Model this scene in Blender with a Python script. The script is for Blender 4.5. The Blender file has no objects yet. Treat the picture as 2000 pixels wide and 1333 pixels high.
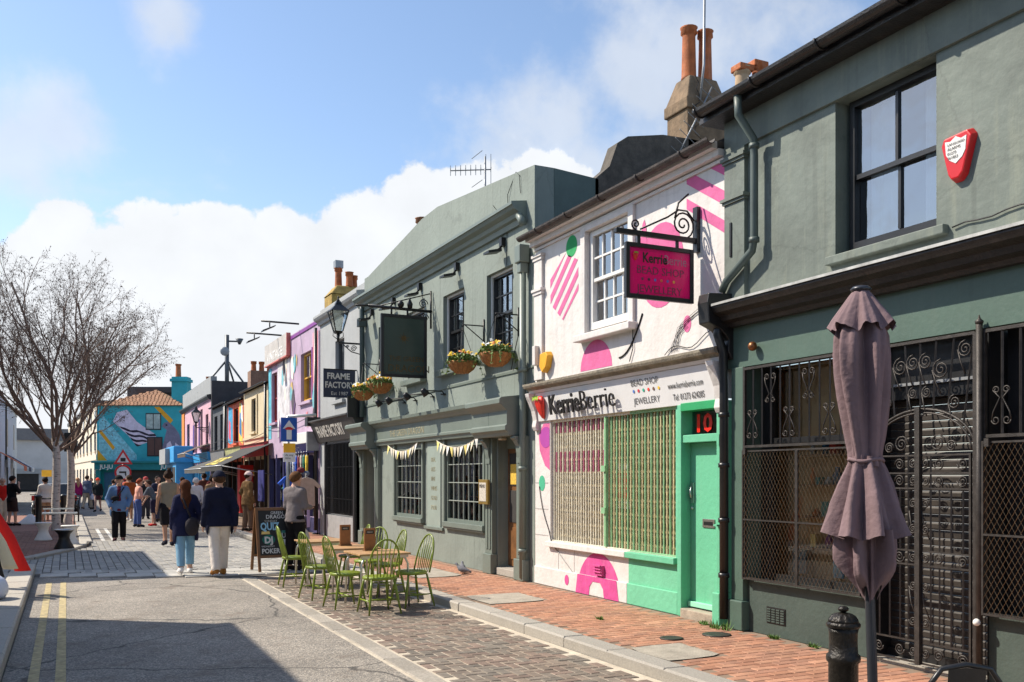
import bpy, bmesh, math, random
import numpy as np
from mathutils import Vector, Matrix, Quaternion, noise
random.seed(7); np.random.seed(7)
S = bpy.context.scene
COL = S.collection
R = math.radians
# ------------------------------------------------------------------ camera
YAW = math.atan(870/1800)
cam = bpy.data.cameras.new("camera"); cam_o = bpy.data.objects.new("camera", cam); COL.objects.link(cam_o)
cam.sensor_width = 36; cam.lens = 32.4; cam.shift_y = 0.1325
cam.clip_start = .1; cam.clip_end = 3000
cam_o.location = (0, 0, 1.65); cam_o.rotation_euler = (R(90), 0, -YAW)
S.camera = cam_o
# ------------------------------------------------------------------ world: sky with clouds
SUN_EL = R(46); SUN_H = Vector((-.8, .6))          # where the sun stands, seen from above
W = bpy.data.worlds.new("World"); S.world = W; W.use_nodes = True
def world():
    nt = W.node_tree; N = nt.nodes; L = nt.links; N.clear()
    def n(t, **k):
        x = N.new(t)
        for a, b in k.items(): setattr(x, a, b)
        return x
    def m(op, a, b=None, c=None):
        x = n('ShaderNodeMath', operation=op)
        for i, v in enumerate((a, b, c)):
            if v is None: continue
            if hasattr(v, 'links'): L.new(v, x.inputs[i])
            else: x.inputs[i].default_value = v
        return x.outputs[0]
    sky = n('ShaderNodeTexSky', sky_type='NISHITA'); sky.sun_disc = False
    sky.sun_elevation = SUN_EL; sky.sun_rotation = math.atan2(SUN_H.x, SUN_H.y)
    sky.air_density = 1.0; sky.dust_density = .6; sky.ozone_density = 1.2
    tc = n('ShaderNodeTexCoord')
    s, c = math.sin(YAW), math.cos(YAW)
    def ray(px, py):
        u = (px-1000)/1800; v = (932-py)/1800
        return Vector((s+c*u, c-s*u, v)).normalized()
    nz = n('ShaderNodeTexNoise'); nz.inputs['Scale'].default_value = 11; nz.inputs['Detail'].default_value = 9; nz.inputs['Roughness'].default_value = .58
    L.new(tc.outputs['Generated'], nz.inputs['Vector'])
    n2 = n('ShaderNodeTexNoise'); n2.inputs['Scale'].default_value = 3.2; n2.inputs['Detail'].default_value = 7; n2.inputs['Roughness'].default_value = .6
    mp = n('ShaderNodeMapping'); mp.inputs['Scale'].default_value = (1, 1, 2.2); mp.inputs['Location'].default_value = (3.1, 1.7, .4)
    L.new(tc.outputs['Generated'], mp.inputs['Vector']); L.new(mp.outputs[0], n2.inputs['Vector'])
    n3 = n('ShaderNodeTexNoise'); n3.inputs['Scale'].default_value = 14; n3.inputs['Detail'].default_value = 6; L.new(tc.outputs['Generated'], n3.inputs['Vector'])
    # cumulus bank low in the north (each entry: direction, angular radius)
    bl = [(130,560,.075),(215,570,.075),(310,520,.07),(380,520,.068),(440,560,.06),(80,640,.075),(300,640,.10),(520,640,.085),(620,570,.085),(720,520,.085),
          (830,470,.075),(900,420,.055),(450,760,.12),(200,760,.13),(0,790,.12),(650,700,.12),(850,600,.13),(1010,540,.13),(-150,700,.13),(-330,760,.15)]
    acc = None
    def blob(px, py, r):
        d = n('ShaderNodeVectorMath', operation='DISTANCE'); L.new(tc.outputs['Generated'], d.inputs[0]); d.inputs[1].default_value = ray(px, py)
        return m('SUBTRACT', 1, m('DIVIDE', d.outputs['Value'], r))
    for b in bl:
        v = blob(*b); acc = v if acc is None else m('SMOOTH_MAX', acc, v, .12)
    edge = m('ADD', acc, m('MULTIPLY', m('SUBTRACT', nz.outputs[0], .5), 1.5))
    def rng(v, a, b):
        x = n('ShaderNodeMapRange', interpolation_type='SMOOTHSTEP'); L.new(v, x.inputs[0]); x.inputs[1].default_value = a; x.inputs[2].default_value = b
        return x.outputs[0]
    dense = rng(edge, .02, .15)
    # thin high cloud drifting over the roofs
    th = [(20,280,.08),(110,250,.06),(1090,220,.10),(1230,130,.12),(1350,60,.11),(1000,330,.10),(1500,40,.10),(1180,330,.12),(330,40,.05)]
    a2 = None
    for b in th:
        v = blob(*b); a2 = v if a2 is None else m('SMOOTH_MAX', a2, v, .2)
    thin = rng(m('ADD', a2, m('MULTIPLY', m('SUBTRACT', nz.outputs[0], .5), 2.4)), .0, .95)
    gen = rng(n2.outputs[0], .56, .78)
    sep = n('ShaderNodeSeparateXYZ'); L.new(tc.outputs['Generated'], sep.inputs[0])
    low = m('SUBTRACT', 1, rng(sep.outputs[2], .02, .30))
    haze = m('MULTIPLY', low, .42)
    f = m('MAXIMUM', dense, m('MULTIPLY', thin, .62))
    f = m('MAXIMUM', f, m('MULTIPLY', gen, .5)); f = m('MAXIMUM', f, haze)
    bg = n('ShaderNodeBackground'); L.new(sky.outputs[0], bg.inputs[0]); bg.inputs[1].default_value = .15
    cl = n('ShaderNodeBackground'); cl.inputs[0].default_value = (.93, .96, 1, 1)
    L.new(m('ADD', .57, m('ADD', m('MULTIPLY', dense, .06), m('MULTIPLY', n3.outputs[0], .20))), cl.inputs[1])
    mx = n('ShaderNodeMixShader'); L.new(f, mx.inputs[0]); L.new(bg.outputs[0], mx.inputs[1]); L.new(cl.outputs[0], mx.inputs[2])
    o = n('ShaderNodeOutputWorld'); L.new(mx.outputs[0], o.inputs[0])
world()
sl = bpy.data.lights.new("sun", 'SUN'); sl.energy = 5.0; sl.angle = R(.53); sl.color = (1, .915, .785)
so = bpy.data.objects.new("sun", sl); COL.objects.link(so)
h = SUN_H.normalized()*math.cos(SUN_EL)
so.rotation_euler = Vector((-h.x, -h.y, -math.sin(SUN_EL))).to_track_quat('-Z', 'Y').to_euler()
S.view_settings.view_transform = 'Standard'; S.view_settings.look = 'None'; S.view_settings.exposure = 0.46; S.view_settings.gamma = 1
S.render.engine = 'CYCLES'
# ------------------------------------------------------------------ helpers
def srgb(r, g, b):
    f = lambda v: (v/255/12.92) if v/255 <= .04045 else ((v/255+.055)/1.055)**2.4
    return (f(r), f(g), f(b))
MATS = {}
def mat(name, col=None, rough=.75, metal=0, var=.18, vs=3.0, bump=.0, bs=60, stain=0, scol=(.05,.05,.045), coat=0, rnd=0, spec=.5, wear=0):
    """procedural paint/stone/cloth: uneven tone, fine relief, optional rain streaks"""
    if name in MATS: return MATS[name]
    mt = bpy.data.materials.new(name); MATS[name] = mt; mt.use_nodes = True
    nt = mt.node_tree; N = nt.nodes; L = nt.links; p = N['Principled BSDF']
    p.inputs['Roughness'].default_value = rough; p.inputs['Metallic'].default_value = metal; p.inputs['Specular IOR Level'].default_value = spec
    if coat: p.inputs['Coat Weight'].default_value = coat; p.inputs['Coat Roughness'].default_value = .15
    g = N.new('ShaderNodeNewGeometry')
    nz = N.new('ShaderNodeTexNoise'); nz.inputs['Scale'].default_value = vs; nz.inputs['Detail'].default_value = 6; nz.inputs['Roughness'].default_value = .65
    L.new(g.outputs['Position'], nz.inputs['Vector'])
    mr = N.new('ShaderNodeMapRange'); L.new(nz.outputs[0], mr.inputs[0]); mr.inputs[1].default_value = .28; mr.inputs[2].default_value = .72
    mr.inputs[3].default_value = 1-var; mr.inputs[4].default_value = 1+var*.7
    mul = N.new('ShaderNodeMix'); mul.data_type = 'RGBA'; mul.blend_type = 'MULTIPLY'; mul.inputs[0].default_value = 1
    mul.inputs[6].default_value = (*col, 1); L.new(mr.outputs[0], mul.inputs[7])
    out = mul.outputs[2]
    if rnd:
        oi = N.new('ShaderNodeObjectInfo'); m2 = N.new('ShaderNodeMapRange'); L.new(oi.outputs['Random'], m2.inputs[0]); m2.inputs[3].default_value = 1-rnd; m2.inputs[4].default_value = 1+rnd
        x = N.new('ShaderNodeMix'); x.data_type = 'RGBA'; x.blend_type = 'MULTIPLY'; x.inputs[0].default_value = 1; L.new(out, x.inputs[6]); L.new(m2.outputs[0], x.inputs[7]); out = x.outputs[2]
    if stain:
        mp = N.new('ShaderNodeMapping'); mp.inputs['Scale'].default_value = (5, 5, .55); L.new(g.outputs['Position'], mp.inputs['Vector'])
        sz = N.new('ShaderNodeTexNoise'); sz.inputs['Scale'].default_value = 1.3; sz.inputs['Detail'].default_value = 8; sz.inputs['Roughness'].default_value = .7; L.new(mp.outputs[0], sz.inputs['Vector'])
        sr = N.new('ShaderNodeMapRange'); L.new(sz.outputs[0], sr.inputs[0]); sr.inputs[1].default_value = .52; sr.inputs[2].default_value = .78; sr.inputs[3].default_value = 0; sr.inputs[4].default_value = stain
        x = N.new('ShaderNodeMix'); x.data_type = 'RGBA'; L.new(sr.outputs[0], x.inputs[0]); L.new(out, x.inputs[6]); x.inputs[7].default_value = (*scol, 1); out = x.outputs[2]
    if wear:                                         # flaked and mended patches, hairline cracks, splashed dirt
        wz = N.new('ShaderNodeTexNoise'); wz.inputs['Scale'].default_value = 1.1; wz.inputs['Detail'].default_value = 9; wz.inputs['Roughness'].default_value = .72; L.new(g.outputs['Position'], wz.inputs['Vector'])
        wr = N.new('ShaderNodeMapRange'); L.new(wz.outputs[0], wr.inputs[0]); wr.inputs[1].default_value = .585; wr.inputs[2].default_value = .625; wr.inputs[4].default_value = wear*.55
        x = N.new('ShaderNodeMix'); x.data_type = 'RGBA'; L.new(wr.outputs[0], x.inputs[0]); L.new(out, x.inputs[6]); x.inputs[7].default_value = (*[c*.68 for c in col], 1); out = x.outputs[2]
        vo = N.new('ShaderNodeTexVoronoi'); vo.feature = 'DISTANCE_TO_EDGE'; vo.inputs['Scale'].default_value = .55
        ad = N.new('ShaderNodeMix'); ad.data_type = 'VECTOR'; ad.inputs[0].default_value = .3; L.new(g.outputs['Position'], ad.inputs[4]); L.new(wz.outputs['Color'], ad.inputs[5]); L.new(ad.outputs[1], vo.inputs['Vector'])
        cr = N.new('ShaderNodeMapRange'); L.new(vo.outputs['Distance'], cr.inputs[0]); cr.inputs[1].default_value = .001; cr.inputs[2].default_value = .005; cr.inputs[3].default_value = wear*.22; cr.inputs[4].default_value = 0
        x = N.new('ShaderNodeMix'); x.data_type = 'RGBA'; L.new(cr.outputs[0], x.inputs[0]); L.new(out, x.inputs[6]); x.inputs[7].default_value = (*[c*.3 for c in col], 1); out = x.outputs[2]
        mp2 = N.new('ShaderNodeMapping'); mp2.inputs['Scale'].default_value = (9, 9, .35); mp2.inputs['Location'].default_value = (3, 7, 1); L.new(g.outputs['Position'], mp2.inputs['Vector'])
        s2 = N.new('ShaderNodeTexNoise'); s2.inputs['Scale'].default_value = 1.0; s2.inputs['Detail'].default_value = 6; L.new(mp2.outputs[0], s2.inputs['Vector'])
        sr2 = N.new('ShaderNodeMapRange'); L.new(s2.outputs[0], sr2.inputs[0]); sr2.inputs[1].default_value = .56; sr2.inputs[2].default_value = .74; sr2.inputs[4].default_value = wear*.5
        x = N.new('ShaderNodeMix'); x.data_type = 'RGBA'; L.new(sr2.outputs[0], x.inputs[0]); L.new(out, x.inputs[6]); x.inputs[7].default_value = (*[c*.5 for c in col], 1); out = x.outputs[2]
    L.new(out, p.inputs['Base Color'])
    if bump:
        bz = N.new('ShaderNodeTexNoise'); bz.inputs['Scale'].default_value = bs; bz.inputs['Detail'].default_value = 5; L.new(g.outputs['Position'], bz.inputs['Vector'])
        b = N.new('ShaderNodeBump'); b.inputs['Strength'].default_value = bump; b.inputs['Distance'].default_value = .02; L.new(bz.outputs[0], b.inputs['Height']); L.new(b.outputs[0], p.inputs['Normal'])
    return mt
def glass_mat(name, tint=(.9, .95, .95), f0=.10, wav=.0):
    if name in MATS: return MATS[name]
    mt = bpy.data.materials.new(name); MATS[name] = mt; mt.use_nodes = True; nt = mt.node_tree; N = nt.nodes; L = nt.links; N.clear()
    t = N.new('ShaderNodeBsdfTransparent'); t.inputs[0].default_value = (*tint, 1)
    g = N.new('ShaderNodeBsdfGlossy'); g.inputs['Roughness'].default_value = .015
    lw = N.new('ShaderNodeLayerWeight'); lw.inputs[0].default_value = .28
    a = N.new('ShaderNodeMath'); a.operation = 'ADD'; L.new(lw.outputs['Fresnel'], a.inputs[0]); a.inputs[1].default_value = f0; a.use_clamp = True
    if wav:
        geo = N.new('ShaderNodeNewGeometry'); nz = N.new('ShaderNodeTexNoise'); nz.inputs['Scale'].default_value = 2.2; L.new(geo.outputs['Position'], nz.inputs['Vector'])
        b = N.new('ShaderNodeBump'); b.inputs['Strength'].default_value = wav; b.inputs['Distance'].default_value = .05; L.new(nz.outputs[0], b.inputs['Height']); L.new(b.outputs[0], g.inputs['Normal'])
    x = N.new('ShaderNodeMixShader'); L.new(a.outputs[0], x.inputs[0]); L.new(t.outputs[0], x.inputs[1]); L.new(g.outputs[0], x.inputs[2])
    o = N.new('ShaderNodeOutputMaterial'); L.new(x.outputs[0], o.inputs[0])
    return mt
def tag(o, label=None, cat=None, group=None, kind=None):
    if label: o['label'] = label
    if cat: o['category'] = cat
    if group: o['group'] = group
    if kind: o['kind'] = kind
    return o
def empty(name, loc, label=None, cat=None, rz=0, group=None):
    o = bpy.data.objects.new(name, None); COL.objects.link(o); o.location = loc; o.rotation_euler = (0, 0, rz); o.empty_display_size = .1
    return tag(o, label, cat, group)
def root_loc(o):
    v = Vector((0, 0, 0))
    while o is not None: v += o.location; o = o.parent
    return v
class MB:
    def __init__(s): s.v = []; s.f = []; s.m = []; s.sm = []
    def add(s, vs, fs, mi=0, smooth=False):
        b = len(s.v); s.v += [tuple(v) for v in vs]; s.f += [tuple(i+b for i in f) for f in fs]; s.m += [mi]*len(fs); s.sm += [smooth]*len(fs); return s
    def box(s, x0, x1, y0, y1, z0, z1, mi=0):
        if x0 > x1: x0, x1 = x1, x0
        if y0 > y1: y0, y1 = y1, y0
        if z0 > z1: z0, z1 = z1, z0
        return s.add([(x0,y0,z0),(x1,y0,z0),(x1,y1,z0),(x0,y1,z0),(x0,y0,z1),(x1,y0,z1),(x1,y1,z1),(x0,y1,z1)],
                     [(0,3,2,1),(4,5,6,7),(0,1,5,4),(1,2,6,5),(2,3,7,6),(3,0,4,7)], mi)
    def tube(s, pts, r, n=6, mi=0, cap=True):
        pts = [Vector(p) for p in pts]; rr = r if isinstance(r, (list, tuple)) else [r]*len(pts); vs = []; fs = []; up = None
        for i, p in enumerate(pts):
            t = (pts[min(i+1, len(pts)-1)] - pts[max(i-1, 0)]).normalized()
            if up is None or abs(up.dot(t)) > .98:
                up = Vector((0, 0, 1)) if abs(t.z) < .9 else Vector((1, 0, 0))
            a = t.cross(up).normalized(); b = a.cross(t).normalized(); up = b
            for k in range(n):
                an = 2*math.pi*k/n; vs.append(p + (a*math.cos(an) + b*math.sin(an))*rr[i])
        for i in range(len(pts)-1):
            for k in range(n): fs.append((i*n+k, i*n+(k+1) % n, (i+1)*n+(k+1) % n, (i+1)*n+k))
        if cap: fs.append(tuple(range(n-1, -1, -1))); fs.append(tuple(range((len(pts)-1)*n, len(pts)*n)))
        return s.add(vs, fs, mi, n > 4)
    def bar(s, a, b, w, mi=0): return s.tube([a, b], w*.7071, 4, mi)
    def lathe(s, prof, c=(0,0,0), n=16, mi=0, fn=None):
        vs = []; fs = []
        for r, z in prof:
            for k in range(n):
                a = 2*math.pi*k/n; q = r*(fn(a, z) if fn else 1); vs.append((c[0]+q*math.cos(a), c[1]+q*math.sin(a), c[2]+z))
        for i in range(len(prof)-1):
            for k in range(n): fs.append((i*n+k, i*n+(k+1) % n, (i+1)*n+(k+1) % n, (i+1)*n+k))
        fs.append(tuple(range(n-1, -1, -1))); fs.append(tuple(range((len(prof)-1)*n, len(prof)*n)))
        return s.add(vs, fs, mi, True)
    def prof(s, y0, y1, poly, X, mi=0):
        """section poly [(out,z)] run along the street"""
        n = len(poly); vs = [(X-o, y0, z) for o, z in poly] + [(X-o, y1, z) for o, z in poly]
        fs = [(i, (i+1) % n, n+(i+1) % n, n+i) for i in range(n)] + [tuple(range(n-1, -1, -1)), tuple(range(n, 2*n))]
        return s.add(vs, fs, mi)
    def plate(s, poly, X, t=.004, mi=0):
        """flat outline poly [(y,z)] lying on the wall plane X, t thick, standing out towards the street"""
        n = len(poly); vs = [(X, y, z) for y, z in poly] + [(X-t, y, z) for y, z in poly]
        fs = [(i, (i+1) % n, n+(i+1) % n, n+i) for i in range(n)] + [tuple(range(n, 2*n))]
        return s.add(vs, fs, mi)
    def sheet(s, poly, z, mi=0): return s.add([(x, y, z) for x, y in poly], [tuple(range(len(poly)))], mi)
    def ball(s, c, r, n=8, mi=0, sc=(1,1,1)):
        vs = []; fs = []; m = n//2+1
        for i in range(1, m):
            t = math.pi*i/m
            for k in range(n): vs.append((c[0]+r*sc[0]*math.sin(t)*math.cos(2*math.pi*k/n), c[1]+r*sc[1]*math.sin(t)*math.sin(2*math.pi*k/n), c[2]+r*sc[2]*math.cos(t)))
        vs += [(c[0], c[1], c[2]+r*sc[2]), (c[0], c[1], c[2]-r*sc[2])]; T = len(vs)-2
        for i in range(m-2):
            for k in range(n): fs.append((i*n+k, (i+1)*n+k, (i+1)*n+(k+1) % n, i*n+(k+1) % n))
        for k in range(n): fs.append((T, k, (k+1) % n)); fs.append((T+1, (m-2)*n+(k+1) % n, (m-2)*n+k))
        return s.add(vs, fs, mi, True)
    def mesh(s, name, mats, off=(0,0,0)):
        me = bpy.data.meshes.new(name); o = Vector(off)
        me.from_pydata([(v[0]-o.x, v[1]-o.y, v[2]-o.z) for v in s.v], [], s.f)
        for m_ in (mats if isinstance(mats, (list, tuple)) else [mats]): me.materials.append(m_)
        me.polygons.foreach_set('material_index', s.m); me.polygons.foreach_set('use_smooth', s.sm)
        me.update(); return me
    def build(s, name, mats, parent=None, local=False, bevel=0, **k):
        off = root_loc(parent) if (parent is not None and not local) else (0, 0, 0)
        o = bpy.data.objects.new(name, s.mesh(name, mats, off)); COL.objects.link(o); o.parent = parent
        if bevel:
            b = o.modifiers.new('bevel', 'BEVEL'); b.width = bevel; b.segments = 2; b.limit_method = 'ANGLE'
        return tag(o, k.get('label'), k.get('cat'), k.get('group'), k.get('kind'))
def B(name, mats, parent, *bx, bevel=0, **k):
    m_ = MB()
    for b in bx: m_.box(*b)
    return m_.build(name, mats, parent, bevel=bevel, **k)
def text_mb(txt, size, fn, depth=.003, mi=0, bold=0, sx=1, align='LEFT', mb=None):
    """lettering as real raised letters; fn maps (right, up, out) to the world"""
    cu = bpy.data.curves.new('t', 'FONT'); cu.body = txt; cu.size = size; cu.extrude = depth/2; cu.offset = bold; cu.align_x = align; cu.resolution_u = 2
    o = bpy.data.objects.new('t', cu); COL.objects.link(o)
    me = bpy.data.meshes.new_from_object(o.evaluated_get(bpy.context.evaluated_depsgraph_get()))
    mb = mb or MB(); mb.add([fn(v.co.x*sx, v.co.y, v.co.z) for v in me.vertices], [tuple(p.vertices) for p in me.polygons], mi)
    bpy.data.objects.remove(o); bpy.data.curves.remove(cu); bpy.data.meshes.remove(me)
    return mb
F = 6.58                                             # wall plane of the terrace on the right
def on_wall(y, z, X): return lambda a, b, c: (X - .004 - c, y - a, z + b)
def on_board(x, Y, z): return lambda a, b, c: (x + a, Y - .004 - c, z + b)
def wall(name, m, parent, y0, y1, z0, z1, holes, X=F, rev=.2, thick=.35, split=None):
    """street wall with real openings and reveals; holes (y0,y1,z0,z1)"""
    ys = sorted({y0, y1, *([split] if split else []), *[h[0] for h in holes], *[h[1] for h in holes]}); zs = sorted({z0, z1, *[h[2] for h in holes], *[h[3] for h in holes]})
    mb = MB()
    for a, b in zip(ys, ys[1:]):
        for c, d in zip(zs, zs[1:]):
            if any(a >= h[0]-1e-6 and b <= h[1]+1e-6 and c >= h[2]-1e-6 and d <= h[3]+1e-6 for h in holes): continue
            mb.add([(X, a, c), (X, b, c), (X, b, d), (X, a, d)], [(0, 3, 2, 1)], 1 if split and (a+b)/2 < split else 0)
    for a, b, c, d in holes:
        e = X+rev
        mb.add([(X,a,c),(X,b,c),(X,b,d),(X,a,d),(e,a,c),(e,b,c),(e,b,d),(e,a,d)], [(0,1,5,4),(1,2,6,5),(2,3,7,6),(3,0,4,7)])
    e = X+thick
    mb.add([(X,y0,z0),(X,y1,z0),(X,y1,z1),(X,y0,z1),(e,y0,z0),(e,y1,z0),(e,y1,z1),(e,y0,z1)], [(0,4,7,3),(1,2,6,5),(3,7,6,2)])
    return mb.build(name, m, parent)
def sash(parent, y0, y1, z0, z1, X, fm, cols=2, rows=1, room=None, gl=None, cw=.05, bw=.022, meet=.5, curtain=None, name='sash_window'):
    """two-light sash: frame, bars, each pane a piece of its own; upper light stands proud"""
    m_ = MB(); zm = z0+(z1-z0)*meet; panes = []
    m_.box(X-.03, X+.07, y0, y0+cw, z0, z1); m_.box(X-.03, X+.07, y1-cw, y1, z0, z1); m_.box(X-.03, X+.07, y0+cw, y1-cw, z1-cw, z1); m_.box(X-.03, X+.07, y0+cw, y1-cw, z0, z0+cw*1.4)
    for k, (a, b) in enumerate(((z0+cw*1.4, zm), (zm, z1-cw))):
        xo = X+.035 if k == 0 else X
        if k == 1: m_.box(xo-.012, xo+.04, y0+cw, y1-cw, zm-.02, zm+.025)
        w = (y1-y0-2*cw)/cols; hh = (b-a)/rows
        for i in range(cols):
            for j in range(rows):
                panes.append((xo+.012, y0+cw+i*w, y0+cw+(i+1)*w, a+j*hh, a+(j+1)*hh))
        for i in range(1, cols): m_.box(xo-.01, xo+.025, y0+cw+i*w-bw/2, y0+cw+i*w+bw/2, a+.026, b-.021)
        for j in range(1, rows): m_.box(xo-.008, xo+.023, y0+cw+.001, y1-cw-.001, a+j*hh-bw/2, a+j*hh+bw/2)
    fr = m_.build(name, fm, parent)
    for x, a, b, c, d in panes:
        MB().add([(x,a+.006,c+.006),(x,b-.006,c+.006),(x,b-.006,d-.006),(x,a+.006,d-.006)], [(0,3,2,1)]).build('pane', gl or MATS['glass'], fr)
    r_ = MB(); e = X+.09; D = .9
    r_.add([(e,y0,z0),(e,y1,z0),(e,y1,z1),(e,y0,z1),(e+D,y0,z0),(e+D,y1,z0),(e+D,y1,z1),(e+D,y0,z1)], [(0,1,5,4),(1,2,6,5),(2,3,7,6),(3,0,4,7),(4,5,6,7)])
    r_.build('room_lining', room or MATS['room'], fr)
    if curtain:
        c_ = MB(); vs = []; n = 24
        for i in range(n+1):
            y = y0+cw+(y1-y0-2*cw)*i/n; x = X+.16+.03*math.sin(i*1.9)
            vs += [(x, y, z0+.08), (x, y, z1-.05)]
        c_.add(vs, [(2*i, 2*i+2, 2*i+3, 2*i+1) for i in range(n) if not (.3 < i/n < .62)], 0, True); c_.build('curtain', curtain, fr)
    return fr
def spiral(c, r, a0, turns, ax, n=22, grow=.12):
    """scroll in the plane of the wall (ax='w') or of a hanging board (ax='b')"""
    p = []
    for i in range(n+1):
        t = i/n; a = a0+turns*2*math.pi*t; q = r*(1-(1-grow)*t); dx, dz = q*math.cos(a), q*math.sin(a)
        p.append((c[0], c[1]-dx, c[2]+dz) if ax == 'w' else (c[0]+dx, c[1], c[2]+dz))
    return p
def dup(root, loc=None, rz=None, label=None):
    def cp(o, par):
        c_ = o.copy(); COL.objects.link(c_); c_.parent = par
        for ch in list(o.children): cp(ch, c_)
        return c_
    r_ = cp(root, None)
    if loc is not None: r_.location = loc
    if rz is not None: r_.rotation_euler = (0, 0, rz)
    if label: r_['label'] = label
    return r_
# shared materials
G1 = glass_mat('glass', (.86, .92, .92), .34, .12)
GS = glass_mat('shop_glass', (.9, .93, .92), .03, .015)
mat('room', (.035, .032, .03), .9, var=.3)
IRON = mat('black_iron', (.012, .012, .013), .42, .2, var=.35, vs=9, bump=.15, bs=120)
IRON2 = mat('weathered_iron', (.05, .043, .038), .5, .35, var=.5, vs=14, bump=.2, bs=140)
BLACKP = mat('black_paint', (.014, .014, .015), .38, var=.4, vs=5, bump=.06)
WHITEP = mat('white_paint', (.70, .69, .66), .6, var=.08, vs=6, bump=.1, bs=50)
STEEL = mat('steel', (.5, .5, .5), .35, .9, var=.2)
GALV = mat('galvanised', (.33, .34, .35), .5, .6, var=.25)
TERRA = mat('terracotta', (.42, .12, .035), .8, var=.4, vs=6, bump=.3, stain=.35, scol=(.45, .40, .34))
TEXT_K = mat('black_letter', (.015, .013, .012), .5, var=.05)
def pot(parent, x, y, z, h, r=.11, m_=None):
    p = MB().lathe([(r*1.12,0),(r,.06),(r*.88,h-.16),(r*.9,h-.12),(r*1.12,h-.10),(r*1.05,h-.02),(r*1.2,h),(r*.8,h),(r*.75,h-.1)], (x, y, z), 14)
    return p.build('chimney_pot', m_ or TERRA, parent)
# ================================================================== GROUND
ASPH = None
def ground_mats():
    def asphalt(name, base, patch):
        mt = bpy.data.materials.new(name); mt.use_nodes = True; nt = mt.node_tree; N = nt.nodes; L = nt.links; p = N['Principled BSDF']; p.inputs['Roughness'].default_value = .85
        g = N.new('ShaderNodeNewGeometry')
        def nz(s, d=5):
            x = N.new('ShaderNodeTexNoise'); x.inputs['Scale'].default_value = s; x.inputs['Detail'].default_value = d; x.inputs['Roughness'].default_value = .7; L.new(g.outputs['Position'], x.inputs['Vector']); return x.outputs[0]
        vo = N.new('ShaderNodeTexVoronoi'); vo.inputs['Scale'].default_value = 75; L.new(g.outputs['Position'], vo.inputs['Vector'])
        r1 = N.new('ShaderNodeValToRGB'); L.new(vo.outputs['Color'], r1.inputs[0]); e = r1.color_ramp.elements
        e[0].color = (base*.45, base*.44, base*.42, 1); e[1].color = (base*1.98, base*1.74, base*1.44, 1)
        e2 = r1.color_ramp.elements.new(.5); e2.color = (base, base*.885, base*.74, 1)
        r2 = N.new('ShaderNodeMapRange'); L.new(nz(.55), r2.inputs[0]); r2.inputs[1].default_value = .3; r2.inputs[2].default_value = .7; r2.inputs[3].default_value = .72; r2.inputs[4].default_value = 1.25
        m_ = N.new('ShaderNodeMix'); m_.data_type = 'RGBA'; m_.blend_type = 'MULTIPLY'; m_.inputs[0].default_value = 1; L.new(r1.outputs[0], m_.inputs[6]); L.new(r2.outputs[0], m_.inputs[7])
        r3 = N.new('ShaderNodeMapRange'); L.new(nz(2.3, 8), r3.inputs[0]); r3.inputs[1].default_value = .54; r3.inputs[2].default_value = .66; r3.inputs[4].default_value = .75
        m2 = N.new('ShaderNodeMix'); m2.data_type = 'RGBA'; L.new(r3.outputs[0], m2.inputs[0]); L.new(m_.outputs[2], m2.inputs[6]); m2.inputs[7].default_value = (*patch, 1)
        gz = N.new('ShaderNodeTexVoronoi'); gz.inputs['Scale'].default_value = 2.6; gz.inputs['Randomness'].default_value = 1; L.new(g.outputs['Position'], gz.inputs['Vector']); gr = N.new('ShaderNodeMapRange'); L.new(gz.outputs['Distance'], gr.inputs[0]); gr.inputs[1].default_value = .045; gr.inputs[2].default_value = .06; gr.inputs[3].default_value = .5; gr.inputs[4].default_value = 0; mg = N.new('ShaderNodeMix'); mg.data_type = 'RGBA'; L.new(gr.outputs[0], mg.inputs[0]); L.new(m2.outputs[2], mg.inputs[6]); mg.inputs[7].default_value = (.07,.065,.06,1); m2 = mg   # trodden gum
        # thin cracks
        cv = N.new('ShaderNodeTexVoronoi'); cv.feature = 'DISTANCE_TO_EDGE'; cv.inputs['Scale'].default_value = .42
        wv = N.new('ShaderNodeTexNoise'); wv.inputs['Scale'].default_value = 2.5; wv.inputs['Detail'].default_value = 6; L.new(g.outputs['Position'], wv.inputs['Vector'])
        ad = N.new('ShaderNodeMix'); ad.data_type = 'VECTOR'; ad.inputs[0].default_value = .25; L.new(g.outputs['Position'], ad.inputs[4]); L.new(wv.outputs['Color'], ad.inputs[5]); L.new(ad.outputs[1], cv.inputs['Vector'])
        cr = N.new('ShaderNodeMapRange'); L.new(cv.outputs['Distance'], cr.inputs[0]); cr.inputs[1].default_value = .002; cr.inputs[2].default_value = .007; cr.inputs[3].default_value = .75; cr.inputs[4].default_value = 0
        m3 = N.new('ShaderNodeMix'); m3.data_type = 'RGBA'; L.new(cr.outputs[0], m3.inputs[0]); L.new(m2.outputs[2], m3.inputs[6]); m3.inputs[7].default_value = (.03, .028, .025, 1)
        L.new(m3.outputs[2], p.inputs['Base Color'])
        b = N.new('ShaderNodeBump'); b.inputs['Strength'].default_value = .55; b.inputs['Distance'].default_value = .012; L.new(vo.outputs['Distance'], b.inputs['Height']); L.new(b.outputs[0], p.inputs['Normal'])
        return mt
    return asphalt('asphalt', .24, (.17, .135, .105)), asphalt('far_asphalt', .22, (.17, .155, .14))
ASPH, ASPH2 = ground_mats()
EARTH = mat('earth', (.16, .15, .13), .95, var=.3)
BED = mat('jointing_sand', (.52, .45, .35), .95, var=.3, bump=.3)
BED2 = mat('dark_joint', (.11, .095, .08), .95, var=.3, bump=.3)
GRAN = mat('granite', (.36, .33, .285), .8, var=.22, vs=55, bump=.35, bs=130, rnd=.10, stain=.35, scol=(.20, .17, .13))
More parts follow.
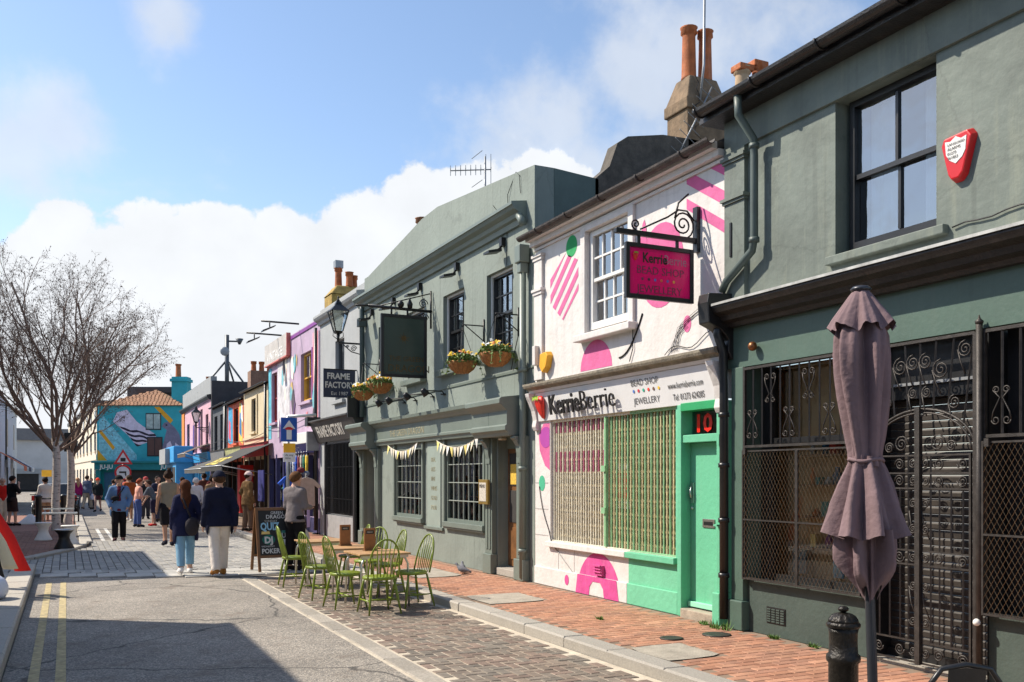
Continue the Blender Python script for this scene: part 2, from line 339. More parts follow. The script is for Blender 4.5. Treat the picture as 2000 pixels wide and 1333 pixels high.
GRAN2 = mat('pale_granite', (.42, .385, .33), .8, var=.3, vs=50, bump=.3, bs=130, rnd=.12, stain=.5, scol=(.28, .24, .19))
MB().sheet([(-400,-200),(400,-200),(400,600),(-400,600)], -.16).build('ground', EARTH, kind='structure')
def rd(name, poly, m_, z): return MB().sheet(poly, z).build(name, m_, kind='structure')
rd('road', [(-.5,-14),(2.69,-14),(2.69,16.45),(-.5,18.0)], ASPH, -.10)
rd('far_road', [(-24,27.3),(5.0,27.3),(5.0,78),(1.9,150),(-24,150)], ASPH2, -.104)
bay = rd('parking_bay', [(2.69,-14),(4.6,-14),(4.6,16.6),(2.69,16.45)], BED, -.107)
pav = rd('brick_pavement', [(4.86,-14),(6.62,-14),(6.62,75),(4.86,75)], mat('pavement_joint', (.24,.17,.12), .95, var=.3), -.006)
setb = rd('sett_crossing', [(-3.6,17.9),(-.5,18.0),(2.69,16.45),(4.6,16.6),(4.6,27.4),(-3.6,27.4)], BED2, -.098)
lpav = rd('left_pavement', [(-3.05,-14),(-.86,-14),(-.86,18.0),(-3.05,18.0)], mat('paving_slab', (.36,.34,.31), .85, var=.25, vs=2, bump=.2), 0.0)
plz_edge = [(-8,19.2),(-3.4,19.6),(-1.6,20.4),(-.6,21.6),(.1,23.6),(.5,25.6),(.6,27),(.62,45),(-8,45)]
plz = MB(); n_ = len(plz_edge)
plz.add([(x,y,-.035) for x,y in plz_edge]+[(x,y,-.15) for x,y in plz_edge], [tuple(range(n_))]+[(i,n_+i,n_+(i+1)%n_,(i+1)%n_) for i in range(n_)])
plaza = plz.build('brick_plaza', BED2, kind='structure')
# --- bricks and setts
def chip(l, w, hgt, c=.006):
    """one paving piece: chamfered block, top at z=0"""
    a, b = l/2, w/2
    v = [(-a,-b,-hgt),(a,-b,-hgt),(a,b,-hgt),(-a,b,-hgt),(-a,-b,-c),(a,-b,-c),(a,b,-c),(-a,b,-c),(-a+c,-b+c,0),(a-c,-b+c,0),(a-c,b-c,0),(-a+c,b-c,0)]
    f = [(8,9,10,11)]+[(i,(i+1)%4,4+(i+1)%4,4+i) for i in range(4)]+[(4+i,4+(i+1)%4,8+(i+1)%4,8+i) for i in range(4)]
    return v, f
_s, _c = math.sin(YAW), math.cos(YAW)
def view(x, y, z):
    d = x*_s+y*_c; r = x*_c-y*_s
    if d < .5: return None
    px, py = 1000+1800*r/d, 932-1800*(z-1.65)/d
    return d if -20 < px < 2020 and -20 < py < 1353 else None
def lay(parent, pieces, mats, dims, z, name, jit=.003):
    """pieces [(x,y,rot)]: the 300 that show largest are objects, the rest one joined part"""
    vis = [(view(x, y, z), x, y, r) for x, y, r in pieces]
    near = sorted([p for p in vis if p[0]], key=lambda p: p[0])[:300]; ns = set((p[1], p[2]) for p in near)
    protos = []
    for m_ in mats:
        q = MB(); q.add(*chip(*dims)); protos.append(q.mesh(name, m_))
    rl = root_loc(parent)
    for d, x, y, r in near:
        o = bpy.data.objects.new(name, random.choice(protos)); COL.objects.link(o); o.parent = parent
        o.location = (x-rl.x, y-rl.y, z+random.uniform(-jit, jit)-rl.z); o.rotation_euler = (random.gauss(0,.004), random.gauss(0,.004), r+random.gauss(0,.005))
    q = MB(); v0, f0 = chip(*dims)
    for x, y, r in pieces:
        if (x, y) in ns: continue
        c_, s_ = math.cos(r), math.sin(r); dz = random.uniform(-jit, jit)
        q.add([(x+a*c_-b*s_, y+a*s_+b*c_, z+e+dz) for a, b, e in v0], f0, random.randrange(len(mats)))
    if q.v: q.build(name+'_field', mats, parent, kind='stuff')
REDB = [mat('red_brick_%d' % i, c, .85, var=.28, vs=7, bump=.25, bs=90, rnd=.14, stain=.25, scol=(.24,.17,.12)) for i, c in enumerate(((.41,.195,.115),(.375,.175,.105),(.43,.22,.135),(.345,.172,.11)))]
BAYB = [mat('bay_block_%d' % i, c, .85, var=.3, vs=8, bump=.3, bs=90, rnd=.15, stain=.3, scol=(.22,.18,.13)) for i, c in enumerate(((.20,.163,.128),(.22,.170,.130),(.18,.152,.122),(.21,.150,.116)))]
SETM = [mat('grey_sett_%d' % i, c, .8, var=.25, vs=9, bump=.25, bs=90, rnd=.12) for i, c in enumerate(((.30,.285,.26),(.34,.32,.285),(.27,.26,.24)))]
# pavement: running bond across the path; a few mended patches are left out
patch = [(5.35,11.3,.42,.45),(5.15,7.15,.30,.34),(5.55,14.9,.40,.75)]
pcs = []
y = -1.0; k = 0
while y < 30:
    for i in range(-1, 9):
        x = 4.87+.108+i*.216+(.108 if k % 2 else 0)
        if x-.104 < 4.862 or x+.104 > 6.585: continue
        if any(abs(x-a) < c and abs(y-b) < d for a, b, c, d in patch): continue
        pcs.append((x, y, 0))
    y += .106; k += 1
lay(pav, pcs, REDB, (.210, .100, .07), 0, 'brick', .0018)
CONC = mat('mending_concrete', (.36,.32,.26), .9, var=.3, vs=5, bump=.35, bs=50)
for i, (a, b, c, d) in enumerate(patch):
    e = [(a-c,b-d),(a-c*.2,b-d*1.04),(a+c*.7,b-d*.96),(a+c*1.05,b-d*.8),(a+c*.98,b+d*.2),(a+c*1.03,b+d),(a+c*.1,b+d*1.03),(a-c*.9,b+d*.97),(a-c*1.05,b+d*.3)] or [(a+c*1.05*math.cos(t)*(1+.10*math.sin(5*t+i))*(abs(math.cos(t))**-.35 if abs(math.cos(t)) > .7 else 1.1), b+d*1.05*math.sin(t)*(abs(math.sin(t))**-.35 if abs(math.sin(t)) > .7 else 1.1)) for t in [j*math.pi/12 for j in range(24)]]
    MB().sheet(e, .0045+.001*i).build('mended_patch', CONC, pav)
for i, (a, b, r_) in enumerate(((5.55,7.75,.12),(6.1,7.72,.15))):
    MB().lathe([(r_,0),(r_,.010),(r_-.02,.013),(r_-.03,.011),(0.01,.011)], (a, b, 0), 18).build('stopcock_cover', IRON2, pav)
# bay: 90 degree herringbone
def herring(x0, x1, y0, y1, u):
    """90-degree herringbone of 2u x u blocks on a grid: cell (i,j) class (i-j)%4: 0,1 one lying block; 2,3 one standing block"""
    out = []; nx = int((x1-x0)/u); ny = int((y1-y0)/u)
    for j in range(ny):
        for i in range(-1, nx):
            q = (i+j) % 4
            if q == 0 and i >= 0 and i+1 < nx: out.append((x0+(i+1)*u, y0+(j+.5)*u, 0.0))
            if q == 2 and j+1 < ny+1 and i >= 0:
                if ((i+(j+1)) % 4) == 3: out.append((x0+(i+.5)*u, y0+(j+1)*u, math.pi/2))
    return out
pcs = [p for p in herring(2.96, 4.58, -1.0, 16.3, .1035) if p[1] < 16.3]
lay(bay, pcs, BAYB, (.196, .0935, .06), -.10, 'block')
# setts: courses run up the street
pcs = []
for i in range(60):
    x = -3.5+i*.138; y = 17.85+random.uniform(0, .25)
    while y < 27.2:
        l_ = .27
        front = 18.55 - .12*(x+.5)/3.2*4 if x > -.5 else 18.75
        if y > max(17.75, front-.1) and x < 4.5:
            px_ = None
            inside = (x < .55 and y > 19.5 + max(0, (x+3.4))*1.35 - .2) 
            if not inside: pcs.append((x, y, math.pi/2))
        y += l_+.012
lay(setb, pcs, SETM, (.262, .126, .07), -.072, 'sett', .004)
# pale ramp slabs before the setts
RAMP = mat('ramp_slab', (.42,.40,.36), .8, var=.2, vs=6, bump=.25, rnd=.1)
q = MB(); q.add(*chip(.44, .58, .06, .008)); pm_ = q.mesh('ramp_slab', RAMP)
for row in range(2):
    for i in range(10):
        x = -.2+i*.455+row*.2; 
        if x > 4.4: continue
        yb = 17.95-.155*(x+.5)*3 if x < 2.69 else 16.65
        yb = max(yb, 16.7)
        o = bpy.data.objects.new('ramp_slab', pm_); COL.objects.link(o); o.parent = setb
        o.location = (x, yb+.35+row*.6, -.078+row*.004); o.rotation_euler = (0, 0, -.40 if False else 0)
# plaza bricks
pcs = []
y = 19.7; k = 0
while y < 32:
    for i in range(40):
        x = -5+i*.216+(.108 if k % 2 else 0)
        lim = np.interp(y, [19.2,19.6,20.4,21.6,23.6,25.6,27,45], [-6,-3.5,-1.7,-.75,-.1,.22,.28,.3])
        if x < lim-.12: pcs.append((x, y, 0))
    y += .106; k += 1
PLZB = [mat('plaza_brick_%d' % i, c, .85, var=.25, vs=7, bump=.2, rnd=.12) for i, c in enumerate(((.25,.12,.085),(.22,.11,.08),(.27,.14,.10)))]
lay(plaza, pcs, PLZB, (.208, .098, .05), -.022, 'brick')
rd('plaza_far_paving', [(-8,32),(.3,32),(.3,45),(-8,45)], PLZB[0], -.026)
# kerbs, edging stones
def stones(name, parent, x0, x1, y0, y1, z0, z1, ln, m_, c=.018, gap=.008, jit=.006):
    y = y0; w = x1-x0
    while y < y1:
        l_ = ln*random.uniform(.85, 1.15); v, f = chip(w, min(l_, y1-y)-gap, z1-z0, c); q = MB(); q.add([(a, b, e+ (.003*math.sin(7*b+a*5))) for a, b, e in v], f)
        o = q.build(name, m_, parent, local=True); o.location = (( x0+x1)/2+random.uniform(-jit, jit), y+l_/2, z1+random.uniform(-.003, .003)); o.rotation_euler = (0, 0, random.gauss(0, .003)); y += l_
stones('kerb_stone', pav, 4.605, 4.862, 0, 40, -.16, .004, .95, GRAN)
stones('edging_stone', bay, 2.735, 2.935, 0, 16.4, -.2, -.096, .62, mat('edging_granite', (.335,.30,.25), .85, var=.35, vs=40, bump=.4, bs=110, rnd=.16, stain=.6, scol=(.22,.18,.13)), c=.012)
kl = empty('stone_kerb', (-.7, 12, 0), 'pale broad stone kerb along the left edge of the road', 'kerb')
y = 0.0
while y < 17.6:
    l_ = 1.6; v, f = chip(.36, l_-.008, .2, .02); q = MB(); q.add([(a-.69, b+y+l_/2, e+.04) for a, b, e in v], f); q.build('kerb_stone', GRAN2, kl); y += l_
PK = GRAN2
stones('kerb_stone', plaza, .30, .60, 26.2, 44, -.15, -.015, 1.0, PK)
for a, b in zip([(-3.4,19.6),(-1.6,20.4),(-.6,21.6),(.1,23.6),(.42,25.2)], [(-1.6,20.4),(-.6,21.6),(.1,23.6),(.42,25.2),(.45,26.2)]):
    d_ = Vector((b[0]-a[0], b[1]-a[1])); q = MB(); q.add(*chip(d_.length-.01, .26, .13, .012)); o = q.build('kerb_stone', PK, plaza, local=True)
    o.location = ((a[0]+b[0])/2-.1, (a[1]+b[1])/2+.05, -.015); o.rotation_euler = (0, 0, math.atan2(d_.y, d_.x))
# painted lines, slightly worn
YEL = mat('yellow_line', (.46,.37,.19), .85, var=.45, vs=14, stain=.9, scol=(.2,.18,.15), wear=.8)
WLN = mat('white_line', (.62,.60,.55), .85, var=.3, vs=9, stain=.4, scol=(.2,.19,.17))
rdo = bpy.data.objects['road']; fro = bpy.data.objects['far_road']
for x in (-.30, -.09): MB().sheet([(x,0),(x+.085,0),(x+.085,17.0),(x,17.0)], -.0955).build('yellow_line', YEL, rdo)
for x in (.86, 1.12): MB().sheet([(x,27.5),(x+.10,27.5),(x+.10,34),(x,34)], -.0995).build('yellow_line', WLN, fro)
for x in (-3.5, -3.2): MB().sheet([(x,47),(x+.12,47),(x-1.6+.12,108),(x-1.6,108)], -.0995).build('yellow_line', YEL, fro)
MB().sheet([(-7,45.6),(.3,45.6),(.3,46.2),(-7,46.2)], -.0995).build('white_line', WLN, fro)
# weeds at the foot of the wall
WEED = mat('weed_leaf', (.10,.20,.03), .7, var=.4, vs=30)
for i, (x, y, r_) in enumerate(((6.38,8.02,.16),(6.42,8.35,.09),(6.50,7.3,.07),(6.50,6.75,.06),(5.55,9.15,.06))):
    q = MB()
    for j in range(70):
        a = random.uniform(0, 6.28); d_ = r_*math.sqrt(random.random())*.8; bx, by = x+d_*math.cos(a)*.5, y+d_*math.sin(a)*1.3; hh = random.uniform(.02, .05 if r_ < .1 else .11); w = .008; t = random.uniform(0, 6.28)
        lx, ly = random.gauss(0, .025), random.gauss(0, .025)
        q.add([(bx-w*math.cos(t),by-w*math.sin(t),.0),(bx+w*math.cos(t),by+w*math.sin(t),.0),(bx+lx,by+ly,hh)], [(0,1,2)])
    q.build('weed_tuft', WEED, label=['leafy green weed tuft at the foot of the black downpipe','small weed under the green door step','tiny weed under the air brick','tiny weed at the dark green wall right of the air brick','sparse weed in the brick pavement before the green door'][i], cat='weed')
# ================================================================== DARK GREEN SHOP (right)
DG = mat('dark_green_render', (.142,.168,.144), .7, var=.34, vs=1.2, bump=.45, bs=9, stain=.75, scol=(.225,.24,.18), wear=1.0)
DGS = mat('shopfront_green', (.075,.125,.098), .5, var=.14, vs=2, bump=.12, bs=20, stain=.3, scol=(.12,.15,.12), wear=.4)
DGP = mat('plinth_green', (.055,.078,.066), .6, var=.2, vs=2, bump=.25, bs=25, stain=.4, scol=(.10,.12,.10))
CORN = mat('weathered_black_cornice', (.020,.017,.016), .4, var=.5, vs=7, bump=.3, bs=50, stain=.35, scol=(.11,.08,.065))
LEAD = mat('lead_flashing', (.42,.42,.40), .6, .1, var=.4, vs=7)
gs = empty('green_shop', (F, 5.5, 0), 'dark green rendered shop with black cornice and iron grilles', 'shop')
GW = (5.42, 6.55, 3.74, 5.205)
wall('wall', DG, gs, 1.4, 8.16, 3.35, 5.585, [GW], F, rev=.24)
sash(gs, 5.43, 6.50, 3.78, 5.203, F+.16, BLACKP, 2, 1, meet=.49, cw=.06, bw=.03, curtain=mat('white_curtain', (.55,.54,.52), .9, var=.15, vs=4))
B('window_sill', DG, gs, (F-.07, F+.2, 5.3, 6.62, 3.66, 3.742), bevel=.01)
B('frieze', DG, gs, (F-.035, F, 1.4, 8.15, 5.21, 5.545))
B('pilaster', DG, gs, (F-.05, F, 7.80, 8.13, 3.5, 5.205))
for z in (4.66, 5.10): B('pilaster_cap', DG, gs, (F-.09, F-.001, 7.77, 8.16, z, z+.035), (F-.07, F-.001, 7.785, 8.145, z-.03, z))
B('wall_tie', IRON, gs, (F-.062, F-.045, 8.0, 8.03, 4.05, 4.42))
# eaves: soffit board, gutter, brackets
B('soffit_board', CORN, gs, (F-.26, F+.1, 1.4, 8.3, 5.546, 5.59), (F-.25, F-.22, 1.4, 8.3, 5.59, 5.64))
def gutter(parent, y0, y1, X, z, out, r=.065, m_=CORN, brk=True):
    p = [(out+r*math.cos(a), z+r*math.sin(a)) for a in [math.pi+i*math.pi/8 for i in range(9)]]
    p += [(out+(r-.009)*math.cos(a), z+(r-.009)*math.sin(a)) for a in [2*math.pi-i*math.pi/8 for i in range(9)]]
    g_ = MB().prof(y0, y1, p, X).build('gutter', m_, parent)
    if brk:
        y = y0+.5
        while y < y1:
            q = [(X-out+(r+.008)*math.cos(a), y, z+(r+.008)*math.sin(a)) for a in [math.pi+i*math.pi/8 for i in range(9)]]
            MB().tube(q, .012, 5).build('gutter_bracket', m_, g_); y += .9
    return g_
gutter(gs, 1.4, 8.25, F, 5.665, .33, .075)
MB().add([(F-.2,1.4,5.66),(F-.2,8.2,5.66),(F+4,8.2,7.5),(F+4,1.4,7.5),(F-.2,1.4,5.60),(F-.2,8.2,5.60),(F+4,8.2,5.6),(F+4,1.4,5.6)], [(0,3,2,1),(4,5,6,7),(0,1,5,4),(1,2,6,5),(0,4,7,3),(2,3,7,6)]).build('roof', mat('slate', (.06,.06,.065), .7, var=.3, bump=.3), gs)
dp = mat('green_pipe', (.075,.10,.09), .5, var=.2)
MB().tube([(F-.32,7.58,5.6),(F-.31,7.58,5.40),(F-.12,7.57,5.18),(F-.11,7.57,5.0),(F-.11,7.57,4.15),(F-.11,7.60,4.02),(F-.11,8.02,3.78),(F-.11,8.10,3.68)], .042, 10).build('downpipe', dp, gs)
for z in (5.08, 4.1): MB().lathe([(.055,0),(.055,.05)], (F-.11, 7.57, z), 12).build('pipe_collar', dp, gs)
# shop cornice with moulded section
MB().prof(1.4, 8.0, [(0,3.27),(.10,3.27),(.12,3.31),(.20,3.33),(.22,3.38),(.30,3.41),(.33,3.46),(.33,3.495),(.02,3.53),(0,3.53)], F).build('shop_cornice', CORN, gs)
MB().prof(1.4, 7.98, [(.0,3.531),(.33,3.498),(.345,3.498),(.345,3.48),(.35,3.48),(.35,3.505),(.0,3.54)], F).build('lead_flashing', LEAD, gs)
MB().prof(8.0, 8.18, [(0,2.92),(.06,2.94),(.10,3.02),(.09,3.14),(.20,3.25),(.36,3.31),(.38,3.53),(.36,3.63),(.0,3.65)], F).build('cornice_bracket', BLACKP, gs, bevel=.01)
MB().tube([(F-.17,8.06,3.36),(F-.2,8.06,3.2),(F-.12,8.06,3.0),(F-.12,8.05,2.6),(F-.12,8.05,.1)], .05, 10).build('black_downpipe', BLACKP, gs)
for z in (.55,1.15,1.75,2.3): MB().lathe([(.062,0),(.062,.05)], (F-.12, 8.05, z), 12).build('pipe_collar', BLACKP, gs)
B('fascia_board', DGS, gs, (F-.03, F+.28, 1.4, 8.14, 2.83, 3.269))
ROSE = mat('brass_bell', (.25,.10,.04), .4, .7)
MB().ball((F-.09, 7.62, 3.02), .05, 12).build('alarm_bell', ROSE, gs)
B('pilaster_shopfront', DGS, gs, (F-.06, F+.25, 7.81, 8.0, .32, 2.829), bevel=.006); B('pilaster_base', DGS, gs, (F-.10, F+.25, 7.78, 8.02, 0, .319), bevel=.012)
B('stall_riser', DGP, gs, (F, F+.3, 6.10, 7.79, 0, .55)); B('stall_riser', DGP, gs, (F, F+.3, 1.4, 4.93, 0, .55))
q = MB().box(F-.006, F-.001, 7.22, 7.50, .13, .30)
for i in range(4):
    for j in range(6): q.box(F-.016, F-.006, 7.235+i*.066, 7.285+i*.066, .145+j*.025, .158+j*.025, 1)
q.build('air_brick', [BLACKP, DGP], gs)
# display window left: timber lining, shelves, goods
WOODI = mat('warm_timber', (.22,.10,.035), .55, var=.3, vs=2.5)
def shop_room(parent, y0, y1, z0, z1, x0, depth, m_, name='window_room'):
    q = MB(); a, b = x0, x0+depth
    q.add([(a,y0,z0),(a,y1,z0),(a,y1,z1),(a,y0,z1),(b,y0,z0),(b,y1,z0),(b,y1,z1),(b,y0,z1)], [(0,1,5,4),(1,2,6,5),(2,3,7,6),(3,0,4,7),(4,5,6,7)])
    return q.build(name, m_, parent)
BRN = mat('brown_backing', (.50,.30,.135), .7, var=.25, vs=2)
shop_room(gs, 6.12, 7.78, .56, 2.82, F+.27, .26, BRN)
B('window_post', BLACKP, gs, (F+.18, F+.26, 7.62, 7.79, .56, 2.82)); B('window_post', BLACKP, gs, (F+.18, F+.26, 6.10, 6.2, .56, 2.82)); B('window_rail', BLACKP, gs, (F+.18, F+.26, 6.2, 7.62, .55, .62)); B('window_rail', BLACKP, gs, (F+.18, F+.26, 6.2, 7.62, 2.0, 2.06))
MB().add([(F+.22,6.2,.62),(F+.22,7.62,.62),(F+.22,7.62,2.0),(F+.22,6.2,2.0)], [(0,3,2,1)]).build('shop_pane', GS, gs)
MB().add([(F+.22,6.2,2.06),(F+.22,7.62,2.06),(F+.22,7.62,2.82),(F+.22,6.2,2.82)], [(0,3,2,1)]).build('shop_pane', GS, gs)
for z in (.90,1.22,1.55,1.86): B('shelf', WOODI, gs, (F+.34, F+.525, 6.16, 7.45, z, z+.02))
goods = [srgb(*c) for c in ((200,60,40),(40,90,120),(180,180,175),(60,130,120),(205,110,40),(120,50,110),(230,200,120),(90,60,50),(30,50,130))]
GM = [mat('goods_%d' % i, c, .6, var=.2) for i, c in enumerate(goods)]
k_ = 0
for z in (.92,1.24,1.57,1.88):
    y = 6.3
    while y < 7.35:
        h_ = random.uniform(.06,.19); w_ = random.uniform(.04,.10); q = MB()
        if k_ % 3: q.lathe([(w_*.5,0),(w_*.6,h_*.5),(w_*.25,h_*.75),(w_*.28,h_)], (F+.44, y, z), 10)
        else: q.box(F+.40, F+.48, y-w_/2, y+w_/2, z, z+h_)
        q.build('ornament', GM[k_ % len(GM)], label='small ornament on the timber shelves behind the mesh window', cat='ornament', group='goods on the shelves behind the mesh window'); k_ += 1; y += random.uniform(.10,.2)
B('picture_frame', mat('blue_print', srgb(150,190,205), .5, var=.4, vs=14), None, (F+.40,F+.43,6.84,6.98,.63,.90), label='small pale blue picture standing in the mesh window', cat='picture')
B('picture_frame', mat('grey_print', srgb(110,125,130), .5, var=.5, vs=14), None, (F+.40,F+.43,7.36,7.56,.63,.88), label='grey landscape picture at the left of the mesh window', cat='picture')
MB().tube([(F+.42, 6.42+.16*math.cos(a), .80+.16*math.sin(a)) for a in [i*math.pi/12 for i in range(25)]], .03, 6).add([(F+.43,6.42,.80)]+[(F+.43, 6.42+.14*math.cos(i*math.pi/10), .80+.14*math.sin(i*math.pi/10)) for i in range(20)], [(0,(i+1)%20+1,i+1) for i in range(20)]).build('round_plaque', mat('brass_plaque', (.5,.38,.12), .45, .5, var=.5, vs=25), label='round brass patterned plaque low in the mesh window', cat='plaque')
WIRE = mat('galvanised_wire', (.26,.19,.11), .35, .7, var=.4, vs=20)
# iron grilles ------------------------------------------------------
def grille(parent, y0, y1, z0, zm, z1, X, name='window_grille', nb=12, doors=2):
    g_ = MB(); r = .011
    for z in (z0, zm, z1): g_.box(X-.014, X+.014, y0, y1, z-.013, z+.013)
    for y in (y0, y1): g_.box(X-.0145, X+.0145, y-.013, y+.013, z0-.02, z1+.02)
    ob = g_.build(name, IRON2, parent)
    w = (y1-y0)/nb
    for i in range(1, nb): MB().bar((X, y0+i*w, zm+.013), (X, y0+i*w, z1-.013), .017).build('grille_bar', IRON2, ob)
    for i in range(1, nb):          # scroll pairs alternate high and low
        if i % 2 == 0: continue
        up = (i//2) % 2 == 0; zc = (zm+z1)/2+(.17 if up else -.17); q = MB(); yy = y0+i*w; sgn = 1 if up else -1
        for s_ in (-1, 1):
            p = []
            for t in range(16): a = t/15*2*math.pi*1.2; rr = .035-.022*t/15; p.append((X-.012, yy+s_*(.048+rr*math.cos(a)*1.0), zc+sgn*(.125+rr*math.sin(a))))
            q.tube(p, .006, 5)
            p = []
            for t in range(16): a = t/15*2*math.pi*1.2; rr = .03-.02*t/15; p.append((X-.012, yy+s_*(.042+rr*math.cos(a)), zc-sgn*(.11+rr*math.sin(a))))
            q.tube(p, .006, 5)
            q.tube([(X-.012, yy+s_*.083, zc+sgn*.125), (X-.012, yy+s_*.07, zc+sgn*.06), (X-.012, yy+s_*.012, zc-sgn*.05), (X-.012, yy+s_*.072, zc-sgn*.11)], .006, 5)
        q.build('scroll', IRON2, ob)
    # lower half: framed diamond mesh doors
    dw = (y1-y0)/doors
    for d_ in range(doors):
        a, b = y0+d_*dw+.01, y0+(d_+1)*dw-.01; X2 = X-.035
        fr = MB(); zt = zm-.05
        for z in (z0, zt, (z0+zt)/2-.05): fr.box(X2-.008, X2+.008, a, b, z-.008, z+.008)
        for y in (a, b): fr.box(X2-.0085, X2+.0085, y-.008, y+.008, z0-.01, zt+.01)
        f_ = fr.build('mesh_door', IRON2, parent)
        mm = MB(); sl_ = 1.65; sp = .05; hgt = zt-z0; wd = b-a
        for s_ in (-1, 1):
            c0 = -hgt/sl_
            t = c0
            while t < wd:
                ya, yb = t, t+hgt/sl_; z_a, z_b = 0, hgt
                if ya < 0: z_a = -ya*sl_; ya = 0
                if yb > wd: z_b = hgt-(yb-wd)*sl_; yb = wd
                if z_b > z_a+.01:
                    n_ = max(2, int((z_b-z_a)/.056)); pts = []
                    A = (X2+.004*s_, a+ya if s_ > 0 else b-ya, z0+z_a); Bp = (X2+.004*s_, a+yb if s_ > 0 else b-yb, z0+z_b)
                    mm.tube([A, Bp], .0015, 4, cap=False)
                t += sp
        mm.build('wire_mesh', WIRE, f_)
        MB().box(X2-.03, X2-.009, a+.03 if d_ == 0 else b-.07, a+.07 if d_ == 0 else b-.03, zt-.035, zt+.03).build('hinge_block', IRON2, f_)
    return ob
grille(gs, 6.16, 7.79, .57, 1.97, 2.80, F-.05)
grille(gs, 3.1, 4.93, .57, 1.97, 2.80, F-.05)
B('window_post', BLACKP, gs, (F+.18, F+.26, 4.72, 4.9, .56, 2.82)); B('window_rail', BLACKP, gs, (F+.18, F+.26, 1.5, 4.72, .55, .62)); B('window_rail', BLACKP, gs, (F+.18, F+.26, 1.5, 4.72, 2.0, 2.06))
CREAMF = mat('cream_frame', (.5,.42,.3), .5, var=.15)
B('window_mullion', CREAMF, gs, (F+.14, F+.20, 4.60, 4.64, .62, 2.82))
MB().add([(F+.22,1.5,.62),(F+.22,4.72,.62),(F+.22,4.72,2.82),(F+.22,1.5,2.82)], [(0,3,2,1)]).build('shop_pane', GS, gs)
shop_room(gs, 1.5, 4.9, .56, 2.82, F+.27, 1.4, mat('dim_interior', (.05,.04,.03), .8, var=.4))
NOTE = mat('red_notice', srgb(205,40,40), .5, var=.1)
q = B('red_notice', NOTE, gs, (F+.205, F+.210, 4.36, 4.56, 1.36, 1.55))
q = B('red_notice', NOTE, gs, (F+.205, F+.210, 4.66, 4.71, 1.38, 1.55))
text_mb('SALE', .06, on_wall(4.55, 1.44, F+.204), .002).build('notice_text', mat('pale_text', (.7,.6,.55), .6), gs)
for i, (y, z, m_) in enumerate(((4.3,1.05,8),(4.1,.75,6),(4.45,.75,6),(3.9,.9,0))):
    B('boxed_item', GM[m_], None, (F+.5,F+.7,y-.08,y+.08,z-.13,z+.10), label=['blue boxed item behind the right mesh window','yellow boxed item low behind the right mesh window, right one','yellow boxed item low behind the right mesh window, left one','red boxed item behind the right mesh window'][i], cat='box')
B('display_shelf', mat('white_shelf', (.6,.6,.6), .4), gs, (F+.45,F+.9,1.6,4.7,.60,.62), (F+.45,F+.9,1.6,4.7,.90,.915))
# entrance: slatted shutter, double iron gate with arch
SLAT = mat('shutter_slat', (.035,.028,.023), .6, .1, var=.35, vs=8, stain=.3, scol=(.10,.08,.06))
nsl = 33
q = MB().prof(4.95, 6.09, [(0,0),(.008,.006),(.010,.05),(.003,.064),(-.01,.064),(-.01,0)], F+.22); sm_ = q.mesh('shutter_slat', SLAT, (0,0,0))
rl = root_loc(gs)
for i in range(nsl):
    o = bpy.data.objects.new('shutter_slat', sm_); COL.objects.link(o); o.parent = gs; o.location = (-rl.x, -rl.y, .10+i*.068-rl.z)
B('shutter_box', BLACKP, gs, (F+.12, F+.32, 4.95, 6.09, 2.335, 2.829)); B('shutter_rail', GALV, gs, (F+.09, F+.119, 4.95, 6.09, 2.45, 2.475)); B('shutter_bottom_bar', BLACKP, gs, (F+.17, F+.23, 4.95, 6.09, .03, .10))
B('door_jamb', BLACKP, gs, (F, F+.3, 6.085, 6.12, .0, 2.829)); B('door_jamb', BLACKP, gs, (F, F+.3, 4.93, 4.945, .0, 2.829)); B('threshold', GRAN, gs, (F-.02, F+.3, 4.945, 6.085, -.02, .028))
XG = F-.06; gy0, gy1 = 5.0, 6.06; gm = (gy0+gy1)/2; zs_ = 1.86; ra = (gy1-gy0)/2
gate = MB()
for y in (gy0, gy1): gate.box(XG-.018, XG+.018, y-.016, y+.016, .05, 2.80)
gate.box(XG-.016, XG+.016, gy0, gy1, 2.785, 2.81)
gate.tube([(XG, gm+ra*math.cos(a), zs_+.36*math.sin(a)) for a in [i*math.pi/20 for i in range(21)]], .013, 5); gate.tube([(XG-.01, gm+(ra-.03)*math.cos(a), zs_+.33*math.sin(a)) for a in [i*math.pi/20 for i in range(21)]], .009, 5)
go = gate.build('gate_frame', IRON2, gs)
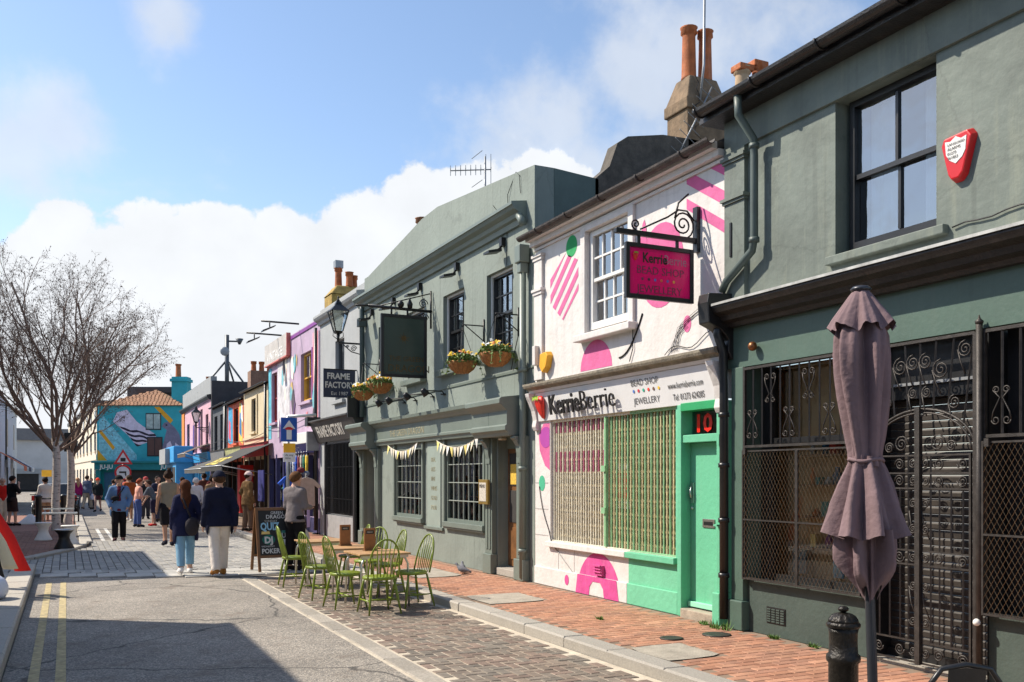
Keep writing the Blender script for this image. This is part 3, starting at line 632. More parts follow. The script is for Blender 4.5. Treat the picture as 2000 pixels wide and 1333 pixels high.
for s_ in (0, 1):                   # two leaves
    a, b = (gm+.004, gy1-.03) if s_ else (gy0+.03, gm-.004); lf = MB(); hi = zs_+.0
    for z in (.07, .25, .90, 1.02, 1.42 if False else 1.55, 1.68, 1.83): lf.box(XG-.02, XG-.004, a, b, z-.007, z+.007)
    lf.box(XG-.022, XG-.002, a, a+.018, .06, 2.16 if s_ else 1.84); lf.box(XG-.022, XG-.002, b-.018, b, .06, 1.84 if s_ else 2.16)
    lo = lf.build('gate_leaf', IRON2, gs); inner = a+.11 if s_ else b-.11; outer0, outer1 = (inner+.03, b-.02) if s_ else (a+.02, inner-.03)
    MB().bar((XG-.012, inner, .25), (XG-.012, inner, 1.83), .014).build('gate_bar', IRON2, lo)
    for i in range(3):
        y = outer0+(outer1-outer0)*(i+.5)/3
        MB().bar((XG-.012, y, .257), (XG-.012, y, .893), .013).build('gate_bar', IRON2, lo); MB().bar((XG-.012, y, 1.03), (XG-.012, y, 1.543), .013).build('gate_bar', IRON2, lo)
    for z in (.16, .96, 1.615, 1.755):
        for y in (outer0+.06, outer1-.05): MB().tube(spiral((XG-.014, y, z), .052, (0 if z < 1 else math.pi), 2.0 if y < gm else -2.0, 'w'), .0065, 5).build('scroll', IRON2, lo)
    cy = (a+.06) if s_ else (b-.06)
    for z in (.16, .42, .72, .96, 1.2, 1.42, 1.615, 1.76): MB().tube(spiral((XG-.014, cy, z), .042, math.pi*(z*7 % 2), 2.0, 'w'), .0065, 5).build('scroll', IRON2, lo)
    for z in (.45, 1.12): MB().tube([(XG-.012, cy-.04, z), (XG-.012, cy+.02, z+.12), (XG-.012, cy+.04, z+.24)], .006, 5).build('scroll', IRON2, lo)
    for y, z, r_ in ((cy+(.12 if s_ else -.12), 1.93, .075), (cy+(.25 if s_ else -.25), 1.90, .05)): MB().tube(spiral((XG-.014, y, z), r_, 0, 2.2, 'w'), .0065, 5).build('scroll', IRON2, lo)
B('gate_stile', IRON2, gs, (XG-.045, XG-.023, gm-.024, gm+.024, .06, 2.24))
for i, y in enumerate((gm-.42, gm-.27, gm-.13, gm, gm+.13, gm+.27, gm+.42)):
    zt = zs_+.36*math.sqrt(max(0, 1-((y-gm)/ra)**2)); MB().bar((XG, y, zt+.01), (XG, gm+(y-gm)*1.22, 2.785), .014).build('gate_bar', IRON2, go)
for y, z, r_ in ((gm+.20,2.60,.08),(gm-.06,2.62,.07),(gm+.07,2.62,.07),(gm-.21,2.54,.085),(gm-.44,2.68,.07),(gm+.44,2.6,.07),(gm+.07,2.36,.05),(gm-.07,2.36,.05),(gm+.34,2.3,.06),(gm-.34,2.26,.06)):
    MB().tube(spiral((XG-.008, y, z), r_, math.pi/2, 2.1, 'w'), .0065, 5).build('scroll', IRON2, go)
    MB().tube([(XG-.008, y+r_, z), (XG-.008, y+r_*.6, z-.10), (XG-.008, y, z-.2)], .0065, 5).build('scroll', IRON2, go)
MB().tube([(XG-.02, 4.955, .0), (XG-.02, 4.955, 2.86)], .026, 10).lathe([(.03,0),(.034,.02),(.012,.04),(.004,.07)], (XG-.02, 4.955, 2.86), 10).build('grille_post', IRON2, gs)
BULB = mat('white_knob', (.8,.78,.72), .25, var=.02)
MB().ball((XG-.05, 4.955, .50), .03, 10).build('white_knob', BULB, gs)
# cable on the wall over the cornice
q = MB(); q.tube([(F-.02, 5.25-i*.12, 3.70+.012*math.sin(i*1.7)+i*.004) for i in range(30)], .007, 5); q.build('wall_cable', IRON, gs)
# red alarm box
al = empty('alarm_box', (F, 5.18, 4.0), 'red wedge-shaped alarm box with white shield on the green wall', 'alarm')
poly = [(5.18+(a-5.18)*.86, 4.27+(b-4.27)*.88) for a, b in [(5.36,4.40),(5.33,4.47),(5.05,4.49),(5.0,4.42),(5.10,4.08),(5.15,4.03),(5.24,4.03),(5.28,4.09)]]
v = [(F-.002,y,z) for y,z in poly]+[(F-.065, 5.18+(y-5.18)*.90, 4.27+(z-4.27)*.90) for y,z in poly]; n_ = len(poly)
MB().add(v, [(i,(i+1)%n_,n_+(i+1)%n_,n_+i) for i in range(n_)]+[tuple(range(n_,2*n_))]).build('casing', mat('alarm_red', (.55,.012,.015), .3, var=.06), al, bevel=.012)
MB().plate([(5.28,4.40),(5.23,4.39),(5.18,4.42),(5.13,4.39),(5.08,4.40),(5.09,4.29),(5.12,4.24),(5.18,4.20),(5.24,4.24),(5.27,4.29)], F-.0655, .004).build('shield', WHITEP, al)
q = MB()
for i, t in enumerate(('LANGUARD','ALARMS','01273','561853')): text_mb(t, .034 if i != 0 else .03, on_wall(5.255, 4.355-i*.037, F-.0695), .001, mb=q)
q.build('lettering', TEXT_K, al)

# ================================================================== BEAD SHOP (white, pink and mint)
WR = mat('white_render', (.65,.615,.585), .8, var=.10, vs=1.8, bump=.4, bs=13, stain=.45, scol=(.46,.42,.37), wear=.5)
PINK = mat('pink_paint', srgb(205,95,145), .8, var=.14, vs=4, bump=.4, bs=13, stain=.16, scol=srgb(225,165,190))
PINKD = mat('deep_pink_paint', srgb(200,72,138), .8, var=.2, vs=5, bump=.4, bs=13, stain=.35, scol=srgb(225,170,195), wear=.3)
MINT = mat('mint_paint', srgb(100,180,142), .6, var=.10, vs=2.2, bump=.25, bs=15, stain=.3, scol=srgb(140,190,165), wear=.2)
MINTD = mat('emerald_paint', srgb(30,150,90), .6, var=.12, vs=3, bump=.2)
MINTR = mat('mint_render', srgb(108,184,147), .8, var=.12, vs=2.2, bump=.4, bs=13)
STONE = mat('mossy_ledge', (.23,.20,.15), .9, var=.45, vs=8, bump=.5, bs=40)
kb = empty('bead_shop', (F, 10.4, 0), 'white bead shop with pink painted shapes and mint green door', 'shop')
YB0, YB1 = 8.17, 12.78
KW = (10.08, 11.18, 3.66, 5.08)
wall('wall', WR, kb, YB0, YB1, 2.52, 5.24, [KW], F, rev=.15)
sash(kb, 10.10, 11.16, 3.70, 5.07, F+.06, WHITEP, 4, 2, cw=.07, bw=.026, meet=.5)
B('window_surround', WR, kb, (F-.05, F, 11.18, 11.30, 3.62, 5.149), (F-.05, F, 9.96, 10.08, 3.62, 5.149), (F-.05, F, 10.08, 11.18, 5.08, 5.149), bevel=.006)
B('window_sill', WR, kb, (F-.14, F+.1, 9.92, 11.36, 3.54, 3.635), bevel=.012)
B('eaves_band', WR, kb, (F-.03, F-.001, YB0, YB1, 5.15, 5.19), (F-.10, F-.002, YB0, YB1, 5.205, 5.28))
B('pilaster', WR, kb, (F-.045, F, 12.48, 12.74, 3.14, 5.08), bevel=.006); 
for z in (4.50, 5.03): B('pilaster_cap', WR, kb, (F-.08, F-.001, 12.45, 12.77, z, z+.04), (F-.062, F-.001, 12.465, 12.755, z-.05, z))
WGUT = mat('weathered_gutter', (.055,.042,.036), .6, var=.6, vs=9, bump=.4, stain=.5, scol=(.14,.11,.09))
gutter(kb, YB0-.05, 12.85, F, 5.355, .24, .062, WGUT); B('fascia_plank', WR, kb, (F-.175, F-.101, YB0+.02, YB1, 5.281, 5.36))
MB().add([(F-.1,YB0,5.36),(F-.1,YB1,5.36),(F+3.2,YB1,7.1),(F+3.2,YB0,7.1),(F+6,YB0,5.36),(F+6,YB1,5.36)], [(0,3,2,1),(2,3,4,5),(0,4,3),(1,2,5)]).build('roof', MATS['slate'], kb)
# painted shapes lie on the render
def circ(y, z, ry, rz, n=28, a0=0, a1=2*math.pi): return [(y+ry*math.cos(a0+(a1-a0)*i/n), z+rz*math.sin(a0+(a1-a0)*i/n)) for i in range(n if a1-a0 > 6.2 else n+1)]
def paint(poly, m_, X=F, nm='painted_shape'): return MB().plate(poly, X-.0012, .0024).build(nm, m_, kb)
def clip_poly(poly, f):
    """keep the side where f>=0"""
    out = []
    for i in range(len(poly)):
        a, b = poly[i], poly[(i+1) % len(poly)]; fa, fb = f(a), f(b)
        if fa >= 0: out.append(a)
        if (fa >= 0) != (fb >= 0): t = fa/(fa-fb); out.append((a[0]+(b[0]-a[0])*t, a[1]+(b[1]-a[1])*t))
    return out
hexa = [(11.81,4.92),(11.44,4.75),(11.43,4.32),(11.88,3.95),(12.27,4.25),(12.28,4.62)]
for i in range(9):                                  # striped hexagon
    o0 = -1.08+i*.245
    lin = lambda p: (p[0]-11.86)*-1*-.9+(p[1]-4.48)*1.0
    p = clip_poly(hexa, lambda p: lin(p)-o0); p = clip_poly(p, lambda p: o0+.13-lin(p)) if len(p) > 2 else []
    if len(p) > 2: paint(p, PINK, nm='painted_stripe')
tri = [(8.90,5.24),(8.175,5.24),(8.175,4.42),(8.90,4.82)]
big = [(8.88,5.148),(8.175,5.148),(8.175,4.35),(8.88,4.80)]
for i in range(5):
    o0 = -1.35+i*.33
    lin = lambda p: (p[1]-5.0)*1.0-(p[0]-8.5)*.62
    p = clip_poly(big, lambda p: lin(p)-o0-.55); p = clip_poly(p, lambda p: o0+.55+.16-lin(p)) if len(p) > 2 else []
    if len(p) > 2: paint(p, PINK, nm='painted_stripe')
paint(circ(11.63,4.985,.16,.155), mat('green_dot', srgb(30,150,85), .8, var=.15, bump=.3, bs=13), nm='painted_dot')
paint(circ(9.40,4.25,.46,.52), PINK); paint([(9.93,4.3),(9.80,4.85),(9.76,4.90),(9.72,4.8),(9.70,4.58),(9.87,4.3)], PINK, F-.0026)
paint(circ(9.45,3.72,.33,.12), PINK) if False else None
paint(circ(10.95,3.14,.42,.40,20,0,math.pi), PINK); paint(circ(8.87,3.45,.075,.10,20), PINK, nm='painted_dot')
q = MB(); q.tube([(F-.006, 10.35-.55*t, 3.22+.50*t*t+.0*t) for t in [i/8 for i in range(9)]], .013, 4); q.build('painted_line', IRON, kb)
q = MB(); q.tube([(F-.02, 10.0, 3.62), (F-.02, 10.0, 3.3), (F-.02, 10.08, 3.14)], .007, 4); q.tube([(F-.02, 9.3+.0, 3.13)]+[(F-.02, 9.3-i*.09, 3.14+.05*math.sin(i*.8)+i*.012) for i in range(1, 12)], .006, 4)
for j in range(7): q.tube([(F-.012, 9.05+j*.03, 3.15), (F-.012, 9.0+.05*math.sin(j*2), 3.35+j*.02), (F-.012, 8.85-.06*j+.1*math.sin(j), 3.42+.04*j)], .003, 3)
q.build('wall_cable', IRON, kb)
# ledge, fascia, corbels
MB().prof(YB0-.08, 12.78, [(0,2.97),(.13,2.97),(.16,3.0),(.21,3.01),(.225,3.04),(.225,3.07),(0,3.12)], F).build('ledge', STONE, kb)
MB().prof(YB0-.06, 12.76, [(0,2.93),(.11,2.93),(.13,2.969),(0,2.969)], F).build('ledge_mould', WR, kb)
MB().prof(YB0+.14, 12.60, [(0,2.50),(.035,2.50),(.095,2.925),(0,2.925)], F).build('fascia_sign', mat('fascia_grey', (.66,.65,.64), .55, var=.06, stain=.12, scol=(.4,.38,.35)), kb)
for y in (YB0-.02, 12.62): MB().prof(y, y+.13, [(0,2.36),(.05,2.36),(.08,2.42),(.06,2.52),(.09,2.66),(.15,2.80),(.19,2.88),(.20,2.929),(0,2.929)], F).build('corbel', WR, kb, bevel=.008)
fx = lambda y0, z0: (lambda a, b, c: (F-.035-.143*(z0+b-2.50)-.006-c, y0-a, z0+b))
fxl = lambda y0, z0: (lambda a, b, c: (F-.035-.143*(z0+b-2.50)-.06-c, y0-a, z0+b))
q = text_mb('Kerrie', .40, fxl(12.10, 2.575), .025, bold=.006, sx=.86); q.build('shop_lettering', TEXT_K, kb)
for o in (q,): pass
q = text_mb('Berrie', .40, fxl(11.20, 2.575), .025, bold=-.006, sx=.92); q.build('shop_lettering', TEXT_K, kb)
for i, ch in enumerate(() or ((11.86,2.68),(11.36,2.68),(10.93,2.68),(10.30,2.68))):      # slashes through the round letters
    pass
GT = mat('grey_letter', (.10,.10,.10), .6)
text_mb('BEAD SHOP', .115, fx(9.95, 2.80), .002, bold=-.001).build('sign_text', GT, kb); text_mb('JEWELLERY', .115, fx(9.92, 2.57), .002, bold=-.001).build('sign_text', GT, kb)
text_mb('www.kerrieberrie.com', .105, fx(9.16, 2.70), .002, sx=.70).build('sign_text', GT, kb); text_mb('Tel: 01273 624285', .105, fx(9.08, 2.56), .002, sx=.76).build('sign_text', GT, kb)
dots = [(80,120,190),(200,40,60),(30,160,130),(220,60,40),(110,80,60),(230,190,60)]
for i, c in enumerate(dots):
    f_ = fx(9.90-i*.11, 2.735); q = MB(); q.add([f_(.022*math.cos(a), .022*math.sin(a), 0) for a in [k*math.pi/5 for k in range(10)]], [tuple(range(10))]); q.build('bead_dot', mat('bead_%d' % i, srgb(*c), .6), kb)
def berry(parent, fn, s_):
    red = MB(); n_ = 12; vs = []
    prof_ = [(.0,-.30),(.06,-.27),(.13,-.16),(.19,0),(.21,.10),(.19,.19),(.12,.25),(.0,.27)]
    for k_, (r_, z_) in enumerate(prof_):
        for j in range(n_):
            a = 2*math.pi*j/n_; vs.append(fn(s_*max(r_,.002)*math.cos(a), s_*z_, s_*max(r_,.002)*.35*(1+math.sin(a))))
    red.add(vs, [(i*n_+j, i*n_+(j+1)%n_, (i+1)*n_+(j+1)%n_, (i+1)*n_+j) for i in range(len(prof_)-1) for j in range(n_)], 0, True); st = red.build('strawberry', mat('strawberry_red', srgb(225,50,35), .45, var=.25, vs=40), parent)
    lf = MB()
    for j in range(5):
        a = -1.2+j*.6; lf.add([fn(s_*(.10*math.sin(a)-.05), s_*.24, s_*.17), fn(s_*(.10*math.sin(a)+.05), s_*.24, s_*.17), fn(s_*(.24*math.sin(a)), s_*(.30+.10*math.cos(a)-.12), s_*.20), fn(s_*.16*math.sin(a), s_*.13, s_*.20)], [(0,3,1),(0,1,2)])
    lf.build('strawberry_leaf', mat('strawberry_leaf', srgb(150,190,50), .6), st)
berry(kb, fx(12.40, 2.71), .62)
# ground floor: window opening, mint door
GO = (9.10, 12.28, .68, 2.50)
wall('lower_wall', [WR, MINTR], kb, 9.02, YB1, 0, 2.518, [(9.10, 12.28, .68, 2.50)], F, rev=.22, split=10.13)
B('plinth', WR, kb, (F-.03, F, 10.13, YB1-.02, 0, .27), bevel=.01); B('plinth_mint', MINTR, kb, (F-.03, F, 9.03, 10.127, 0, .27), bevel=.01)
B('window_sill', WR, kb, (F-.07, F+.2, 10.13, 12.33, .60, .678), bevel=.008); B('window_sill_mint', MINT, kb, (F-.07, F+.2, 9.05, 10.127, .60, .678), bevel=.008)
for y in (11.55, 12.02): B('wall_groove', mat('groove', (.42,.40,.38), .9), kb, (F-.0035, F-.001, y, y+.012, .275, .60))
for z in (.75, 1.15, 1.55): B('wall_groove', MATS['groove'], kb, (F-.0035, F-.001, 12.35, 12.77, z, z+.014))
q = MB(); q.tube([(F-.012, 12.62+.05*math.sin(t*.8)-.10*t*.8, 1.5-.17*t) if t < 5 else (F-.012, 12.62-.08*5-.14*(t-5)*1.2, 1.5-.17*5-.10*(t-5)+.0) for t in range(10)], .007, 4); q.build('wall_cable', IRON, kb)
def mush(cy, m_):
    o_ = circ(cy, 0, .57, .62, 24, 0, math.pi); p = [(y, z+.005) for y, z in o_]
    hole = [(cy-.18, .005)]+[(cy-.18*math.cos(a), .05+.22*math.sin(a)) for a in [i*math.pi/10 for i in range(11)]]+[(cy+.18, .005)]
    return p+hole
p = mush(10.89, PINK); up = [(y, max(z, .272)) for y, z in circ(10.89, 0, .57, .60, 24, math.asin(.272/.60), math.pi-math.asin(.272/.60))]
paint(up+[(10.89-.57*.9, .272), (10.89+.57*.9, .272)], PINKD, F, 'painted_arch'); lowp = [(10.89+.515,.271),(10.89+.57,.004),(10.89+.20,.004),(10.89+.18,.12),(10.89+.1,.2),(10.89-.1,.2),(10.89-.18,.12),(10.89-.20,.004),(10.89-.57,.004),(10.89-.515,.271)]
paint(lowp, PINKD, F-.031, 'painted_arch')
B('vent_cover', PINKD, kb, (F-.05, F-.004, 10.72, 10.92, .30, .44), (F-.075, F-.05, 10.73, 10.91, .42, .445), (F-.07, F-.05, 10.73, 10.91, .38, .395), (F-.07, F-.05, 10.73, 10.91, .34, .355), bevel=.004)
paint(circ(11.72,.15,.06,.075,18), PINKD, F-.031, 'painted_dot')
paint(circ(12.55,1.55,.10,.12,18), mat('mint_dot', srgb(70,175,135), .8, var=.15), nm='painted_dot')
paint([(12.30,2.46),(12.30,1.75),(12.45,1.82),(12.62,2.05),(12.66,2.3),(12.5,2.46)], PINK); paint(clip_poly(circ(12.42,2.25,.19,.16), lambda p: p[0]-12.301), mat('violet_paint', srgb(165,60,150), .8, var=.1), F-.003)
# window interior, posters, concertina gate
shop_room(kb, 9.10, 12.28, .68, 2.50, F+.24, .55, mat('cream_blind', (.40,.29,.155), .8, var=.30, vs=6), 'window_room')
q = MB(); n_ = 60; vs = []
for i in range(n_+1):
    y = 9.15+3.08*i/n_; vs += [(F+.40+.03*math.sin(i*1.7), y, .80), (F+.40+.03*math.sin(i*1.7+.5), y, 2.47)]
q.add(vs, [(2*i, 2*i+2, 2*i+3, 2*i+1) for i in range(n_)], 0, True).build('window_blind', MATS['cream_blind'], kb)
MB().add([(F+.20,9.12,.70),(F+.20,12.26,.70),(F+.20,12.26,2.48),(F+.20,9.12,2.48)], [(0,3,2,1)]).build('shop_pane', GS, kb)
B('window_frame', mat('brown_frame', (.16,.11,.06), .6, var=.2), kb, (F+.16,F+.22,9.10,9.16,.68,2.50), (F+.16,F+.22,12.22,12.28,.68,2.50), (F+.165,F+.215,9.16,12.22,2.42,2.50), (F+.165,F+.215,9.16,12.22,.68,.74), (F+.16,F+.22,11.02,11.08,.74,2.42))
B('red_notice', NOTE, kb, (F+.185, F+.190, 10.40, 10.70, 1.36, 1.72)); B('white_notice', WHITEP, kb, (F+.185, F+.190, 10.38, 10.72, 1.22, 1.34)); B('white_notice', WHITEP, kb, (F+.185, F+.190, 10.40, 10.70, 1.74, 1.84))
text_mb('SALE', .09, on_wall(10.66, 1.55, F+.184), .002).build('notice_text', MATS['pale_text'], kb)
WG = mat('white_gate_paint', (.74,.69,.56), .5, .1, var=.4, vs=22, stain=.45, scol=(.22,.15,.08)); PG = mat('pink_gate_paint', srgb(190,105,135), .55, .1, var=.3, vs=18); MG = mat('mint_gate_paint', srgb(140,185,140), .5, .1, var=.25, vs=15)
OG = mat('ochre_gate_paint', (.66,.56,.33), .5, .1, var=.4, vs=20); nb = 46; XK = F+.05; pitch = (12.24-9.14)/nb
for i in range(nb+1):
    y = 9.14+i*pitch; left = y > 10.72; m_ = WG if left else (MG if i % 2 == 0 else OG); w_ = .0085 if i % 2 else .011
    q = MB()
    if left and i % 2:  # pink band painted across the bars high up
        q.box(XK-w_, XK+w_, y-w_*.8, y+w_*.8, .70, 1.72, 0); q.box(XK-w_, XK+w_, y-w_*.8, y+w_*.8, 1.72, 2.02, 1); q.box(XK-w_, XK+w_, y-w_*.8, y+w_*.8, 2.02, 2.30, 0); q.box(XK-w_, XK+w_, y-w_*.8, y+w_*.8, 2.30, 2.46, 1)
    else: q.box(XK-w_, XK+w_, y-w_*.8, y+w_*.8, .70, 2.46)
    q.build('gate_bar', [m_, PG], kb)
for half in (0, 1):
    a_, b_ = (10.76, 12.24) if half else (9.14, 10.70); k_ = 0
    cols = int((b_-a_)/pitch)
    for j in range(9):
        z_ = .76+j*.187; q = MB()
        for i in range(cols):
            ya = a_+i*pitch; q.bar((XK+.022, ya, z_), (XK+.022, ya+pitch, z_+.165), .0085); q.bar((XK+.024, ya+pitch, z_), (XK+.024, ya, z_+.165), .0085)
        q.build('gate_lattice', OG, kb)
[B('gate_track', m_, kb, (XK-.03, XK+.03, a, b, z, z+w)) for m_, a, b in ((MG,9.105,10.13),(WG,10.131,12.27)) for z, w in ((2.462,.037),(.682,.018))]
B('gate_post', MG, kb, (XK-.025, XK+.025, 9.10, 9.135, .70, 2.46)); B('gate_post', MG, kb, (XK-.05, XK-.0, 10.70, 10.74, .70, 2.46))
for z in (1.15, 1.72): B('gate_lock', MG, kb, (XK-.075, XK-.05, 10.68, 10.78, z, z+.08))
# door set back in its mint frame
B('door_post', MINT, kb, (F-.04, F+.25, 8.94, 9.018, 0, 2.50), bevel=.006); B('door_post', MINT, kb, (F-.04, F+.25, YB0+.0, 8.28, .36, 2.50), bevel=.006); B('door_post_base', MINT, kb, (F-.09, F+.25, YB0+.0, 8.30, 0, .36), bevel=.012)
B('transom', MINT, kb, (F-.02, F+.25, 8.28, 8.94, 2.05, 2.14), bevel=.006); B('door_head', MINTD, kb, (F-.05, F+.25, 8.28, 8.94, 2.42, 2.515), bevel=.006)
dr = B('door', MINT, kb, (F+.10, F+.145, 8.285, 8.935, .12, 2.045), bevel=.004); B('weatherboard', mat('mint_pale', srgb(150,220,185), .6, var=.1), dr, (F+.05, F+.099, 8.30, 8.925, .12, .18), bevel=.006)
B('letterbox', mat('pewter', (.36,.33,.30), .35, .8, var=.2), dr, (F+.088, F+.099, 8.48, 8.70, 1.06, 1.16), bevel=.003); B('letterbox_slot', BLACKP, dr, (F+.084, F+.0875, 8.51, 8.67, 1.09, 1.13))
q = MB().tube([(F+.06, 8.88, 1.40), (F+.05, 8.88, 1.46), (F+.06, 8.88, 1.53)], .012, 6).box(F+.075, F+.099, 8.86, 8.90, 1.34, 1.58); q.build('door_handle', STEEL, dr)
MB().ball((F+.08, 8.88, 1.28), .02, 8).build('lock', STEEL, dr)
B('doorstep', mat('worn_step', (.36,.30,.23), .9, var=.35, vs=8, bump=.3), kb, (F-.06, F+.25, 8.305, 8.935, -.02, .10), bevel=.012)
MB().add([(F+.12,8.29,2.15),(F+.12,8.93,2.15),(F+.12,8.93,2.41),(F+.12,8.29,2.41)], [(0,3,2,1)]).build('transom_pane', GS, kb); shop_room(kb, 8.285, 8.935, 2.146, 2.415, F+.16, .4, mat('grey_lining', (.30,.28,.25), .9))
text_mb('10', .29, on_wall(8.89, 2.18, F+.115), .003, bold=.008, sx=1.2).build('door_number', mat('red_number', srgb(240,35,20), .4), kb)
B('holdback_hook', MINT, kb, (F-.10, F-.041, 8.20, 8.26, 1.10, 1.12)); B('bell_box', MINT, kb, (F-.07, F-.04, 8.2, 8.24, 2.0, 2.12))
B('drain_pipe_purple', mat('mauve_pipe', (.25,.2,.24), .6), kb, (F-.05, F-.002, 12.745, 12.80, 0, 2.4)) if False else None
# yellow alarm box, meter box
q = MB(); poly = [(12.45,3.52),(12.25,3.54),(12.19,3.47),(12.25,3.30),(12.38,3.22),(12.47,3.32)]; n_ = len(poly)
q.add([(F-.004,y,z) for y,z in poly]+[(F-.10,y*.94+12.33*.06,z*.94+3.4*.06) for y,z in poly], [(i,(i+1)%n_,n_+(i+1)%n_,n_+i) for i in range(n_)]+[tuple(range(n_,2*n_))]); q.build('alarm_box', mat('alarm_yellow', srgb(235,170,45), .5, var=.15), label='yellow alarm box on the white wall above the ledge', cat='alarm', bevel=.01)
B('meter_box', WR, None, (F-.12, F-.046, 12.56, 12.66, 3.36, 3.66), label='narrow white junction box beside the yellow alarm', cat='junction box', bevel=.01)
# party wall and chimney at the back of the roof
CHST = mat('lichen_render', (.20,.135,.08), .9, var=.5, vs=5, bump=.6, bs=18, stain=.6, scol=(.10,.09,.06)); CHDK = mat('sooty_render', (.10,.085,.068), .9, var=.5, vs=6, bump=.5)
ch = empty('chimney_stack', (9.9, 13.1, 6.4), 'tall lichened chimney stack with two orange pots and an aerial above the bead shop', 'chimney')
q = MB(); q.add([(9.5,12.8,6.0),(10.3,12.8,6.0),(10.3,13.4,6.0),(9.5,13.4,6.0),(9.5,12.8,7.75),(10.3,12.8,7.75),(10.3,13.4,7.75),(9.5,13.4,7.75)], [(0,1,5,4),(1,2,6,5),(2,3,7,6),(3,0,4,7)])
q.box(9.46,10.34,12.76,13.44,7.75,7.95); q.add([(9.48,12.78,7.95),(10.32,12.78,7.95),(10.32,13.42,7.95),(9.48,13.42,7.95),(9.62,12.9,8.38),(10.2,12.9,8.38),(10.2,13.3,8.38),(9.62,13.3,8.38)], [(0,1,5,4),(1,2,6,5),(2,3,7,6),(3,0,4,7),(4,5,6,7)])
q.build('stack', CHST, ch, bevel=.02); pot(ch, 9.75, 13.1, 8.36, .92, .13); pot(ch, 10.06, 13.05, 8.36, .90, .125)
q = MB().tube([(9.72,12.75,7.9),(9.78,12.72,8.5),(9.80,12.72,10.2)], .022, 8)
for i in range(5): q.tube([(9.8-.12,12.72,9.72+i*.001),(9.8+.12,12.72,9.72)], .01, 4) if i == 0 else q.tube([(9.8,12.72,9.75),(9.8+.16*math.cos(i*1.4),12.72+.16*math.sin(i*1.4),9.80)], .008, 4)
q.build('aerial_mast', GALV, ch)
q = MB().tube([(9.25,12.7,6.9),(9.95,12.72,8.15)], .014, 5)
for i in range(9): t = i/8; c0 = Vector((9.25+.7*t,12.7,6.9+1.25*t)); q.tube([c0+Vector((-.16,0,.10)), c0+Vector((.16,0,-.10))], .008, 4)
q.build('fallen_aerial', GALV, ch)
q = MB(); rr_ = random.Random(3); q.tube([(9.55+.25*rr_.random(), 12.74, 8.3-i*.11) for i in range(14)], .007, 4); q.build('loose_cable', IRON, ch)
for o in ch.children: o.location.z += .17
pw = MB(); prof_ = [(F+1.1,6.46),(7.95,6.7),(8.1,7.1),(8.3,7.24),(9.0,7.38),(9.6,7.40),(12,7.3),(12,5),(F+1.1,5)]; n_ = len(prof_)
pw.add([(x,12.80,z) for x,z in prof_]+[(x,13.1,z) for x,z in prof_], [tuple(range(n_)),tuple(range(2*n_-1,n_-1,-1))]+[(i,n_+i,n_+(i+1)%n_,(i+1)%n_) for i in range(n_)]); pw.build('party_wall', CHDK, ch)
c2 = empty('chimney_stack', (11.0, 13.1, 7), 'low back stack with two short pots peeping over the green shop gutter', 'chimney')
B('stack', CHST, c2, (10.7, 11.5, 12.9, 13.4, 6.5, 8.42)); pot(c2, 10.92, 13.1, 8.42, .56, .14, mat('buff_pot', (.45,.32,.2), .8, var=.3)); pot(c2, 11.25, 13.05, 8.42, .68, .13)
for x, z in ((10.92, 8.90), (11.25, 9.02)): B('pot_cap', TERRA, c2, (x-.16, x+.16, 12.95, 13.23, z, z+.12), bevel=.02)
# ================================================================== PUB
PGm = mat('sage_render', (.205,.237,.207), .75, var=.12, vs=1.3, bump=.3, bs=14, stain=.45, scol=(.26,.29,.25), wear=.9)
PGd = mat('sage_gloss', (.155,.185,.158), .45, var=.12, vs=2.5, bump=.08, bs=30)
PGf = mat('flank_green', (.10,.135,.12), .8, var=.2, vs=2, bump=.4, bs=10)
GOLD = mat('gold_letter', (.5,.33,.09), .45, .3, var=.25, vs=20)
pb = empty('green_pub', (F, 17.3, 0), 'sage green pub with moulded cornice and two porches', 'pub')
P0, P1 = 12.80, 21.92
wins = [(13.58,14.62,3.72,5.14),(15.64,16.68,3.72,5.14),(17.72,18.72,3.72,5.14),(19.80,20.80,3.72,5.14)]
low = [(14.70,16.46,.80,2.26),(17.78,19.46,.80,2.26)]
wall('wall', PGm, pb, P0, P1, 0, 5.92, wins+low+[(13.34,14.16,.0,2.36),(20.98,21.76,.0,2.36)], F, rev=.22)
pp = [(P0,5.92),(P1,5.92),(P1,6.50),(21.6,6.50),(17.9,6.95),(17.0,6.97),(P0,6.52)]
q = MB(); n_ = len(pp); q.add([(F,y,z) for y,z in pp]+[(F+.34,y,z) for y,z in pp], [tuple(range(n_)),tuple(range(2*n_-1,n_-1,-1))]+[(i,n_+i,n_+(i+1)%n_,(i+1)%n_) for i in range(n_)]); q.build('parapet', PGm, pb)
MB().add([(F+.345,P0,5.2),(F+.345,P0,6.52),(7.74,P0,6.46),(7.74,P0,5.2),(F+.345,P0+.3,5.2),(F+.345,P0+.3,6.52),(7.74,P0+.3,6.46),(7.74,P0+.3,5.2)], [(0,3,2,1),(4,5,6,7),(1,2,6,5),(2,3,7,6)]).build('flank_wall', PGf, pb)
B('flat_roof', MATS['slate'], pb, (F+.345, F+6, P0+.31, P1, 5.8, 5.95))
MB().prof(P0+.28, P1+.16, [(0,z-.17) for z in (5.86,)]+[(o,z-.17) for o,z in ((.05,5.86),(.07,5.94),(.12,5.96),(.14,6.02),(.22,6.06),(.25,6.12),(.27,6.12),(.27,6.17),(0,6.21))], F).build('cornice', PGd, pb)
CURT = mat('net_curtain', (.42,.42,.40), .9, var=.2, vs=8)
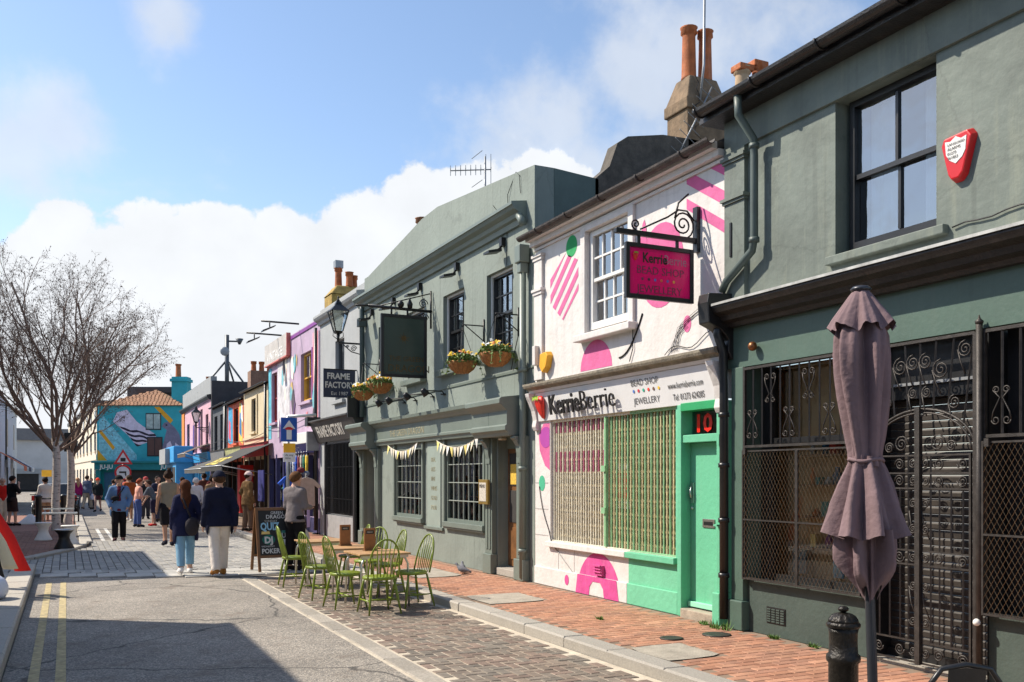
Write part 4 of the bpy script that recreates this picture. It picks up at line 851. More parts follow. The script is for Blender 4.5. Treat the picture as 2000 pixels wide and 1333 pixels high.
for i, w in enumerate(wins):
    sash(pb, w[0]+.02, w[1]-.02, w[2]+.02, w[3]-.02, F+.14, BLACKP if i else BLACKP, 3 if i == 1 else 4, 2, cw=.055, bw=.02, curtain=CURT)
    B('window_lining', WHITEP, pb, (F+.08, F+.11, w[0]+.001, w[0]+.04, w[2], w[3]-.041), (F+.08, F+.11, w[1]-.04, w[1]-.001, w[2], w[3]-.041), (F+.08, F+.11, w[0]+.001, w[1]-.001, w[3]-.04, w[3]-.001))
    B('window_sill', PGd, pb, (F-.14, F+.2, w[0]-.12, w[1]+.12, 3.58, 3.70), bevel=.01)
B('band_course', PGd, pb, (F-.02, F, P0, 13.15, 3.36, 3.40), (F-.02, F, 13.15, P1, 3.34, 3.38))
# shopfront entablature and porches
ent = [(0,2.46),(.10,2.46),(.12,2.52),(.15,2.54),(.15,2.58),(.12,2.60),(.12,2.86),(.16,2.88),(.20,2.93),(.27,2.96),(.28,3.02),(.0,3.08)]
MB().prof(14.525, 20.68, [(o,z-.10) for o,z in ent], F).build('entablature', PGd, pb)
def porch(y0, y1, o=.36):
    e = [(0,2.44),(o-.08,2.44),(o-.05,2.50),(o,2.53),(o,2.60),(o-.03,2.62),(o-.03,2.84),(o,2.87),(o+.06,2.92),(o+.10,2.95),(o+.10,3.02),(o+.06,3.05),(0,3.10)]; e = [(a,b-.14) for a,b in e]
    h_ = MB().prof(y0, y1, e, F).build('porch_hood', PGd, pb, bevel=.006)
    B('hood_joint', PGf, h_, (F-o+.028, F-o+.0299, (y0+y1)/2-.005, (y0+y1)/2+.005, 2.48, 2.70))
    for y in (y0-.13, y1-.31):
        pl_ = B('porch_column', PGd, pb, (F-.09, F, y, y+.28, .34, 2.295), bevel=.005)
        for k in range(2): B('column_fillet', PGd, pl_, (F-.104, F-.0905, y+.05+k*.11, y+.12+k*.11, .42, 1.86))
        B('column_base', PGd, pl_, (F-.13, F-.001, y-.03, y+.31, 0, .339), bevel=.012); B('column_block', PGd, pl_, (F-.115, F-.0905, y+.05, y+.23, 1.87, 1.96))
        MB().prof(y+.07, y+.21, [(o,z-.14) for o,z in ((.0915,2.10),(.115,2.10),(.13,2.18),(.14,2.28),(.19,2.36),(.24,2.40),(.23,2.435),(.0915,2.435))], F).build('console', PGd, pl_, bevel=.006)
porch(13.12, 14.52); porch(20.70, 22.06)
B('porch_lamp', mat('lamp_glass', (.5,.42,.3), .4), pb, (F-.16, F-.06, 13.68, 13.82, 2.25, 2.299), bevel=.015)
WD = mat('brown_door', (.19,.085,.03), .45, var=.35, vs=5)
def pubdoor(y0, y1):
    d_ = B('door', WD, pb, (F+.19, F+.24, y0+.001, y1-.001, .14, 2.12), bevel=.004)
    B('doorstep', GRAN, pb, (F-.04, F+.25, y0+.001, y1-.001, 0, .12), bevel=.01)
    for j in range(3): B('door_panel', [WD, MATS['room']][j > 0], d_, (F+.175, F+.1895, y0+.12, y1-.08, .26+j*.62, .80+j*.62), bevel=.004)
    B('door_notice', mat('yellow_notice', srgb(220,180,70), .6, var=.4, vs=30), d_, (F+.168, F+.1745, y1-.36, y1-.14, 1.52, 1.86)); B('door_head', PGd, pb, (F+.16, F+.24, y0+.001, y1-.001, 2.121, 2.359))
pubdoor(13.34, 14.16); pubdoor(20.98, 21.76)
BOTT = [mat('bottle_%d' % i, srgb(*c), .25, var=.2) for i, c in enumerate(((70,110,120),(150,90,60),(190,170,150),(60,90,60),(160,120,150),(210,120,40),(50,60,90)))]
for w, nc in ((low[0], 7), (low[1], 6)):
    y0, y1, z0, z1 = w; m_ = MB(); X = F+.03; nr = 4; cw = (y1-y0-.08)/nc; rh = (z1-z0-.10)/nr
    m_.box(X-.04,X+.05,y0,y0+.04,z0,z1); m_.box(X-.04,X+.05,y1-.04,y1,z0,z1); m_.box(X-.04,X+.05,y0+.04,y1-.04,z1-.04,z1); m_.box(X-.04,X+.05,y0+.04,y1-.04,z0,z0+.06)
    f_ = m_.build('window_frame', PGd, pb); ym = y0+.04; zm = z0+.06
    PALE = mat('pale_glazing_bar', (.30,.33,.29), .45, var=.1)
    for i in range(1, nc): B('glazing_bar', PALE, f_, (X-.022, X+.02, ym+i*cw-.0065, ym+i*cw+.0065, zm, z1-.04))
    for j in range(1, nr): B('glazing_bar', PALE, f_, (X-.026, X+.018, ym, y1-.04, zm+j*rh-.008, zm+j*rh+.008))
    for i in range(nc):
        for j in range(nr):
            a, b, c, d = ym+i*cw+.008, ym+(i+1)*cw-.008, zm+j*rh+.009, zm+(j+1)*rh-.009; tl = random.uniform(-.004, .004)
            MB().add([(X+tl,a,c),(X-tl,b,c),(X-tl,b,d),(X+tl,a,d)], [(0,3,2,1)]).build('pane', GS, f_)
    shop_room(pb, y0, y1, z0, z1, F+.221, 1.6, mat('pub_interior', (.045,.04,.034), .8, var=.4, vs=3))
    for j, z in enumerate((.86, 1.28, 1.66)):
        if j: B('bottle_shelf', WD, pb, (F+.36, F+.52, y0+.02, y1-.02, z-.02, z))
        y = y0+.12
        while y < y1-.1:
            h_ = random.uniform(.14,.30); r_ = random.uniform(.025,.05)
            MB().lathe([(r_,0),(r_,h_*.55),(r_*.35,h_*.72),(r_*.35,h_)], (F+.44, y, z), 8).build('bottle', random.choice(BOTT), label='small bottle or glass behind the panes of the pub window %s' % ('nearest the bead shop' if nc == 7 else 'farther from the bead shop'), cat='bottle', group='bottles in the pub windows'); y += random.uniform(.14,.34)
    B('window_sill', PGd, pb, (F-.10, F+.1, y0-.10, y1+.06, .70, .798), (F-.075, F, y0-.08, y1+.04, .665, .70), bevel=.008)
    for y in (y0-.10, y1+.02): B('window_pilaster', PGd, pb, (F-.06, F, y, y+.08, .80, 2.355), bevel=.004)
B('apron_panel', PGd, pb, (F-.05, F, 16.62, 17.64, .60, .66), bevel=.008); B('panel', mat('sage_panel', (.26,.31,.27), .6, var=.1), pb, (F-.02, F, 16.78, 17.5, .66, 2.35))
for i, t in enumerate(('REAL','ALES','FINE','WINES','GOOD','FOOD')): text_mb(t, .12, on_wall(17.28, 1.95-i*.19, F-.02), .002, sx=.9).build('panel_lettering', mat('faded_gold', (.33,.31,.20), .6, var=.3), pb)
text_mb('THE GREEN DRAGON', .20, on_wall(19.6, 2.53, F-.12), .003, sx=1.1).build('fascia_lettering', mat('faded_gold2', (.33,.30,.19), .6, var=.4, vs=10), pb)
# gutter pipe between pub and bead shop
MB().tube([(F-.10,13.02,5.62),(F-.12,13.02,5.70),(F-.12,13.10,5.78),(F-.02,13.2,5.80)], .06, 10).build('pipe_swan_neck', PGd, pb)
B('hopper', PGd, pb, (F-.20, F-.02, 12.93, 13.12, 5.02, 5.30), (F-.17, F-.03, 12.96, 13.09, 4.86, 5.02), bevel=.015)
MB().tube([(F-.10,13.02,5.0),(F-.10,13.02,.05)], .055, 10).build('downpipe', PGd, pb)
for z in (3.3, 1.75, .45): MB().lathe([(.075,0),(.075,.06)], (F-.10, 13.02, z), 12).build('pipe_collar', PGd, pb)
MB().tube([(F-.08,21.82,5.85),(F-.10,21.82,5.7),(F-.10,21.80,5.5),(F-.10,21.80,3.1)], .06, 10).build('downpipe', mat('dark_teal_pipe', (.05,.075,.075), .5), pb); B('hopper', MATS['dark_teal_pipe'], pb, (F-.2, F-.02, 21.72, 21.90, 5.3, 5.5))
q = MB(); q.tube([(F-.01,13.75,6.15),(F-.03,13.72,6.3),(F+.02,13.5,6.62),(F-.02,13.3,6.5),(F-.02,13.26,6.2)], .006, 4); q.tube([(F-.28,13.75,6.1),(F-.01,13.78,5.85),(F-.01,13.8,5.15)], .006, 4); q.tube([(F-.02,13.3,4.0),(F-.05,13.45,3.6),(F-.02,13.6,3.4)], .008, 4); q.tube([(F-.24,19.9-.16*i,3.0-.02-.10*math.sin(i*math.pi/12)) for i in range(13)], .008, 4); q.build('loose_cable', IRON, pb)
# sign lights
LZ = -.17
for i, y in enumerate((13.9, 15.9, 17.9, 19.6, 21.2)):
    lp = empty('facade_lamp', (F, y, 5.7), 'small black floodlight under the pub cornice, '+('right by the bead shop downpipe','above the gap between the two visible sash windows','above the hanging pub sign','just left of the hanging pub sign','at the frame shop end')[i], 'lamp', group='floodlights under the pub cornice')
    B('lamp_base', IRON, lp, (F-.08, F-.001, y-.05, y+.05, 5.49, 5.63)); MB().add([(F-.10,y-.11,5.38),(F-.10,y+.11,5.38),(F-.34,y+.11,5.33),(F-.34,y-.11,5.33),(F-.10,y-.11,5.43),(F-.10,y+.11,5.43),(F-.34,y+.11,5.37),(F-.34,y-.11,5.37)], [(0,1,2,3),(4,7,6,5),(0,4,5,1),(1,5,6,2),(2,6,7,3),(3,7,4,0)]).build('lamp_head', IRON, lp)
    MB().tube([(F-.05,y,5.49),(F-.14,y,5.41)], .018, 6).build('lamp_arm', IRON, lp)
for i, (y, dy) in enumerate(((18.9,.35),(18.2,.35),(17.2,.2),(16.6,-.2))):
    sp = empty('spotlight', (F, y, 3.2), 'black spotlight on a long arm over the pub fascia, '+('leftmost of four','second from the left of four','third from the left of four','rightmost of four')[i], 'lamp', group='spotlights over the pub fascia')
    MB().tube([(F-.01,y,3.25),(F-.06,y,3.30),(F-.45,y+dy,3.28)], .012, 6).build('lamp_arm', IRON, sp); MB().lathe([(.06,-.01),(.06,.01)], (F-.02,y,3.24), 10).build('lamp_rose', IRON, sp)
    m_ = MB(); m_.lathe([(.035,.06),(.05,.05),(.075,-.08),(.07,-.085),(.04,.0)], (0,0,0), 12); o = m_.build('lamp_shade', IRON, sp, local=True); o.location = (-.50, dy, .06); o.rotation_euler = (0, -.7, 0)
# bunting
FL = [mat('flag_%d' % i, c, .8, var=.1) for i, c in enumerate(((.72,.66,.55),(.75,.62,.20),(.74,.72,.68),(.62,.54,.40)))]
for y0, y1, lab in ((14.62,16.62,'cream and yellow bunting over the pub window nearest the bead shop'),(17.7,19.62,'cream and yellow bunting over the farther pub window')):
    bn = empty('bunting', (F-.14, (y0+y1)/2, 2.2), lab, 'bunting'); n_ = 12; cat_ = lambda t: (F-.16, y1+(y0-y1)*t, 2.345-.26*4*t*(1-t)*.6)
    MB().tube([cat_(i/20) for i in range(21)], .006, 4).build('string', FL[0], bn)
    for i in range(n_):
        t = (i+.5)/n_; a, b = cat_(t-.036), cat_(t+.036); c_ = cat_(t); tip = (c_[0]-random.uniform(-.02,.05), c_[1]+random.uniform(-.02,.02), c_[2]-.19); mid = ((a[0]+b[0])/2-.012, (a[1]+b[1])/2, (a[2]+b[2])/2-.08)
        MB().add([a, b, tip, mid], [(0,3,1),(0,2,3),(3,2,1)], 0, True).build('flag', FL[(i*3+1) % 4], bn)
# menu box, pigeons by the column
mb_ = empty('menu_box', (F-.3, 14.45, 1.2), 'brass framed menu box on the pub column', 'menu box')
B('frame', mat('brass', (.45,.30,.08), .35, .6, var=.3), mb_, (F-.17, F-.125, 14.22, 14.60, 1.18, 1.60), bevel=.006); B('menu_sheet', mat('menu_paper', (.55,.5,.42), .6, var=.5, vs=40), mb_, (F-.176, F-.1705, 14.27, 14.55, 1.23, 1.55))
text_mb('MENU', .085, on_wall(14.535, 1.46, F-.176), .001).build('menu_text', TEXT_K, mb_)
def pigeon(x, y, rz, lab):
    b = empty('pigeon', (x, y, 0), lab, 'bird', rz); m_ = MB(); vs = []; n_ = 10
    secs = [(-.16,.05,.008,.012),(-.10,.065,.028,.022),(-.04,.075,.05,.045),(.02,.085,.058,.055),(.08,.10,.045,.05),(.11,.135,.025,.03),(.125,.165,.024,.026),(.15,.17,.018,.018),(.17,.165,.004,.004)]
    for a, z_, w_, h_ in secs:
        for j in range(n_): t = 2*math.pi*j/n_; vs.append((a, w_*math.cos(t), z_+h_*math.sin(t)))
    m_.add(vs, [(i*n_+j, i*n_+(j+1)%n_, (i+1)*n_+(j+1)%n_, (i+1)*n_+j) for i in range(len(secs)-1) for j in range(n_)], 0, True)
    for s_ in (-1, 1): m_.tube([(0,s_*.025,.05),(.0,s_*.025,.0),(.03,s_*.025,.0)], .006, 4, 1)
    m_.build('body', [mat('pigeon_grey', (.16,.16,.18), .8, var=.5, vs=30), TERRA], b, local=True)
pigeon(6.12, 14.62, 1.2, 'grey pigeon at the foot of the pub porch column, left of the pair'); pigeon(6.05, 14.42, 2.2, 'grey pigeon at the foot of the pub porch column, right of the pair')
# aerial and pots over the pub parapet
ae = empty('tv_aerial', (7.3, 16.3, 6.8), 'tv aerial on a pole above the pub parapet', 'aerial'); q = MB().tube([(7.3,16.3,6.4),(7.3,16.3,7.85)], .02, 6).tube([(6.7,16.6,7.58),(7.4,16.25,7.60)], .012, 4)
for i in range(9): a = Vector((6.7,16.6,7.58)).lerp(Vector((7.4,16.25,7.60)), i/8); w_ = .10 if i < 7 else .30; q.tube([a+Vector((0,0,-w_)), a+Vector((0,0,w_))], .007, 4); q.tube([a+Vector((-.05,-.12,0)), a+Vector((.05,.12,0))], .007, 4)
for dz in (-.28,.28): q.tube([(7.15,16.1,7.6+dz),(7.15,16.6,7.6+dz)], .008, 4)
q.build('aerial', GALV, ae)
pc = empty('chimney_stack', (8.2, 21.5, 6), 'brown chimney pots showing over the left end of the pub parapet', 'chimney'); B('stack', CHST, pc, (7.8,8.8,21.2,21.8,5.8,7.3)); pot(pc, 7.95, 21.55, 7.3, .75, .16, mat('brown_pot', (.24,.10,.045), .8, var=.3)); pot(pc, 8.55, 21.4, 7.3, .62, .15)
# ================================================================== FRAME FACTORY
FG = mat('grey_render', (.34,.35,.35), .8, var=.12, vs=1.5, bump=.3, bs=14, stain=.3, scol=(.25,.25,.25)); FD = mat('slate_paint', (.055,.065,.075), .5, var=.2)
ff = empty('frame_shop', (F, 24.1, 0), 'narrow grey picture framing shop with dark fascia', 'shop')
A0, A1 = 21.925, 26.3
wall('wall', FG, ff, A0, A1, 0, 6.0, [(23.75,24.65,3.70,5.32),(22.75,25.5,.62,2.58),(21.98,22.62,0,2.5)], F, rev=.2)
B('parapet', FG, ff, (F, F+.3, A0, A1, 6.0, 6.42)); MB().prof(A0+.02, A1+.05, [(0,5.98),(.06,5.98),(.08,6.06),(.16,6.10),(.20,6.16),(.20,6.22),(0,6.25)], F).build('cornice', FG, ff)
sash(ff, 23.76, 24.64, 3.72, 5.30, F+.12, FD, 2, 1); B('window_sill', FG, ff, (F-.1, F, 23.62, 24.75, 3.60, 3.70), bevel=.01)
FDK = mat('dark_fascia', (.06,.058,.055), .5, var=.3)
MB().prof(22.0, A1+.05, [(0,2.62),(.06,2.62),(.30,3.16),(.36,3.19),(.36,3.23),(0,3.29)], F).build('fascia_sign', FDK, ff); B('fascia_end_box', BLACKP, ff, (F-.42, F-.001, A0, 22.0, 3.10, 3.62), (F-.38, F-.001, A1-.02, A1+.30, 3.1, 3.36))
f2 = lambda y0, z0: (lambda a, b, c: (F-.06-.444*(z0+b-2.62)-.008-c, y0-a, z0+b))
text_mb('FRAME FACTORY', .40, f2(25.9, 2.76), .004, bold=.012, sx=.88).build('fascia_lettering', mat('cream_letter', (.62,.60,.54), .6, var=.1), ff)
B('stall_riser', mat('grey_riser', (.30,.30,.30), .7, var=.2, stain=.3), ff, (F-.04, F, 22.75, 25.55, 0, .60)); B('corner_post', BLACKP, ff, (F-.06, F+.1, 22.62, 22.75, 0, 2.65), (F-.06, F+.1, 25.5, 25.62, 0, 2.65))
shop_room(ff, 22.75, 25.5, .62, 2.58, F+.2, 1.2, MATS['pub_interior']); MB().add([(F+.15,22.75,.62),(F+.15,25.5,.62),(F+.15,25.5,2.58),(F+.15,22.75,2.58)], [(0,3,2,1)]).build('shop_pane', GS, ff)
gr = B('window_grille', IRON, ff, (F-.03, F-.005, 22.76, 25.5, .64, .67), (F-.03, F-.005, 22.76, 25.5, 2.54, 2.57), (F-.03, F-.005, 22.76, 25.5, 1.05, 1.07), (F-.03, F-.005, 22.76, 25.5, 1.9, 1.92))
for i in range(20): MB().bar((F-.035, 22.82+i*.138, .66), (F-.035, 22.82+i*.138, 2.55), .02).build('grille_bar', IRON, gr)
d_ = B('door', mat('grey_green_door', (.20,.23,.22), .5), ff, (F+.15, F+.2, 21.98, 22.62, .0, 2.5)); B('door_pane', mat('pale_pane', (.35,.42,.40), .15, var=.4, vs=5), d_, (F+.13, F+.149, 22.08, 22.52, 1.1, 2.25)); MB().ball((F+.1,22.56,1.0), .03, 8).build('door_handle', STEEL, d_)
fc = empty('chimney_stack', (7.5, 27, 6), 'yellow lichened chimney with three pots above the frame shop', 'chimney'); LCH = mat('yellow_lichen', (.36,.24,.06), .9, var=.55, vs=4, bump=.5)
q = MB(); q.box(6.95,8.0,26.45,27.3,5.9,7.0); q.add([(6.93,26.43,7.0),(8.02,26.43,7.0),(8.02,27.32,7.0),(6.93,27.32,7.0),(7.15,26.6,7.28),(7.85,26.6,7.28),(7.85,27.15,7.28),(7.15,27.15,7.28)], [(0,1,5,4),(1,2,6,5),(2,3,7,6),(3,0,4,7),(4,5,6,7)]); q.build('stack', LCH, fc, bevel=.03)
pot(fc, 7.3, 27.0, 7.26, .62, .11); pot(fc, 7.55, 26.7, 7.26, .45, .11); pot(fc, 7.75, 26.9, 7.26, .40, .10); B('pot_cowl', GALV, fc, (7.18,7.42,26.88,27.12,7.86,8.08))
# ================================================================== FARTHER SHOPS ON THE RIGHT
def house(name, label, y0, y1, top, m_, wins=(), X=F, cornice=None, gut=True, roof=True, fascia=None, shop=None, cat='shop', pipe=None, zlow=2.75):
    h_ = empty(name, (X, (y0+y1)/2, 0), label, cat); so_ = [(y0+.25, y1-.25, .45, zlow-.45)] if shop else []
    wall('wall', m_, h_, y0, y1, 0, top, [w[:4] for w in wins]+so_, X, rev=.18)
    for w in wins:
        sash(h_, w[0]+.02, w[1]-.02, w[2]+.02, w[3]-.02, X+.12, w[4] if len(w) > 4 else BLACKP, 2, 1); B('window_sill', w[5] if len(w) > 5 else m_, h_, (X-.09, X, w[0]-.08, w[1]+.08, w[2]-.09, w[2]-.005))
    if gut: gutter(h_, y0, y1, X, top+.06, .16, .06, BLACKP, False)
    if roof: MB().add([(X-.1,y0,top+.04),(X-.1,y1,top+.04),(X+3,y1,top+1.35),(X+3,y0,top+1.35),(X+6,y0,top),(X+6,y1,top)], [(0,3,2,1),(2,3,4,5),(0,4,3),(1,2,5)]).build('roof', roof if roof is not True else MATS['slate'], h_)
    if fascia: MB().prof(y0+.05, y1-.05, [(0,zlow-.32),(.08,zlow-.32),(.14,zlow+.12),(.2,zlow+.16),(0,zlow+.2)], X).build('fascia_sign', fascia, h_)
    if shop:
        shop_room(h_, y0+.25, y1-.25, .45, zlow-.45, X+.19, 1.6, MATS['pub_interior']); MB().add([(X+.14,y0+.25,.45),(X+.14,y1-.25,.45),(X+.14,y1-.25,zlow-.45),(X+.14,y0+.25,zlow-.45)], [(0,3,2,1)]).build('shop_pane', GS, h_)
        n_ = max(2, int((y1-y0)/1.1))
        for i in range(n_+1): yy = y0+.25+(y1-y0-.5)*i/n_; B('shop_post', shop, h_, (X-.03, X+.12, yy-.05, yy+.05, .0, zlow-.33))
        B('stall_riser', shop, h_, (X-.02, X, y0+.02, y1-.02, 0, .44))
    if pipe: MB().tube([(X-.1,pipe,top),(X-.1,pipe,.1)], .05, 8).build('downpipe', BLACKP, h_)
    return h_
LIL = mat('lilac_mural_wall', (.46,.34,.46), .75, var=.25, vs=1.2, stain=.35, scol=(.30,.30,.32)); YWN = mat('yellow_frame', srgb(215,165,60), .5); PUR = mat('purple_frame', srgb(130,50,140), .5)
mu = house('mural_shop', 'lilac mural covered clothes shop with sign board on its roofline', 26.32, 33.8, 5.95, LIL, [(27.3,28.75,3.95,5.45,YWN),(32.35,33.25,3.55,5.3,mat('dark_red_frame', (.3,.03,.03), .5))], roof=False, gut=False, shop=mat('indigo_paint', (.06,.06,.16), .5), pipe=26.45)
B('parapet', LIL, mu, (F, F+.25, 26.32, 30.2, 5.95, 6.25)); B('purple_reveal', PUR, mu, (F-.02, F, 27.2, 27.3, 3.9, 5.5)); B('mural_panel', mat('mural_white', (.62,.60,.62), .8, var=.5, vs=2.5), mu, (F-.012, F-.002, 30.3, 32.2, 3.0, 5.55)); B('mural_panel', mat('mural_cyan', srgb(90,180,200), .8, var=.6, vs=2.5), mu, (F-.012, F-.002, 33.3, 33.78, 3.0, 5.5)); B('mural_panel', mat('mural_pink', srgb(235,150,160), .8, var=.45, vs=2), mu, (F-.012, F-.002, 26.55, 27.15, 3.0, 5.9))
rs = random.Random(5)
for i in range(34):
    y, z = rs.uniform(26.8, 33.4), rs.uniform(3.0, 5.8)
    if (27.1 < y < 28.9 and z > 3.7) or 32.1 < y < 33.4: continue
    c = rs.choice(((230,140,150),(80,70,80),(240,230,210),(200,170,110),(90,60,110),(120,180,190),(180,90,80))); rr = rs.uniform(.10,.32); n_ = 9
    MB().plate([(y+rr*rs.uniform(.5,1.1)*math.cos(k*2*math.pi/n_), z+rr*1.7*rs.uniform(.5,1.1)*math.sin(k*2*math.pi/n_)) for k in range(n_)], F-.0125-i*.0002, .002).build('mural_shape', mat('mural_%d_%d_%d' % c, srgb(*c), .8, var=.3), mu)
sb = B('sign_board', mat('pale_signboard', (.50,.47,.44), .7, var=.2, vs=2), mu, (F-.14, F-.02, 30.2, 33.85, 5.62, 6.34)); B('sign_trim', mat('pink_trim', srgb(200,110,100), .6), sb, (F-.15, F-.02, 30.2, 33.85, 5.575, 5.619), (F-.145, F-.01, 30.16, 30.2, 5.6, 6.34)); text_mb('VINTAGE', .42, on_wall(33.4, 5.70, F-.14), .004, sx=1.5, bold=.01).build('sign_lettering', mat('white_letter', (.75,.73,.70), .6), sb)
B('sign_mould', PUR, mu, (F-.03, F-.001, 26.4, 30.1, 6.10, 6.2)); 
for i, y in enumerate((29.0, 31.6)):
    fl = empty('floodlight_arm', (F, y, 6.3), ['floodlight on a long arm over the lilac shop, nearer one','floodlight on a long arm over the lilac shop, farther one'][i], 'lamp'); MB().tube([(F,y,6.45),(F-1.15,y+.1,6.48)], .03, 6).build('arm', IRON, fl); MB().add([(F-.75,y-.1,6.32),(F-.75,y+.2,6.32),(F-1.15,y+.2,6.12),(F-1.15,y-.1,6.12),(F-.73,y-.1,6.36),(F-.73,y+.2,6.36),(F-1.13,y+.2,6.18),(F-1.13,y-.1,6.18)], [(0,1,2,3),(4,7,6,5),(0,4,5,1),(1,5,6,2),(2,6,7,3),(3,7,4,0)]).build('lamp_head', IRON, fl); MB().tube([(F-.9,y+.05,6.46),(F-.9,y+.05,6.3)], .02, 5).build('bracket', IRON, fl)
# shop canopy box and blue fascia
B('shutter_box', WHITEP, mu, (F-.35, F-.002, 26.5, 29.8, 2.62, 2.95), bevel=.02); B('box_bracket', GALV, mu, (F-.36, F-.002, 26.38, 26.5, 2.40, 2.95)); MB().prof(26.5, 29.8, [(.05,2.36),(.12,2.36),(.34,2.62),(.05,2.62)], F).build('fascia_sign', mat('violet_fascia', srgb(105,105,175), .6, var=.15), mu); text_mb('VINTAGE', .26, lambda a,b,c: (F-.13-.85*b-c, 29.2-a, 2.37+b), .004, sx=1.3).build('fascia_lettering', mat('pale_violet_letter', (.6,.6,.7), .6), mu)
CRM = mat('cream_render', (.60,.50,.33), .8, var=.12, vs=1.5, stain=.2, scol=(.45,.38,.28)); TILE = mat('brown_roof', (.10,.07,.05), .8, var=.4, vs=3)
ch_ = house('cream_shop', 'cream rendered shop with red fascia under a striped black awning', 33.85, 39.0, 5.05, CRM, [(36.3,37.3,3.4,4.7)], roof=TILE, fascia=mat('red_fascia', srgb(200,60,65), .6, var=.15), shop=mat('brown_paint', (.09,.05,.03), .5), pipe=33.95)
B('red_pilaster', mat('bright_red', srgb(215,30,25), .5, var=.1), ch_, (F-.55, F-.05, 36.6, 37.2, .25, 2.1)); B('sill_band', CRM, ch_, (F-.06, F, 34.2, 38.9, 3.12, 3.22)); B('brown_stain', CRM, ch_, (F-.05, F, 35.9, 36.1, 3.3, 4.8))
mh = house('painted_shop', 'small shop front painted with a bright figure mural', 39.05, 43.2, 4.85, mat('mural_red', srgb(200,90,60), .8, var=.5, vs=2), [(40.4,41.6,3.1,4.6)], roof=TILE, fascia=mat('green_pale_fascia', srgb(170,170,120), .7, var=.4, vs=4), shop=BLACKP)
for i, (a, b, c, d, cc) in enumerate(((39.3,40.2,3.0,4.8,(225,200,90)),(39.5,40.1,3.3,4.4,(50,110,170)),(41.75,43.1,3.0,4.8,(60,150,190)),(42.3,42.9,3.2,4.2,(220,80,110)),(39.2,39.7,3.9,4.75,(230,230,220)))):
    MB().plate([(a,c),(b,c+.2),(b-.1,d),(a+.1,d-.15)], F-.001-i*.0015, .003).build('mural_shape', mat('pm_%d' % i, srgb(*cc), .8, var=.4, vs=4), mh)
dk = house('dark_house', 'charcoal painted narrow house with tall window', 43.25, 48.0, 5.0, mat('charcoal', (.07,.075,.085), .7, var=.2), [(44.3,45.5,2.9,4.6),(46.4,47.4,2.9,4.6)], roof=TILE, shop=BLACKP, pipe=43.4, fascia=mat('grey_fascia2', (.2,.2,.2), .6)); B('bay_column', FG, dk, (F-.08, F, 43.6, 44.1, 2.8, 4.9))
PK_ = mat('rose_render', (.62,.36,.42), .8, var=.22, vs=1.5)
pk = house('pink_house', 'pink corner house with grey parapet and tall narrow windows', 48.7, 61.2, 5.55, PK_, [(49.6,50.6,3.2,4.9),(51.8,52.7,3.2,5.3),(54.2,55.2,3.0,4.8),(57.6,59.0,3.0,4.8)], roof=False, gut=False, shop=mat('sky_blue_paint', srgb(70,160,215), .5), fascia=mat('sky_blue_fascia', srgb(60,160,220), .5, var=.15))
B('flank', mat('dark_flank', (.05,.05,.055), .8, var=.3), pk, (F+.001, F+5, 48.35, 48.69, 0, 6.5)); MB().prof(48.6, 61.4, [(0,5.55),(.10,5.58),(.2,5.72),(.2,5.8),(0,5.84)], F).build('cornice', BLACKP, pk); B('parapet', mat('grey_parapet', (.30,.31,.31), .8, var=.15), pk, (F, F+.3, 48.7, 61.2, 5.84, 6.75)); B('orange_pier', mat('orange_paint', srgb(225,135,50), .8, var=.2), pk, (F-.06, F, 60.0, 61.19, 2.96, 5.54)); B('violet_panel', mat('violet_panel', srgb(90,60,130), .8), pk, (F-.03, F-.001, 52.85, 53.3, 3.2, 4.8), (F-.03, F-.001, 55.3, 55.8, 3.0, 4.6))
pc2 = empty('chimney_stack', (F+2, 56, 6), 'single brick pot behind the pink house parapet', 'chimney'); B('stack', CHST, pc2, (7.6,8.6,58.3,59.2,5.6,7.0)); pot(pc2, 7.9, 58.8, 7.0, .75, .22)
# rooftops behind: brick stacks
for i, (x, y, z, lab) in enumerate(((8.6,38.5,6.1,'row of brick stacks with pots behind the cream shop roof, nearer'),(8.3,42.5,6.0,'row of brick stacks with pots behind the cream shop roof, farther'))):
    s_ = empty('chimney_stack', (x, y, 5), lab, 'chimney'); B('stack', mat('old_brick', (.27,.16,.11), .9, var=.4, vs=6), s_, (x-.9, x+.9, y-.4, y+.4, 5.2, z+.4)); [pot(s_, x-.7+j*.35, y, z+.4, .45, .12) for j in range(4)]
B('roof_vent', BLACKP, None, (8.0,8.5,36.5,37.0,5.4,6.9), (7.9,8.6,36.4,37.1,6.4,6.85), label='black roof ventilator behind the cream shop', cat='vent')
ms = empty('radio_mast', (8.1, 53.5, 6.6), 'grey steel radio mast with stays and horn on the roofs', 'mast'); q = MB().tube([(8.1,53.5,5.8),(8.1,53.5,9.6)], .12, 8)
for a, b in ((-1.5,.3),(1.3,-.4),(.8,1.2)): q.tube([(8.1,53.5,8.2),(8.1+a,53.5+b,6.3)], .06, 6)
q.build('mast', mat('dark_steel', (.11,.12,.13), .5, .5), ms); MB().ball((7.95,53.3,8.65), .26, 10, sc=(1,.4,1)).build('dish', mat('pale_dish', (.3,.32,.34), .5), ms); MB().tube([(8.1,53.5,9.25),(8.75,53.3,9.25)], .05, 6).lathe([(.06,-.02),(.22,.3)], (8.75,53.3,9.1), 8).build('horn', MATS['dark_steel'], ms)
